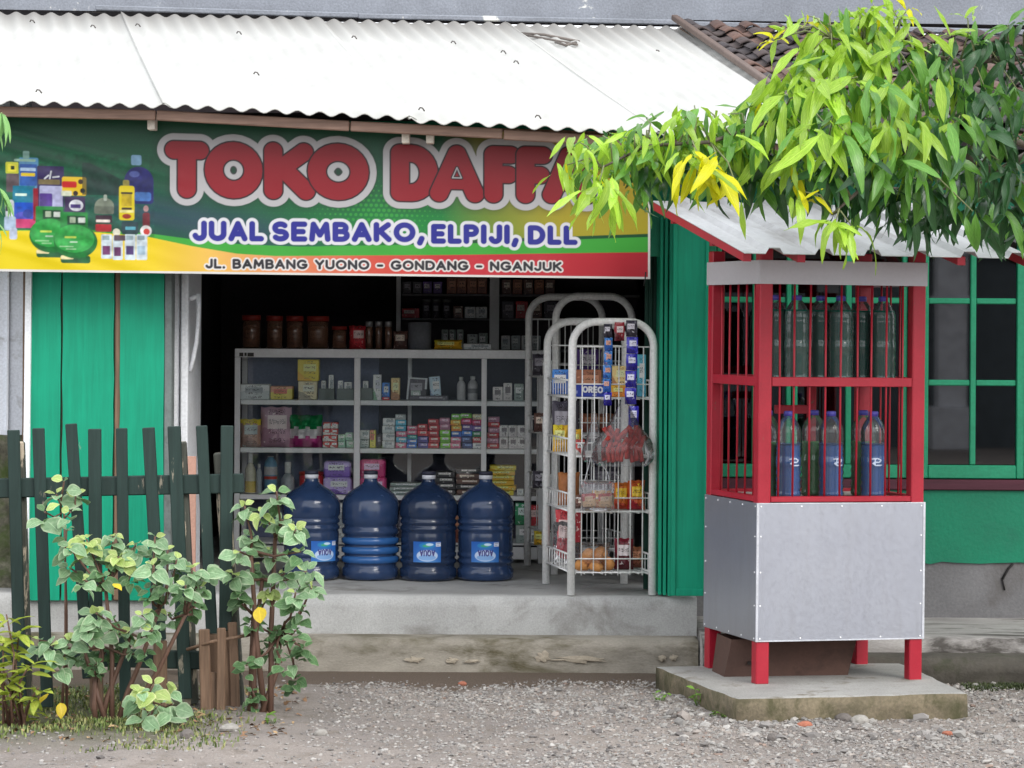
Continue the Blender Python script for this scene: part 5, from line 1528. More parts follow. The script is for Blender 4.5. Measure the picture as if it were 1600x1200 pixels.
for x0, x1, y0, c_, lab in ((505, 549, 722, 'lav', 'lilac'), (561.5, 603, 719, 'hotpink', 'hot pink')):
    pack(x0, 748, x1, 774, c_, f'{lab} sanitary pack at the bottom of its pair, bottom shelf', base=S3, group=g3, dep=.12, bev=.008)
    pack(x0 + 1, y0, x1 - 1, 747, c_, f'{lab} sanitary pack on top of its pair, bottom shelf', base=S3 + 26.3 * (YC + .07) / F, group=g3, dep=.12, bev=.008)
stack(609, 661, 755, 774, ['silver'] * 3, 'the flat silver stack on the bottom shelf', S3, g3)
stack(679, 711, 737, 774, ['black'] * 4, 'the black lettered stack on the bottom shelf', S3, g3)
stack(713, 751, 732, 774, ['brown', 'black', 'brown', 'brown', 'black'], 'the brown lettered stack on the bottom shelf', S3, g3)
stack(764, 805, 727, 774, ['yellow'] * 6, 'the leaning yellow stack at the right of the bottom shelf', S3, g3, jit=3)
pack(808, 764, 818, 774, 'white', 'tiny white box at the right end of the bottom shelf', base=S3, group=g3)
# floor level under the case, behind and right of the jugs
for k, (x0, y0, x1, y1, c_, lab) in enumerate(((805, 786, 828, 820, 'green', 'green detergent pack on the low shelf right of the jugs'), (822, 790, 850, 822, 'red', 'red detergent pack beside the green pack on the low shelf'), (806, 840, 848, 868, 'silver', 'grey bundle of flat packs near the floor right of the jugs'), (525, 790, 545, 850, 'white', 'crinkled white pack glimpsed between the two left jugs'), (622, 800, 634, 840, 'dark', 'dark pack glimpsed between the two middle jugs'), (708, 800, 726, 860, 'rust', 'orange brown pack glimpsed between the two right jugs'))):
    pack(x0, y0, x1, y1, c_, lab, YC + .055, dep=.1, base=max(PZ + .096, P(x0, y1, YC + .055).z), group='packs below the case')
    
# jars and packs on the counter top
ZT = ctop + .001
m_jarglass = glassy('jar_plastic', (.9, .85, .8), .8, .06, 1.45, (150, 110, 90), .5)
m_redlid = M('red_lid', (150, 44, 36), .45)
m_snack = carton('snack_fill', (130, 84, 60), (156, 110, 74), (176, 140, 110))
YJ = YC + .16
gj = 'jars on the counter top'
for x0, x1, y0, lab in ((377, 406, 493, 'leftmost red lidded snack jar on the counter'), (415, 441, 494, 'second red lidded snack jar from the left on the counter'), (446, 473, 494, 'third red lidded snack jar from the left on the counter'), (478, 513, 494, 'wide red lidded jar, fourth from the left on the counter'), (518, 541, 510, 'short red lidded jar beside the wide jar on the counter')):
    j = tin(x0, x1, y0, 545, ZT, m_jarglass, m_redlid, lab, YJ, gj)
    r_ = (P(x1, 545, YJ).x - P(x0, 545, YJ).x) / 2; h = P(x0, y0, YJ).z - P(x0, 545, YJ).z
    MB().lathe([(r_ * .88, .006), (r_ * .9, h * .6), (r_ * .5, h * .68)], 16).build('snacks', m_snack, j, local=True)
bag(545, 510, 571, 546, YJ, .08, C_['red'], 'dark red bag between the jars on the counter', ZT, 5, gj)
for i, x in enumerate((571, 586, 601)):
    tin(x, x + 11, 503, 546, ZT, m_jarglass, M('tin_lid', (150, 150, 150), .4, .5), '%s of three small silver lidded jars on the counter' % ('left', 'middle', 'right')[i], YJ, gj, lid=.8)
bag(614, 518, 637, 546, YJ, .07, C_['brown'], 'brown snack bag below the cabinet edge on the counter', ZT, 6, gj)
o = MB().lathe([(.055, 0), (.058, .004), (.058, .13), (.045, .135)], 18).build('paper_roll', M('grey_paper', (120, 122, 128), .8), None, None)
a = P(655, 545, YJ); o.location = (a.x, YJ + .06, ZT); tag(o, 'fat grey paper roll standing on the counter', 'paper roll')
bag(678, 531, 722, 546, YJ, .07, C_['yellow'], 'flat yellow packet lying on the counter', ZT, 8, gj)
pack(724, 537, 768, 546, 'white', 'flat white tray on the counter under the cabinet post', YJ, dep=.2, base=ZT, name='tray', cat='tray')

# wall cabinet behind the counter
YW2 = 15.75
cab = empty('wall_cabinet', (P(800, 480, YW2).x, YW2, zz(545)), 'aluminium framed wall cabinet with dim shelves above the counter', 'cabinet')
def wb(name, lo, hi, mat=m_alu, bev=.002): return MB().box(lo, hi, bev).build(name, mat, cab)
q = lambda px, py=480: P(px, py, YW2)
zc0, zc1 = q(700, 546).z, 2.05
wb('post', (q(619).x, YW2, q(620, 518).z), (q(626).x, YW2 + .02, zc1)); wb('post', (q(765).x, YW2, zc0), (q(780).x, YW2 + .03, zc1))
wb('side_panel', (q(619).x, YW2 + .021, zc0), (q(621).x, YW2 + .35, zc1), m_dark_room)
for py in (459, 497, 546): wb('shelf', (q(627).x, YW2 + .031, q(700, py).z - .012), (q(1000).x, YW2 + .33, q(700, py).z), M('dim_shelf', (120, 116, 120), .6))
wb('back_panel', (q(619).x, YW2 + .34, zc0), (q(1000).x, YW2 + .36, zc1), m_dark_room)
wb('bottom_rail', (q(725).x, YW2 - .002, zc0 - .02), (q(764).x, YW2 + .03, zc0 - .002)); 
gw = 'packs in the wall cabinet'
sh = {459: q(700, 459).z, 497: q(700, 497).z, 546: q(700, 546).z}
def wp(x0, y0, x1, y1, c_, lab): pack(x0, y0, x1, y1, c_, lab, YW2 + .06, dep=.08, base=sh[y1] + .0005, group=gw)
for i in range(4): wp(629 + i * 16, 440, 643 + i * 16, 459, 'purple' if i > 1 else 'dark', f'{["first", "second", "third", "fourth"][i]} dark pack from the left on the highest cabinet shelf')
for i in range(4): wp(698 + i * 16, 434, 713 + i * 16, 459, 'rust', f'{["first", "second", "third", "fourth"][i]} rust brown pack from the left on the highest cabinet shelf')
for i in range(5): wp(784 + i * 17, 436, 799 + i * 17, 459, 'rust' if i % 2 else 'brown', f'{["first", "second", "third", "fourth", "fifth"][i]} brown pack right of the cabinet post, highest shelf')
wp(628, 482, 655, 497, 'red', 'dim red pack at the left of the middle cabinet shelf')
for i in range(3): tin(659 + i * 16, 672 + i * 16, 468, 497, sh[497] + .0005, C_['dark'], M('tin_lid', (150, 150, 150)), f'{["left", "middle", "right"][i]} silver lidded can on the middle cabinet shelf', YW2 + .06, gw, name='can', cat='can')
wp(708, 478, 723, 497, 'brown', 'brown pack between the cans and white cartons in the cabinet')
wp(726, 479, 743, 497, 'white', 'left white carton on the middle cabinet shelf'); wp(744, 479, 761, 497, 'white', 'right white carton on the middle cabinet shelf')
for i in range(4): wp(784 + i * 22, 470, 803 + i * 22, 497, ('dark', 'red', 'brown', 'dark')[i], f'{["first", "second", "third", "fourth"][i]} pack right of the post on the middle cabinet shelf')
for i in range(3): wp(690 + i * 12, 515, 700 + i * 12, 546, 'silver', f'{["left", "middle", "right"][i]} slim silver pack on the lowest cabinet shelf')
wp(730, 522, 746, 546, 'grey', 'grey square pack on the lowest cabinet shelf'); wp(748, 520, 762, 546, 'silver', 'silver pack beside the cabinet post, lowest shelf')
for i in range(4): wp(783 + i * 16, 524, 797 + i * 16, 546, 'grey' if i % 2 else 'white', f'{["first", "second", "third", "fourth"][i]} pale pack right of the post, lowest cabinet shelf')

# ------------------------------------------------------------------ wire racks
def rack(FL, FR, back, top, levels, label, rt=.0175, seed=0):
    """two hooped tube ends, wire grid in the front hoop, wire baskets between; local frame at the front left foot"""
    FL, FR = Vector(FL), Vector(FR); back = Vector(back)
    root = empty('wire_rack', (FL.x, FL.y, PZ), label, 'rack', 'white wire racks')
    ex = FR - FL; w = ex.length; ex.normalize()
    H = top - PZ
    c = .105
    def hoop(o):
        pts = [o, o + Vector((0, 0, H - c))]
        for i in range(1, 8):
            a = R(90 * i / 8); pts.append(o + ex * (c * (1 - math.cos(a))) + Vector((0, 0, H - c + c * math.sin(a))))
        pts += [o + ex * c + Vector((0, 0, H)), o + ex * (w - c) + Vector((0, 0, H))]
        for i in range(1, 8):
            a = R(90 - 90 * i / 8); pts.append(o + ex * (w - c + c * math.cos(a)) + Vector((0, 0, H - c + c * math.sin(a))))
        pts += [o + ex * w + Vector((0, 0, H - c)), o + ex * w]
        mb = MB(); mb.tube(pts, rt, 12); return mb.build('hoop', m_wire, root, local=True)
    Z0 = Vector((0, 0, .003))
    hoop(Z0); hoop(back + Z0)
    zl = [l - PZ for l in levels]
    ztop = H - .105
    for base, nm in ((Vector((0, 0, 0)), 'end_grid'), (back, 'end_grid')):
        mb = MB()
        for i in range(6):
            p = base + ex * (rt + (w - 2 * rt) * (i + .5) / 6)
            mb.tube([p + Vector((0, 0, zl[-1] - .012)), p + Vector((0, 0, ztop))], .0028, 5)
        for z in [ztop] + [l + d for l in zl for d in (0, .06)]:
            mb.tube([base + ex * rt + Vector((0, -.003, z)), base + ex * (w - rt) + Vector((0, -.003, z))], .003, 5)
        mb.build(nm, m_wire, root, local=True)
    for z in zl:
        mb = MB()
        for e in (0, w):      # side fences
            o = ex * e
            for dz, rr_ in ((0, .0045), (.075, .0045)):
                mb.tube([o + Vector((0, 0, z + dz)), o + back + Vector((0, 0, z + dz))], rr_, 6)
            for i in range(10):
                p = o + back * ((i + .5) / 10) + Vector((0, 0, z)); mb.tube([p, p + Vector((0, 0, .075))], .0026, 4)
        for i in range(9):
            p = back * ((i + .5) / 9) + Vector((0, 0, z - .002)); mb.tube([p, p + ex * w], .0026, 4)
        for i in range(9):
            p = ex * (w * (i + .5) / 9) + Vector((0, 0, z - .006)); mb.tube([p, p + back], .0026, 4)
        mb.build('basket', m_wire, root, local=True)
    return root
f1 = G(892, 931, PZ); f2 = G(1018, 929, PZ); f2.y = f1.y + .03
b1 = G(853, 913, PZ)
RK_Y = f1.y
lv1 = [P(950, y, RK_Y).z for y in (622, 714, 800, 895)]
rack(f1, f2, b1 - f1, P(955, 504, RK_Y).z, lv1, 'front white wire rack hung with snack bags beside the folding door')
yr2 = 14.1
r1 = P(866, 900, yr2); r1.z = PZ; r2 = P(985, 900, yr2); r2.z = PZ
bb = P(824, 880, 14.6); bb.z = PZ
lv2 = [P(860, y, yr2).z for y in (590, 680, 770, 860)]
rack(r1, r2, bb - r1, P(920, 464, yr2).z, lv2, 'rear white wire rack partly hidden behind the front rack')

gr = 'goods on the front rack'
YR = RK_Y + .10
m_clear = glassy('clear_film', (.98, .98, .98), .97, .12, 1.45, (214, 214, 220), .05)
# blue biscuit box with its word
a = P(895, 602, YR); b = P(945, 622, YR)
ob = empty('biscuit_box', ((a.x + b.x) / 2, YR, lv1[0] + .003), 'long blue biscuit box with white lettering on the top rack shelf', 'box', gr)
w, h = b.x - a.x, a.z - b.z
MB().box((-w/2, 0, 0), (w/2, .1, h), .002).build('box', M('biscuit_blue', (40, 62, 168), .4, var=.06), ob, local=True)
bv = Canvas(int(100), 40, 0, 0, 1, (40, 62, 168))
dd = bv.stroke([l for L in text_lines('OREO', 32, 92, lambda x: 8 + (x - 32) * .03, 16, .38) for l in L], 8); bv.sdf(dd - 4.2, (28, 40, 120)); bv.sdf(dd - 2.7, (236, 236, 240)); bv.rr(60, 33, 74, 36, (200, 206, 230), 1); bv.rr(6, 20, 14, 30, (150, 160, 210), 2)
me = print_mesh('front_print', bv, lambda U, V: ((U - .5) * w * .98, -.002 + 0 * U, h * (.985 - V * .97)), vcol('biscuit_print', .4)); link_mesh('front_print', me, ob)
pack(863, 561, 893, 600, 'blue', 'red edged blue biscuit carton at the back left of the top rack shelf', b1.y - .12, dep=.06, base=lv1[0] + .004, group=gr)
pack(862, 560, 895, 564, 'red', 'red lid strip on the blue biscuit carton, top rack shelf', b1.y - .125, dep=.004, base=P(862, 564, b1.y - .125).z, group=gr, name='lid_strip', cat='strip') if False else None
pack(896, 556, 940, 596, 'rust', 'dark brown wafer carton behind the blue biscuit box, top rack shelf', YR + .22, dep=.08, base=lv1[0] + .004, group=gr)
pack(957, 572, 978, 603, 'tan', 'tan round topped carton above yellow packs on the top rack shelf', YR + .02, dep=.07, base=P(957, 603, YR).z, group=gr)
pack(955, 604, 979, 622, 'orange', 'yellow and white low carton under the tan carton, top rack shelf', YR, dep=.1, base=lv1[0] + .003, group=gr)
pack(996, 556, 1009, 622, 'cyan', 'tall light blue carton at the right of the top rack shelf', YR + .05, dep=.06, base=lv1[0] + .003, group=gr)
# hanging strips of sachets
def strip(px, y0, y1, n, mats, label, wpx=16, seed=0):
    Y = RK_Y - .030
    top = P(px, y0, Y)
    root = empty('sachet_strip', top, label, 'sachet strip', 'sachets hanging on the front rack')
    r = random.Random(seed); hpx = (y1 - y0) / n; s_ = Y / F
    for k in range(n):
        w, h = wpx * s_, hpx * s_ * .97
        mb = MB(); nn = 6; vs_ = []; fs = []
        yaw = r.uniform(-.35, .35); ph = r.uniform(0, 6)
        for side in (-1, 1):
            o_ = len(vs_)
            for j in range(nn + 1):
                for i in range(nn + 1):
                    u, v_ = i / nn * 2 - 1, j / nn * 2 - 1
                    y = side * .008 * (1 - u ** 4) * (1 - v_ ** 4) + .004 * math.sin(u * 5 + v_ * 4 + ph)
                    x = u * w / 2 + .003 * math.sin(k * 1.3)
                    vs_.append((x * math.cos(yaw) - y * math.sin(yaw), x * math.sin(yaw) + y * math.cos(yaw), -(k + .5) * hpx * s_ + v_ * h / 2))
            for j in range(nn):
                for i in range(nn):
                    q_ = o_ + j * (nn + 1) + i; f = (q_, q_ + 1, q_ + nn + 2, q_ + nn + 1); fs.append(f if side < 0 else f[::-1])
        mb.add(vs_, fs, 0, True); mb.build('sachet', mats[k % len(mats)], root, local=True)
    return root
sb1 = carton('sachet_lightblue', (60, 130, 206), (40, 90, 170), (206, 150, 130), rough=.25); sb2 = carton('sachet_blue', (50, 46, 176), (36, 30, 130), (220, 220, 240), rough=.2); sbk = carton('sachet_dark', (60, 56, 70), (40, 36, 50), (200, 196, 206), rough=.25); sbr = carton('sachet_red', (150, 36, 50), (90, 26, 36), (220, 206, 206), rough=.25)
strip(950, 506, 634, 6, [sbk, sb1, sb1, sb1, sb1, sb2], 'narrow strip of light blue sachets hanging at the middle of rack', 13, 1)
strip(968, 503, 533, 1, [sbr], 'single dark red sachet hanging between the two blue strips', 17, 2)
strip(987, 500, 632, 5, [sbk, sb2, sb2, sb2, sb2], 'wide strip of dark blue sachets hanging at the right of rack', 18, 3)
strip(990, 634, 668, 1, [sb2], 'blue sachet inside the top of the big clear bag', 16, 4)
# clear bags hanging on the grid
def hang_bag(cx, ytop, yneck, ybot, w0, label, Y=RK_Y - .035, dep=.10, seed=0, mat=m_clear):
    s_ = Y / F; top = P(cx, ytop, Y)
    H = (ybot - ytop) * s_; fn = (yneck - ytop) / (ybot - ytop)
    n, m = 22, 18; vs_, fs = [], []
    for j in range(m + 1):
        f = j / m
        if f < fn: k = .06 + .94 * (f / fn) ** 1.2 * .92
        else: k = .93 + .07 * math.sin((f - fn) / (1 - fn) * math.pi)
        if f > .93: k *= 1 - (f - .93) * 1.6
        for i in range(n):
            a = 2 * math.pi * i / n
            cr_ = 1 + .10 * math.sin(a * 5 + seed + f * 3) * (1 - f * .5) + .06 * math.sin(a * 9 + f * 11 + seed)
            vs_.append((math.cos(a) * w0 * s_ / 2 * k * cr_, math.sin(a) * dep / 2 * k * cr_, -f * H))
    for j in range(m):
        for i in range(n): fs.append((j * n + i, (j + 1) * n + i, (j + 1) * n + (i + 1) % n, j * n + (i + 1) % n))
    fs.append(tuple(m * n + i for i in range(n)))
    mb = MB(); mb.add(vs_, fs, 0, True); o = mb.build('plastic_bag', mat, None, None); o.location = top
    return tag(o, label, 'bag', 'clear bags hanging on the front rack')
hang_bag(974, 622, 690, 728, 92, 'big clear plastic bag of red crackers hanging on rack', seed=1, dep=.12)
hang_bag(929, 640, 700, 722, 36, 'narrow empty looking clear bag beside the bag of red crackers', seed=2, dep=.05)
m_roll = M('red_cracker', (168, 52, 44), .6, scale=30, var=.25, fine=.15, bump=.3)
rl = MB().tube([(0, 0, -.032), (0, .002, -.02), (.001, .003, 0), (0, .002, .02), (0, 0, .032)], .0105, 8).mesh('cracker_roll', m_roll)
r = random.Random(5)
for k in range(26):
    row = k // 9; i = k % 9
    px = 944 + i * 7.2 + row * 3; py = 708 - row * 15 + r.uniform(-3, 3)
    if row == 2 and i > 7: continue
    p = P(min(px, 1003), py, RK_Y - .052 + r.uniform(-.012, .03))
    o = link_mesh('cracker_roll', rl); o.location = p; o.rotation_euler = (r.uniform(-.3, .3), r.uniform(-.25, .25) if row < 1 else r.uniform(-.9, .9), r.uniform(0, 3))
    tag(o, 'short red cracker roll inside the big clear hanging bag', 'cracker', 'red cracker rolls in the hanging bag')
# white bag with two red packs
o = bag(907, 752, 961, 799, RK_Y - .085, .055, glassy('milky_film', (.95, .95, .96), .9, .15, 1.5, (222, 220, 226), .14), 'milky plastic bag with two red printed packs hanging low on rack', None, 3, 'clear bags hanging on the front rack', name='plastic_bag', crumple=.1)
for i, (x0, x1) in enumerate(((911, 932), (936, 957))):
    pk = pack(x0, 771, x1, 792, carton('noodle_pack', (206, 60, 54), (226, 190, 140), (232, 200, 160)), ('left' if i == 0 else 'right') + ' red printed pack inside the milky hanging bag', RK_Y - .068, dep=.02, base=P(x0, 792, RK_Y - .066).z, name='noodle_pack', cat='pack', group='red packs in the milky bag', tilt=-4, bev=.004)
m_strap = glassy('strap_film', (1, 1, 1), .7, .2, 1.5, (226, 226, 230), .6)
mb = MB(); Y = RK_Y - .035
mb.tube([P(923, 716, Y), P(914, 750, Y), P(911, 770, Y)], .0028, 5); mb.tube([P(938, 720, Y), P(950, 740, Y), P(956, 768, Y)], .0028, 5)
ch = mb.build('strap', m_strap, o, local=False)
# other goods in the baskets
for x0, y0, x1, sh_, dY, dep, mt, nm, lab, sd in (
  (864, 672, 890, 1, .38, .05, C_['yellow'], 'snack_bag', 'bright yellow snack pack at the left of the second rack shelf', 1),
  (888, 676, 909, 1, .22, .05, C_['orange'], 'snack_bag', 'yellow brown snack pack behind the front hoop, second rack shelf', 2),
  (862, 636, 905, 1, .46, .07, C_['dark'], 'snack_bag', 'dark crinkled bag at the back of the second rack shelf', 3),
  (898, 690, 914, 1, .08, .06, C_['redwhite'], 'snack_bag', 'white and red pack beside the front hoop, second rack shelf', 4),
  (872, 748, 906, 2, .34, .08, M('bread_brown', (176, 112, 66), .6, var=.3), 'bread_bag', 'brown bread roll bag at the left of the third rack shelf', 5),
  (896, 778, 925, 2, .12, .07, C_['brown'], 'snack_bag', 'dark brown bag under the milky bag, third rack shelf', 6),
  (925, 772, 960, 2, .16, .08, C_['orange'], 'snack_bag', 'orange snack bag partly behind the milky bag, third rack shelf', 7),
  (956, 758, 984, 2, .10, .07, carton('crisp_pack', (216, 120, 50), (196, 70, 44), (236, 200, 60), rough=.3), 'snack_bag', 'orange crisp bag left of the red crisp bag, third rack shelf', 8),
  (981, 754, 1008, 2, .08, .07, carton('crisp_pack_red', (206, 96, 46), (176, 36, 50), (240, 206, 60), rough=.3), 'snack_bag', 'orange crisp bag with red edge at the right of third rack shelf', 9),
  (864, 828, 900, 3, .34, .12, m_clear, 'plastic_bag', 'crinkled grey clear bag at the left of the lowest rack shelf', 10),
  (960, 846, 990, 3, .10, .06, carton('maroon_pack', (120, 30, 46), (90, 24, 36), (216, 206, 206), rough=.3), 'snack_bag', 'maroon and white bag leaning on the lowest rack shelf', 11),
  (982, 862, 1006, 3, .2, .07, C_['rust'], 'snack_bag', 'rust brown bag at the right end of the lowest rack shelf', 12),
  (868, 812, 910, 3, .50, .05, C_['red'], 'snack_bag', 'red pack at the back of the lowest rack shelf', 13)):
    f = dY / .56
    Y = RK_Y + dY
    bag(x0, y0, x1, (622, 714, 800, 895)[sh_], Y, dep, mt, lab, lv1[sh_] + .004, sd, gr, name=nm, crumple=.22)
# bag of buns
o = bag(897, 852, 954, 895, RK_Y + .06, .15, m_clear, 'clear bag of round orange buns on the lowest rack shelf', lv1[3] + .004, 21, gr, name='bun_bag')
m_bun = M('bun', (214, 150, 88), .6, scale=14, var=.2, fine=.05, stain=(186, 112, 60), stain_scale=18)
bun = MB().lathe([(.004, -.026), (.03, -.022), (.041, -.006), (.040, .008), (.028, .022), (.004, .027)], 16).mesh('bun', m_bun)
for k, (px, py, dy) in enumerate(((910, 883, .10), (930, 884, .09), (948, 880, .12), (918, 868, .12), (938, 866, .11))):
    b_ = link_mesh('bun', bun); b_.location = P(px, py, RK_Y + dy); b_.rotation_euler = (.5 * (k % 3) - .3, .3 * k, k)
    b_.scale = (.9, .9, .9)
    tag(b_, 'round orange bun inside the clear bag on the lowest rack shelf', 'bun', 'buns in the clear bag')
# a few goods on the rear rack
for k, (x0, y0, x1, sh_, c_, lab) in enumerate(((832, 556, 858, 0, 'dark', 'dim dark bag on the top shelf of the rear rack'), (834, 650, 856, 1, 'brown', 'dim brown bag on the second shelf of the rear rack'), (832, 742, 856, 2, 'dark', 'dim dark bag on the third shelf of the rear rack'), (834, 838, 856, 3, 'yellow', 'yellow striped pack on the lowest shelf of the rear rack'), (900, 548, 940, 0, 'purple', 'dim purple bag behind the front rack hoop, rear rack'), (905, 650, 960, 1, 'rust', 'dim brown carton deep between the two racks'), (920, 735, 975, 2, 'dark', 'dark pack deep behind the third shelf of front rack'))):
    bag(x0, y0, x1, (590, 680, 770, 860)[sh_], yr2 + .25, .07, C_[c_], lab, lv2[sh_] + .004, 40 + k, 'goods on the rear rack', crumple=.2)
# ------------------------------------------------------------------ picket fence
YF = 11.55
fence = empty('picket_fence', (P(180, 1100, YF).x, YF, 0), 'dark green wooden picket fence with leaning weathered slats', 'fence')
pk = [(21, 672, 32, 1092, 0), (60, 669, 74, 1105, 0), (111, 662, 138, 1060, 0), (148, 670, 150, 985, 0), (190, 669, 196, 1095, 0), (232, 668, 250, 1000, 0), (272, 666, 290, 1092, 1), (315, 665, 331, 990, 0), (355, 665, 352, 985, 0), (-22, 676, -12, 1092, 0), (-66, 674, -52, 1092, 0)]
r = random.Random(9)
for x0, y0, x1, y1, pl in pk:
    a, b = P(x1, y1, YF), P(x0, y0, YF)
    mb = MB(); mb.beam(a, b, .047 + r.uniform(-.004, .004), .018, (0, 1, 0), .003)
    mb.build('picket', m_darkgreen, fence)
    if y1 < 1020:
        mb = MB(); c_ = P(x1 + 1, 1112, YF + .004); mb.beam(c_, a - Vector((0, -.004, .002)), .052, .02, (0, 1, 0), .004); mb.build('lower_picket', m_brownwood, fence)
m_peel = wood('peeled_post', (86, 88, 80), peel=(186, 172, 152), peel_lo=.52, scale=1.4, var=.4)
for x0, y0, x1, y1, w in ((281, 690, 300, 1100, .05), (345, 707, 372, 1105, .055), (28, 690, 40, 1090, .05)):
    mb = MB(); mb.beam(P(x1, y1, YF + .06), P(x0, y0, YF + .06), w, .05, (0, 1, 0), .006); mb.build('post', m_peel, fence)
mb = MB(); mb.beam(P(-110, 765, YF + .022), P(381, 755, YF + .022), .026, .075, (0, 0, 1), .004); mb.build('rail', m_darkgreen, fence)
mb = MB(); mb.beam(P(-110, 1020, YF + .022), P(334, 1032, YF + .022), .026, .07, (0, 0, 1), .004); mb.build('rail', m_darkgreen, fence)
# short brown stakes at the end of the fence
st = empty('picket_stubs', P(340, 1112, 11.48) * Vector((1, 1, 0)) if False else (P(340, 1112, 11.48).x, 11.48, 0), 'short weathered brown picket stubs at the right end of the green fence', 'fence')
for x0, y0, x1, y1, w, dy in ((319, 983, 322, 1120, .042, 0), (346, 981, 345, 1116, .034, -.012), (333, 1050, 334, 1120, .03, .012), (363, 972, 368, 1108, .036, .06)):
    mb = MB(); mb.beam(P(x1, y1, 11.48 + dy), P(x0, y0, 11.48 + dy), w, .02, (0, 1, 0), .004); mb.build('stake', m_brownwood, st)
mb = MB(); mb.tube([P(292, 1015, 11.5), P(330, 1003, 11.46), P(400, 990, 11.5)], .007, 6); mb.build('twig', m_brownwood, st)
# brown board leaning behind the fence
mb = MB(); a = P(284, 713, 12.6); b = P(305, 900, 12.6); mb.box((a.x, 12.6, .0), (b.x, 12.62, a.z), .002)
o = mb.build('board', M('brown_board', (176, 136, 120), .75, scale=4, var=.1), None, ((a.x + b.x) / 2, 12.6, 0)); tag(o, 'plain pinkish brown board standing behind the fence by the cooler', 'board')

# ------------------------------------------------------------------ leaves
def leaf_mat(name, stops, edge=None, vein=.12, rough=.42, trans=.35, var=.2, spec=.35):
    """leaf coloured across its width: centre to margin, pale midrib and side veins"""
    t = NT(name)
    uv = t.n('ShaderNodeUVMap'); uv.uv_map = 'UVMap'
    sp = t.n('ShaderNodeSeparateXYZ'); t.l(uv.outputs[0], sp.inputs[0])
    s1 = t.n('ShaderNodeMath', operation='SUBTRACT'); t.l(sp.outputs[0], s1.inputs[0]); s1.inputs[1].default_value = .5
    ab = t.n('ShaderNodeMath', operation='ABSOLUTE'); t.l(s1.outputs[0], ab.inputs[0])
    oi = t.n('ShaderNodeObjectInfo')
    nz = t.noise(uv.outputs[0], 5, 3)
    c = t.mix(t.ramp(nz, [(.3, 0.0), (.7, 1.0)]), lin(stops[0]), lin(stops[1]))
    if edge is not None:
        ad = t.n('ShaderNodeMath', operation='MULTIPLY_ADD'); t.l(nz, ad.inputs[0]); ad.inputs[1].default_value = .16; t.l(ab.outputs[0], ad.inputs[2])
        c = t.mix(t.ramp(ad.outputs[0], [(.44, 0.0), (.58, .85)]), c, lin(edge))
        bl_ = t.noise(uv.outputs[0], 2.2, 2)
        c = t.mix(t.ramp(bl_, [(.5, 0.0), (.75, .5)]), c, lin(edge))
    # rusty specks and torn brown tips
    sp_ = t.noise(uv.outputs[0], 11, 3, .6)
    oa = t.n('ShaderNodeMath', operation='MULTIPLY_ADD'); t.l(oi.outputs['Random'], oa.inputs[0]); oa.inputs[1].default_value = .10; t.l(sp_, oa.inputs[2])
    c = t.mix(t.ramp(oa.outputs[0], [(.72, 0.0), (.76, .8)]), c, lin((116, 92, 52)))
    # side veins
    vv = t.n('ShaderNodeMath', operation='MULTIPLY_ADD'); t.l(ab.outputs[0], vv.inputs[0]); vv.inputs[1].default_value = -.5; t.l(sp.outputs[1], vv.inputs[2])
    m9 = t.n('ShaderNodeMath', operation='MULTIPLY'); t.l(vv.outputs[0], m9.inputs[0]); m9.inputs[1].default_value = 75
    sn = t.n('ShaderNodeMath', operation='SINE'); t.l(m9.outputs[0], sn.inputs[0])
    light = tuple(min(1, x * 1.5 + .03) for x in lin(stops[1]))
    rv_ = t.ramp(sn.outputs[0], [(.86, 0.0), (1.0, vein * 2)])
    c = t.mix(rv_, c, light)
    mid = t.ramp(ab.outputs[0], [(.0, .75), (.035, 0.0)])
    c = t.mix(mid, c, light)
    hv = t.n('ShaderNodeHueSaturation')
    mr = t.n('ShaderNodeMapRange'); t.l(oi.outputs['Random'], mr.inputs[0]); mr.inputs[3].default_value = 1 - var; mr.inputs[4].default_value = 1 + var
    t.l(mr.outputs[0], hv.inputs['Value']); t.l(c, hv.inputs['Color'])
    t.set(Base_Color=hv.outputs[0], Roughness=rough); t.b.inputs['Specular IOR Level'].default_value = spec
    t.bump(sn.outputs[0], .12, .001)
    tl_ = t.n('ShaderNodeBsdfTranslucent'); t.l(hv.outputs[0], tl_.inputs[0])
    mx = t.n('ShaderNodeMixShader'); mx.inputs[0].default_value = trans
    t.l(t.b.outputs[0], mx.inputs[1]); t.l(tl_.outputs[0], mx.inputs[2]); t.l(mx.outputs[0], t.out.inputs[0])
    return t.m
def leaf_geo(L, Wd, prof, fold, droop, wave, n=7, seed=0, stalk=.08):
    """strip of quads, two halves folded along the midrib; y along, z up"""
    r = random.Random(seed); V_, UV, F_ = [], [], []
    bend = r.uniform(-.12, .12)
    for j in range(n + 1):
        f = j / n
        w = np.interp(f, [p[0] for p in prof], [p[1] for p in prof]) * Wd / 2
        y = L * (stalk + (1 - stalk) * f)
        zc = -droop * L * f ** 2
        xc = bend * L * f ** 2
        for sgn in (-1, 0, 1):
            z = zc + abs(sgn) * fold * w + (wave * L * math.sin(f * 11 + sgn * 1.7 + seed) if sgn else 0)
            V_.append((xc + sgn * w, y * (1 - droop * .25 * f), z)); UV.append((.5 + sgn * .5, f))
    for j in range(n):
        a = j * 3
        F_ += [(a, a + 1, a + 4, a + 3), (a + 1, a + 2, a + 5, a + 4)]
    b = len(V_)
    V_ += [(-.0018, 0, 0), (.0018, 0, 0), (.0018, L * stalk, 0), (-.0018, L * stalk, 0)]; UV += [(.5, 0)] * 4
    F_.append((b, b + 1, b + 2, b + 3))
    return np.array(V_), F_, UV
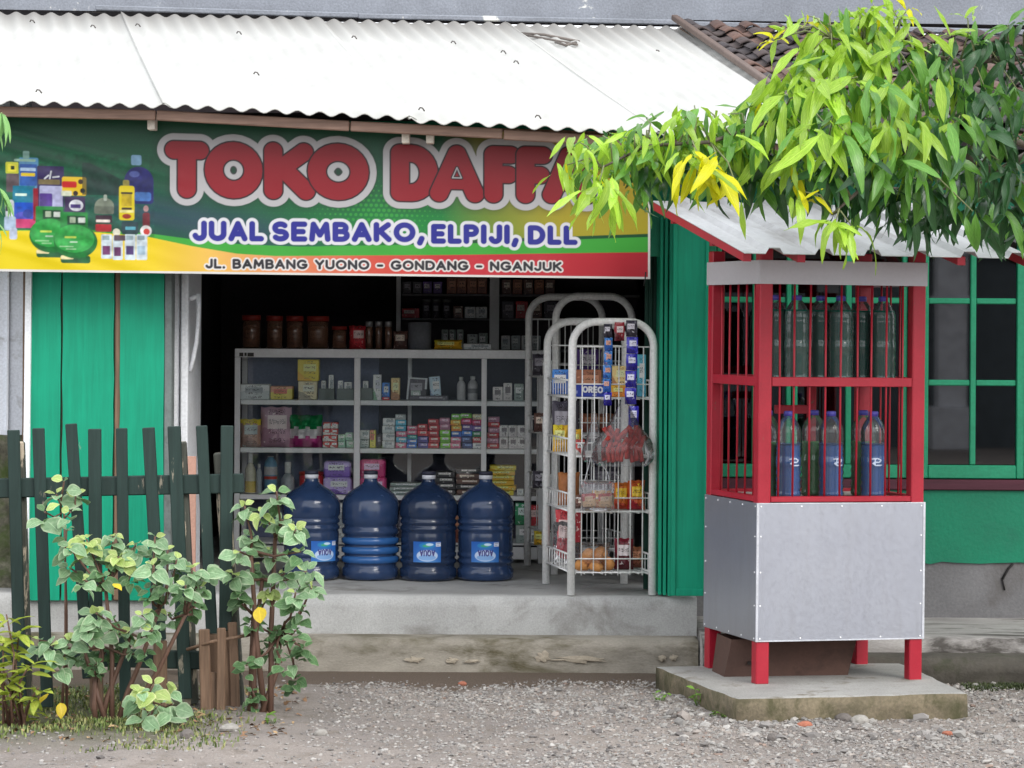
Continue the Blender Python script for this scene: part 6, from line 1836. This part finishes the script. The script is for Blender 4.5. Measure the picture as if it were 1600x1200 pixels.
def leaf_mesh(name, geo, mat):
    V_, F_, UV = geo
    me = bpy.data.meshes.new(name); me.from_pydata(V_.tolist(), [], F_); me.materials.append(mat)
    ul = me.uv_layers.new(name='UVMap')
    li = np.empty(len(me.loops), np.int32); me.loops.foreach_get('vertex_index', li)
    ul.data.foreach_set('uv', np.array(UV, np.float32)[li].ravel())
    me.polygons.foreach_set('use_smooth', [True] * len(F_)); me.update()
    return me
def leaf_matrix(p, d, roll=0.0, up=(0, 0, 1), s=1.0):
    d = Vector(d).normalized(); u = Vector(up)
    if abs(d.dot(u)) > .97: u = Vector((0, -1, .3))
    x = d.cross(u).normalized(); z = x.cross(d)
    m = Matrix(((x.x, d.x, z.x, 0), (x.y, d.y, z.y, 0), (x.z, d.z, z.z, 0), (0, 0, 0, 1)))
    return Matrix.Translation(p) @ m @ Matrix.Rotation(roll, 4, 'Y') @ Matrix.Scale(s, 4)
class Leaves:
    """leaves of one plant: the first `cap` (nearest the eye) are parts, the rest one part"""
    def __init__(s, root, cap=300): s.root = root; s.items = []; s.cap = cap
    def add(s, me, m, pri=0.0): s.items.append((pri, me, m))
    def done(s, name='leaf'):
        s.items.sort(key=lambda q: q[0])
        inv = Matrix.Translation(-Vector(s.root.location))
        for pri, me, m in s.items[:s.cap]: link_mesh(name, me, s.root, inv @ m)
        rest = s.items[s.cap:]
        if rest:
            bymat = {}
            for pri, me, m in rest: bymat.setdefault(me.name, (me, []))[1].append(inv @ m)
            V_, F_, U_, MI, mats = [], [], [], [], []
            for me, ms in bymat.values():
                mt = me.materials[0]
                if mt not in mats: mats.append(mt)
                mi = mats.index(mt)
                co = np.empty(len(me.vertices) * 3, np.float32); me.vertices.foreach_get('co', co); co = np.c_[co.reshape(-1, 3), np.ones(len(me.vertices))]
                fl = np.empty(len(me.loops), np.int32); me.loops.foreach_get('vertex_index', fl); fl = fl.reshape(-1, 4)
                uv = np.empty(len(me.loops) * 2, np.float32); me.uv_layers[0].data.foreach_get('uv', uv)
                for m in ms:
                    off = sum(len(q) for q in V_) if False else (V_off[0] if V_ else 0)
                    V_.append((co @ np.array(m).T)[:, :3]); F_.append(fl + off); U_.append(uv); MI.append(np.full(len(fl), mi))
                    V_off = [off + len(co)]
            me2 = np_mesh('foliage', np.concatenate(V_), np.concatenate(F_), mats)
            ul = me2.uv_layers.new(name='UVMap')
            ul.data.foreach_set('uv', np.concatenate(U_).ravel()); me2.polygons.foreach_set('material_index', np.concatenate(MI).astype(np.int32))
            me2.update()
            o = link_mesh('foliage', me2, s.root); o['kind'] = 'stuff'

# variegated garden shrubs -------------------------------------------------
PROF_OV = [(0, .12), (.12, .62), (.3, .95), (.5, 1.0), (.72, .82), (.9, .42), (1, .04)]
m_vg = leaf_mat('shrub_leaf', ((112, 146, 106), (146, 178, 136)), edge=(186, 202, 168), trans=.32, var=.22)
m_vd = leaf_mat('shrub_leaf_dark', ((72, 108, 66), (100, 134, 90)), edge=(138, 164, 120), trans=.3, var=.25)
m_vy = leaf_mat('shrub_leaf_young', ((160, 188, 104), (190, 206, 130)), edge=(222, 226, 166), trans=.4, var=.15)
m_yl = leaf_mat('fallen_yellow', ((226, 200, 40), (206, 180, 60)), trans=.35, var=.1)
sv = {k: [leaf_mesh('leaf', leaf_geo(1, (.70, .58, .66, .5, .62, .74)[i], PROF_OV, (.22, .4, .1, .3, .5, .2)[i], dr, .03, 6, i * 2, .14), mt) for i, dr in enumerate((.12, .25, .38, .2, .5, .3))] for k, mt in (('g', m_vg), ('d', m_vd), ('y', m_vy), ('o', m_yl))}
m_stem = wood('shrub_stem', (104, 78, 66), scale=2, var=.3)
def shrub(base_px, Y, tips, label, big=.10, seed=0, forks=None, trunk=.014, per=(5, 8), extra=0):
    g = P(*base_px, Y); root = empty('leafy_shrub', (g.x, Y, 0), label, 'shrub', 'variegated shrubs along the fence')
    r = random.Random(seed); L = Leaves(root, 290)
    base = Vector((g.x, Y, -.02))
    tp = []
    for q in tips:
        px, py = q[0], q[1]; sz = q[2] if len(q) > 2 else 1.0
        tp.append((P(px, py, Y + r.uniform(-.16, .10)), sz, q[3] if len(q) > 3 else 'g'))
    # main stems: a few forks, each tip hangs on the nearest fork
    fk = [Vector(P(fx, fy, Y + r.uniform(-.05, .05))) for fx, fy in forks]
    mb = MB()
    def limb(a, b, r0, r1, sag=.0):
        m_ = a.lerp(b, .5) + Vector((r.uniform(-.02, .02), r.uniform(-.02, .02), -sag))
        mb.tube([a, a.lerp(m_, .55) + Vector((r.uniform(-.006, .006), 0, 0)), m_, m_.lerp(b, .5), b], r0, 7, r1=r1)
    for i, f in enumerate(fk): limb(base + Vector((.02 * (i - 1), .01 * (i % 2), 0)), f, trunk, trunk * .62)
    for p, sz, kind in tp:
        cand = [f for f in fk if f.z < p.z + .02] or fk
        f = min(cand, key=lambda q_: (q_ - p).length)
        if (f - p).length > .5 or (base - p).length < (f - p).length: f = base + Vector((0, 0, .03))
        limb(f, p, trunk * .5, .0035, .02)
        n = r.randint(*per)
        a0 = r.uniform(0, 6.28)
        for k in range(n):
            a = a0 + k * 2.399
            el_ = r.uniform(-.35, .35) if k < n - 2 else r.uniform(.4, .9)
            d = Vector((math.cos(a) * math.cos(el_), math.sin(a) * math.cos(el_) - .25, math.sin(el_) - .12))
            s = big * sz * (r.uniform(.7, 1.1) if k < n - 2 else r.uniform(.4, .65))
            kd = kind
            if k >= n - 2 and kind == 'g' and r.random() < .6: kd = 'y'
            if kind == 'g' and r.random() < .12: kd = 'd'
            o_ = p + Vector((0, 0, -r.uniform(0, .04) if k < n - 2 else 0))
            L.add(r.choice(sv[kd]), leaf_matrix(o_, d, r.uniform(-.45, .45), up=(r.uniform(-.3, .3), -r.uniform(.3, 1.0), .7), s=s), o_.y)
        # a few older leaves down the twig
        for k in range(extra):
            q_ = f.lerp(p, r.uniform(.45, .9)); a = r.uniform(0, 6.28)
            L.add(r.choice(sv['d' if r.random() < .6 else 'g']), leaf_matrix(q_, (math.cos(a), math.sin(a) - .3, r.uniform(-.5, .1)), r.uniform(-.6, .6), s=big * r.uniform(.55, .9)), q_.y)
    mb.build('stem', m_stem, root)
    return root, L
tipsR = [(432, 768, 1.25), (382, 790), (410, 800, .8, 'y'), (442, 812, 1.1), (392, 838), (462, 828), (374, 862), (425, 862, 1.1), (470, 862), (366, 896), (398, 890, 1.1), (445, 896), (480, 892, 1.25), (376, 922, .8, 'd'), (420, 925, .8, 'y'), (462, 926), (488, 915, .8), (370, 935, .8), (468, 955, .8, 'd'),
         (392, 972, .8, 'd'), (430, 985, .8, 'd'), (462, 985, .8, 'd'), (415, 1012, .8, 'd'), (475, 1012, .85, 'd'), (385, 1040, .8, 'd'), (440, 1035, .8, 'd'), (462, 1060, .8, 'd'), (395, 1080, .7, 'd'), (400, 1100, .6, 'd')]
rs, L = shrub((398, 1105), 11.45, tipsR, 'tall leafy shrub with pale edged leaves right of the picket fence', .080, 3, ((396, 960), (410, 905), (440, 985), (392, 860), (430, 840)), .0125, (7, 11), 2)
L.add(sv['o'][0], leaf_matrix(P(404, 945, 11.3), (.2, -.5, -.8), .4, s=.075), 0); L.done()
tipsL = [(108, 855), (135, 842, 1, 'y'), (150, 862), (178, 838), (186, 870, 1, 'y'), (108, 886, 1), (130, 905, .9), (160, 898, .9, 'd'), (212, 852), (242, 838, .9), (262, 860), (240, 884), (276, 874), (300, 888, 1.1), (320, 892, 1.1), (312, 918), (290, 915), (262, 915), (235, 920, .8, 'd'), (298, 945, .8, 'd'), (205, 900, .8, 'd'),
         (150, 958), (176, 965), (140, 985, 1.1), (186, 990, 1.05), (222, 962), (238, 985), (205, 1010, .9), (110, 1000), (80, 1008, 1.05), (62, 1000, .9), (125, 1020), (92, 1032), (165, 1018, .9, 'd'), (148, 1040, .8, 'd'), (262, 960, .8), (228, 1020, .7, 'd')]
rs, L = shrub((158, 1122), 11.25, tipsL, 'wide leafy shrub with pale edged leaves in front of the fence', .080, 5, ((160, 1010), (205, 990), (120, 985), (165, 920), (250, 950), (290, 960)), .011, (7, 10), 2)
L.add(sv['o'][1], leaf_matrix(P(93, 1095, 11.1), (.3, -.5, -.8), .2, s=.07), 0); L.add(sv['o'][0], leaf_matrix(P(78, 1082, 11.1), (-.4, -.5, -.4), .2, s=.06), 0); L.add(sv['o'][2], leaf_matrix(P(174, 912, 11.0), (.8, -.5, -.1), .2, s=.05), 0); L.done()
rs, L = shrub((232, 1140), 11.05, [(240, 1070, .95, 'y'), (262, 1078, 1), (218, 1082, .9), (250, 1100, 1), (225, 1108, .9), (270, 1100, .8)], 'low leafy shrub on the ground before the middle of the fence', .10, 8, ((240, 1105), (232, 1095)), .007, (5, 7), 0)
L.add(sv['y'][0], leaf_matrix(P(228, 1150, 10.95), (.1, -.6, -.6), .2, s=.06), 0); L.done()
rs, L = shrub((104, 1110), 11.42, [(100, 752, .8), (88, 772, .9), (118, 775, .9), (70, 800, 1.0), (110, 800, .8), (104, 828, .6)], 'thin tall stemmed plant with pale drooping leaves before the fence', .105, 12, ((102, 900), (100, 800)), .006, (3, 5), 0)
L.done()
# narrow yellow green plant at the left edge
PROF_LA = [(0, .12), (.1, .5), (.3, .92), (.48, 1.0), (.7, .8), (.88, .42), (1, .02)]
m_cr = leaf_mat('croton_leaf', ((150, 170, 60), (190, 196, 90)), edge=(110, 146, 60), trans=.4, var=.25)
cvs = [leaf_mesh('leaf', leaf_geo(1, .34, PROF_LA, .25, dr, .015, 6, i, .1), m_cr) for i, dr in enumerate((.15, .3))]
g = P(22, 1135, 11.1); root = empty('croton_plant', (g.x, 11.1, 0), 'yellow green narrow leaved plant at the left edge of the picture', 'plant')
L = Leaves(root, 290); r = random.Random(2); mb = MB()
for px, py in ((10, 960), (30, 985), (5, 1000), (22, 1020), (45, 1040), (8, 1050), (35, 1070), (15, 1085), (48, 1095), (28, 1110), (-15, 990), (-10, 1040), (-14, 1090), (60, 1075)):
    p = P(px, py, 11.1 + r.uniform(-.12, .1)); b = Vector((g.x + r.uniform(-.05, .05), 11.1 + r.uniform(-.03, .03), -.02))
    mb.tube([b, b.lerp(p, .5) + Vector((0, 0, .03)), p], .006, 6, r1=.003)
    for k in range(r.randint(6, 9)):
        a = r.uniform(0, 6.28); L.add(r.choice(cvs), leaf_matrix(p - Vector((0, 0, r.uniform(0, .05))), (math.cos(a), math.sin(a) - .2, r.uniform(-.3, .9)), r.uniform(-.5, .5), s=r.uniform(.07, .12)), p.y)
mb.build('stem', m_stem, root); L.done()

# ------------------------------------------------------------------ mango tree reaching in from the right
m_ml = leaf_mat('mango_lime', ((138, 182, 42), (176, 208, 78)), trans=.4, rough=.3, var=.32, spec=.5)
m_mg = leaf_mat('mango_green', ((80, 132, 44), (108, 158, 66)), trans=.32, rough=.3, var=.25, spec=.5)
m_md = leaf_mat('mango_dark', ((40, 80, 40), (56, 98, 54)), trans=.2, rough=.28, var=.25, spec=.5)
m_my = leaf_mat('mango_yellow', ((198, 196, 10), (214, 210, 26)), trans=.35, rough=.4, var=.12)
mv = {k: [leaf_mesh('leaf', leaf_geo(1, (.20, .23, .18, .21, .16, .22)[i], PROF_LA, (.35, .55, .25, .7, .5, .3)[i], dr, (.012, .02, .028, .02, .03, .02)[i], 8, i * 3, .07), mt) for i, dr in enumerate((.1, .25, .4, .55, .3, .7))] for k, mt in (('l', m_ml), ('g', m_mg), ('d', m_md), ('y', m_my))}
troot = empty('mango_tree', (2.95, 11.6, 0), 'mango tree with bright drooping leaves reaching in over the kiosk', 'tree')
LM = Leaves(troot, 300); r = random.Random(21); mb = MB()
limbs = [[(1760, 330, 11.7), (1620, 235, 11.5), (1480, 175, 11.3), (1340, 150, 11.1), (1220, 185, 11.0), (1110, 222, 10.9), (1010, 228, 10.9), (940, 262, 10.85)],
         [(1760, 300, 11.7), (1690, 115, 11.5), (1600, 90, 11.3), (1500, 97, 11.2), (1400, 75, 11.1), (1300, 60, 11.05)],
         [(1740, 380, 11.6), (1600, 290, 11.3), (1510, 245, 11.1), (1420, 240, 10.95), (1340, 300, 10.8), (1300, 335, 10.75)],
         [(1620, 235, 11.5), (1540, 280, 11.7), (1440, 300, 11.8), (1360, 290, 11.8)]]
lp = []
for k, l in enumerate(limbs):
    pts = [P(*q) for q in l]; dense = []
    for a, b in zip(pts[:-1], pts[1:]):
        for i in range(4): dense.append(a.lerp(b, i / 4))
    dense.append(pts[-1]); lp += dense[4:]
    mb.tube(dense, .020 if k else .016, 8, r1=.004)
mb.tube([Vector((2.95, 11.6, -.05)), Vector((2.93, 11.62, .5)), Vector((2.98, 11.6, 1.1)), Vector((2.92, 11.65, 1.7)), P(1760, 330, 11.7)], .12, 12, r1=.05)
mb.tube([Vector((2.92, 11.65, 1.7)), Vector((3.2, 11.9, 2.6)), Vector((3.3, 12.2, 3.2))], .06, 10, r1=.03)
mb.build('trunk', wood('mango_bark', (98, 88, 78), scale=1.2, var=.35), troot)
m_mtwig = wood('mango_twig', (116, 122, 84), scale=2)
def cluster(px, py, Y, n, kind, L=.18, el=(-1.25, -.25), twig=True, az=None, sub='', spread=.05, pr=None):
    p = P(px, py, Y)
    if twig:
        f = min(lp, key=lambda q_: (q_ - p).length)
        m_ = f.lerp(p, .5) + Vector((r.uniform(-.02, .02), r.uniform(-.03, .0), .03))
        t_ = MB(); t_.tube([f, m_, p], .0042, 6, r1=.0022); t_.build('twig', m_mtwig, troot)
    a0 = r.uniform(0, 6.28)
    for k in range(n):
        a = a0 + k * 2.399 + r.uniform(-.3, .3)
        if az is not None: a = R(az) + r.uniform(-.9, .9)
        e = r.uniform(*el)
        d = Vector((math.cos(a) * math.cos(e), math.sin(a) * math.cos(e) - .25, math.sin(e)))
        kd = kind if not sub or r.random() > .38 else r.choice(sub)
        o_ = p + Vector((r.uniform(-1, 1) * spread, r.uniform(-1, 1) * spread, r.uniform(-1, .6) * spread * .6))
        LM.add(r.choice(mv[kd]), leaf_matrix(o_, d, r.uniform(-.7, .7), up=(r.uniform(-.3, .3), -r.uniform(.1, .8), .8), s=L * r.uniform(.72, 1.15)), pr if pr is not None else o_.y)
CL = [  # px, py, Y, leaves, colour, length, others
 (905, 222, 10.85, 9, 'l', .13, 'gg'), (942, 212, 10.9, 7, 'l', .14, 'g'), (937, 283, 10.7, 13, 'l', .20, 'lly'), (925, 250, 10.9, 8, 'l', .14, 'g'), (975, 215, 10.9, 9, 'l', .15, 'g'), (1005, 232, 10.95, 9, 'l', .16, 'g'), (968, 250, 10.95, 8, 'g', .16, 'l'), (1035, 200, 10.95, 9, 'l', .15, 'g'),
 (1070, 182, 10.95, 8, 'l', .16, 'g'), (1060, 215, 11.0, 8, 'g', .16, 'l'), (1092, 244, 10.7, 15, 'y', .20, ''), (1100, 205, 11.0, 9, 'g', .17, 'l'), (1122, 232, 11.05, 9, 'd', .17, 'g'), (1150, 260, 11.0, 7, 'g', .16, 'd'), (1165, 190, 11.0, 6, 'g', .22, ''), (1138, 178, 11.0, 7, 'l', .16, 'g'), (1185, 225, 11.05, 9, 'g', .17, 'd'),
 (1030, 262, 11.05, 7, 'd', .16, 'g'), (975, 290, 10.95, 5, 'g', .16, ''), (1125, 272, 10.75, 6, 'y', .12, 'l'),
 (1232, 110, 10.95, 12, 'l', .19, 'g'), (1265, 85, 11.0, 11, 'l', .19, 'llg'), (1300, 72, 11.0, 11, 'l', .20, 'g'), (1345, 62, 11.05, 11, 'l', .20, ''), (1390, 80, 11.0, 11, 'l', .20, 'g'), (1245, 150, 10.9, 12, 'l', .20, 'g'), (1290, 130, 10.85, 13, 'l', .21, ''), (1340, 120, 10.85, 13, 'l', .21, ''), (1390, 130, 10.9, 12, 'l', .21, 'g'), (1435, 130, 10.95, 11, 'l', .20, 'g'),
 (1225, 195, 10.9, 10, 'l', .17, 'gly'), (1265, 205, 10.8, 12, 'l', .19, ''), (1310, 195, 10.75, 13, 'l', .21, ''), (1360, 190, 10.75, 12, 'l', .21, 'g'), (1410, 190, 10.8, 11, 'l', .21, 'g'), (1460, 185, 10.9, 9, 'g', .21, 'l'), (1250, 250, 10.85, 11, 'l', .17, 'ggly'), (1290, 255, 10.8, 11, 'g', .18, 'l'), (1335, 250, 10.8, 11, 'l', .19, 'g'), (1385, 245, 10.75, 11, 'g', .20, 'l'), (1430, 240, 10.8, 10, 'g', .20, 'l'),
 (1210, 150, 10.95, 7, 'l', .12, 'y'), (1258, 300, 10.75, 6, 'y', .14, 'l'), (1280, 280, 10.85, 8, 'g', .17, 'd'), (1345, 285, 10.95, 9, 'd', .18, 'g'), (1400, 285, 10.95, 10, 'd', .19, 'g'), (1450, 275, 10.95, 10, 'd', .19, 'g'), (1490, 235, 10.9, 10, 'g', .19, 'd'), (1510, 270, 11.0, 10, 'd', .19, ''), (1560, 250, 11.0, 10, 'd', .19, ''), (1600, 270, 11.05, 9, 'd', .19, ''),
 (1470, 320, 11.1, 9, 'd', .18, ''), (1530, 315, 11.1, 9, 'd', .18, ''), (1590, 330, 11.1, 8, 'd', .18, ''), (1420, 330, 11.0, 6, 'd', .17, ''), (1500, 180, 11.0, 10, 'g', .20, 'l'), (1545, 190, 11.05, 10, 'g', .19, 'd'), (1595, 200, 11.1, 10, 'd', .19, 'g'), (1490, 130, 11.1, 8, 'g', .19, 'l'), (1540, 140, 11.1, 9, 'g', .19, 'l'), (1590, 140, 11.1, 9, 'g', .19, 'd'),
 (1255, 48, 11.05, 8, 'l', .16, 'g'), (1300, 18, 11.1, 8, 'l', .16, 'g'), (1345, 12, 11.1, 9, 'l', .17, 'y'), (1395, 15, 11.1, 8, 'l', .16, 'g'), (1265, 25, 11.1, 7, 'l', .13, 'y'), (1005, 255, 11.1, 8, 'd', .16, 'g'), (1055, 245, 11.15, 8, 'd', .16, 'g'), (1140, 250, 11.15, 9, 'd', .17, 'g'), (1185, 265, 11.15, 8, 'd', .17, 'g'), (1210, 275, 11.1, 8, 'd', .16, 'g'), (1030, 225, 11.1, 7, 'g', .15, 'l'), (1165, 225, 11.0, 8, 'g', .17, 'l'), (1240, 265, 11.1, 8, 'd', .16, 'g'), (1290, 40, 11.1, 9, 'l', .17, ''), (1330, 32, 11.1, 9, 'l', .17, 'g'), (1375, 42, 11.1, 9, 'l', .18, ''), (1420, 60, 11.1, 9, 'l', .18, 'g'), (1465, 75, 11.1, 8, 'l', .16, 'g'), (1520, 60, 11.2, 8, 'g', .17, 'l'), (1570, 55, 11.2, 9, 'g', .17, 'l'), (1605, 40, 11.2, 8, 'l', .17, 'g'), (885, 258, 10.85, 5, 'l', .13, 'y'), (1015, 205, 10.9, 8, 'l', .14, 'g'), (1085, 165, 10.95, 7, 'l', .15, 'g'), (1110, 175, 10.95, 7, 'l', .15, ''), (1180, 200, 10.95, 8, 'l', .16, 'g'), (1190, 160, 11.0, 6, 'l', .15, 'g'), (1145, 215, 10.9, 8, 'g', .17, 'l'), (1075, 225, 10.85, 7, 'l', .15, 'g'),
 (1440, 95, 11.1, 8, 'l', .18, 'g'), (1490, 108, 11.15, 7, 'l', .17, 'g'), (1560, 95, 11.2, 7, 'g', .17, 'l'), (1610, 95, 11.2, 8, 'g', .18, 'l'), (1210, 320, 10.85, 1, 'g', .0, '')]
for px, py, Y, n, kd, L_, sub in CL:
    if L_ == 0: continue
    if px > 1455 or (py > 225 and px > 1270): kd, sub = ('d', 'dg') if (px > 1500 or py > 245) else ('g', 'dl')  # crown shade put into leaf colour: right and low clusters turn dark
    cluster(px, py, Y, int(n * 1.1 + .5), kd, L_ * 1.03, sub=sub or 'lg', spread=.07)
for px, py, Y, n, kd, L_ in ((1398, 30, 11.1, 7, 'l', .13), (1345, 40, 11.1, 6, 'l', .12), (1482, 55, 11.15, 6, 'l', .13), (1530, 70, 11.2, 6, 'g', .12), (1208, 62, 11.0, 7, 'y', .08), (1232, 48, 11.0, 5, 'l', .08), (1420, 12, 11.1, 5, 'y', .08), (1365, 8, 11.1, 4, 'l', .09), (1010, 185, 10.95, 3, 'g', .12), (1162, 165, 11.0, 3, 'g', .15), (1575, 40, 11.2, 5, 'g', .12), (1512, 28, 11.15, 4, 'l', .09)):
    cluster(px, py, Y, n, kd, L_, el=(-.3, 1.1), spread=.02)
cluster(1306, 345, 10.65, 9, 'l', .17, el=(-1.1, .15), spread=.02)
cluster(1330, 352, 10.68, 5, 'l', .16, el=(-1.2, -.1), spread=.02)
cluster(1158, 312, 10.7, 1, 'l', .15, el=(-1.45, -1.4), spread=.0)
cluster(1520, 330, 10.7, 2, 'g', .16, el=(-1.5, -1.2), spread=.03)
# deeper shaded clusters behind
rr_ = random.Random(31)
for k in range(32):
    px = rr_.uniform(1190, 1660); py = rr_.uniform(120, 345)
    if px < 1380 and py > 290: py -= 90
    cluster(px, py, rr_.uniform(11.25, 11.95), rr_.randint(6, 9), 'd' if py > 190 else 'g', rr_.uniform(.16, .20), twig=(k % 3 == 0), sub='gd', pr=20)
for k in range(16):
    px = rr_.uniform(900, 1190); py = 205 + rr_.uniform(0, 60) - (px - 900) * .05
    cluster(px, py, rr_.uniform(11.0, 11.25), rr_.randint(4, 6), 'g', .15, twig=False, sub='ld', pr=20)
for k in range(60):     # unseen crown above and to the right, added to shade the branch from sun
    X_, Y_, Z_ = rr_.uniform(2.05, 3.6), rr_.uniform(9.3, 11.6), rr_.uniform(2.35, 3.9)
    q_ = Vector((X_, Y_, Z_)); u_ = 800 + X_ / Y_ * F; v_ = 500 - (Z_ - E) / Y_ * F
    if u_ < 1650 and v_ > -110: continue
    cluster(u_, v_, Y_, rr_.randint(9, 13), 'g', .20, twig=False, sub='ld', pr=30, spread=.16)
for k in range(26):     # out of the frame to the right and above, the rest of the crown
    cluster(rr_.uniform(1640, 2100), rr_.uniform(-420, 300), rr_.uniform(11.0, 13.2), rr_.randint(8, 12), 'g', .19, twig=False, sub='ld', pr=30, spread=.12)
LM.done()

# sprigs of another tree coming in at the left edge
s2 = empty('leafy_branch', P(-60, 150, 11.4), 'drooping branch of pale green leaves at the left picture edge', 'branch')
L = Leaves(s2, 200); mb = MB(); r = random.Random(6)
spv = [leaf_mesh('leaf', leaf_geo(1, .14, PROF_LA, .3, dr, .01, 6, i, .06), leaf_mat('sprig_leaf%d' % i, ((104, 156, 88), (140, 184, 110)), trans=.35)) for i, dr in enumerate((.3, .6))]
a = P(-160, 60, 11.4)
for px, py, n in ((2, 175, 9), (-18, 190, 8), (-2, 292, 6), (-14, 345, 7)):
    p = P(px, py, 11.4); mb.tube([a, a.lerp(p, .5) + Vector((0, 0, .05)), p], .006, 6, r1=.002)
    for k in range(n): L.add(r.choice(spv), leaf_matrix(p, (r.uniform(-.6, 1), r.uniform(-.6, .3), r.uniform(-1.2, -.2)), r.uniform(-.5, .5), s=r.uniform(.09, .14)))
mb.build('twig', m_stem, s2); L.done()

# ------------------------------------------------------------------ weeds, grass
m_weed = leaf_mat('weed_leaf', ((96, 140, 50), (130, 166, 76)), trans=.35)
wv = [leaf_mesh('leaf', leaf_geo(1, .55, PROF_OV, .2, .2, .02, 5, i, .1), m_weed) for i in range(2)]
def weed(px, py, n, s, label, wid=.06, seed=0, name='weed', h=.03):
    g = G(px, py); root = empty(name, (g.x, g.y, float(gz(g.x, g.y))), label, 'weed', 'small weeds on the yard')
    L = Leaves(root, 100); r = random.Random(seed + int(px)); mb = MB()
    for k in range(n):
        p = Vector(root.location) + Vector((r.uniform(-wid, wid), r.uniform(-wid, wid) * .5, r.uniform(.005, h)))
        b = Vector(root.location) + Vector((p.x - root.location.x, 0, -.005)) * .6
        mb.tube([b, p], .0015, 4)
        a = r.uniform(0, 6.28); L.add(r.choice(wv), leaf_matrix(p, (math.cos(a), math.sin(a) - .3, r.uniform(-.1, .8)), r.uniform(-.5, .5), s=s * r.uniform(.6, 1.2)))
    mb.build('stem', m_weed, root); L.done()
weed(1098, 1104, 22, .042, 'bright weed in the gravel at the left side of the kiosk slab', .06, 1, h=.06)
weed(1124, 1118, 8, .03, 'tiny weed beside the front left corner of the kiosk slab', .03, 2)
weed(1032, 1096, 9, .025, 'sparse weed at the back left corner of the kiosk slab', .035, 3)
weed(1466, 1112, 34, .032, 'wide low weed along the slab front below the right kiosk leg', .085, 4, h=.03)
weed(1236, 1122, 6, .022, 'tiny weed at the foot of the slab front edge', .02, 5)
weed(422, 1128, 8, .036, 'small lone weed on the bare earth right of the picket stubs', .025, 6)
weed(500, 1190, 5, .02, 'tiny weed near the bottom of the yard', .02, 7) if False else None
weed(1440, 1058, 1, .07, 'single yellow leaf lying on dark earth right of the slab', .01, 8, name='fallen_leaf', h=.008) if False else None
p = G(1440, 1060, .01); o = link_mesh('fallen_leaf', sv['o'][0]); o.matrix_world = leaf_matrix(p, (1, -.2, .05), .3, s=.075); tag(o, 'yellow fallen leaf on the dark earth right of the kiosk slab', 'leaf')
# mossy turf tuft on the dark earth right
def grass(name, n, place, h, cols, seed, label):
    r = np.random.default_rng(seed); P0 = place(r, n); n = len(P0)
    a = r.uniform(0, 6.283, n); hh = h * r.uniform(.4, 1.2, n); ln = r.uniform(.2, .9, n) * hh; w = .0022 + .002 * r.random(n)
    dx, dy = np.cos(a), np.sin(a)
    b0 = P0 + np.stack([-dy * w, dx * w, 0 * a], -1); b1 = P0 + np.stack([dy * w, -dx * w, 0 * a], -1)
    m0 = P0 + np.stack([dx * ln * .35 - dy * w * .8, dy * ln * .35 + dx * w * .8, hh * .6], -1); m1 = P0 + np.stack([dx * ln * .35 + dy * w * .8, dy * ln * .35 - dx * w * .8, hh * .6], -1)
    tp = P0 + np.stack([dx * ln, dy * ln, hh], -1)
    V_ = np.stack([b0, b1, m1, m0, tp, tp + .0005], 1).reshape(-1, 3)
    k = np.arange(n)[:, None] * 6
    F_ = np.concatenate([k + np.array([[0, 1, 2, 3]]), k + np.array([[3, 2, 5, 4]])])
    pal = np.array([lin(c) for c in cols]); C0 = pal[r.integers(0, len(pal), n)] * r.uniform(.75, 1.15, (n, 1))
    me = np_mesh(name, V_, F_, vcol('grass_blade', .6)); set_cols(me, np.repeat(C0, 6, 0))
    tag(link_mesh(name, me), label, kind='stuff')
def pl_left(r, n):
    x = r.uniform(-2.3, -.95, n); y = r.uniform(10.35, 12.2, n)
    k = (np.sin(x * 5 + y * 3) + np.sin(y * 7 - x * 4) + r.normal(0, .7, n) > -.1) & (r.random(n) < np.clip((-.85 - x) / .5, 0, 1))
    return np.stack([x, y, gz(x, y)], -1)[k]
grass('grass', 11000, pl_left, .017, ((96, 112, 52), (120, 130, 70), (140, 140, 90), (74, 94, 44)), 3, 'patchy short grass and moss around the fence and shrubs')
def pl_right(r, n):
    x = r.uniform(1.86, 2.5, n); y = 12.38 + .05 * r.standard_normal(n) + .04 * np.sin(x * 9)
    return np.stack([x, y, 0 * x], -1)
grass('grass', 3000, pl_right, .016, ((54, 66, 30), (70, 80, 38), (44, 54, 26)), 4, 'dark moss and grass by the apron edge on the right')
def leaf_litter(r, n):
    return None
# dead leaves and chips scattered in the fence bed
lit_ = [leaf_mesh('litter', leaf_geo(1, .45, PROF_OV, .4, .3, .05, 4, i, .02), M('dead_leaf%d' % i, c_, .9)) for i, c_ in enumerate(((134, 104, 78), (110, 84, 60), (160, 134, 100)))]
r = random.Random(12)
root = empty('leaf_litter', (-1.5, 11.2, 0)); root['kind'] = 'stuff'; root['label'] = 'dry brown leaves scattered over the fence bed'
LL = Leaves(root, 0)
for k in range(300):
    x, y = r.uniform(-2.2, -.8), r.uniform(10.6, 12.3)
    LL.add(lit_[k % 3], leaf_matrix(Vector((x, y, float(gz(x, y)) + .006)), (math.cos(k), math.sin(k), r.uniform(-.05, .2)), r.uniform(-.4, .4), s=r.uniform(.02, .045)))
LL.done()
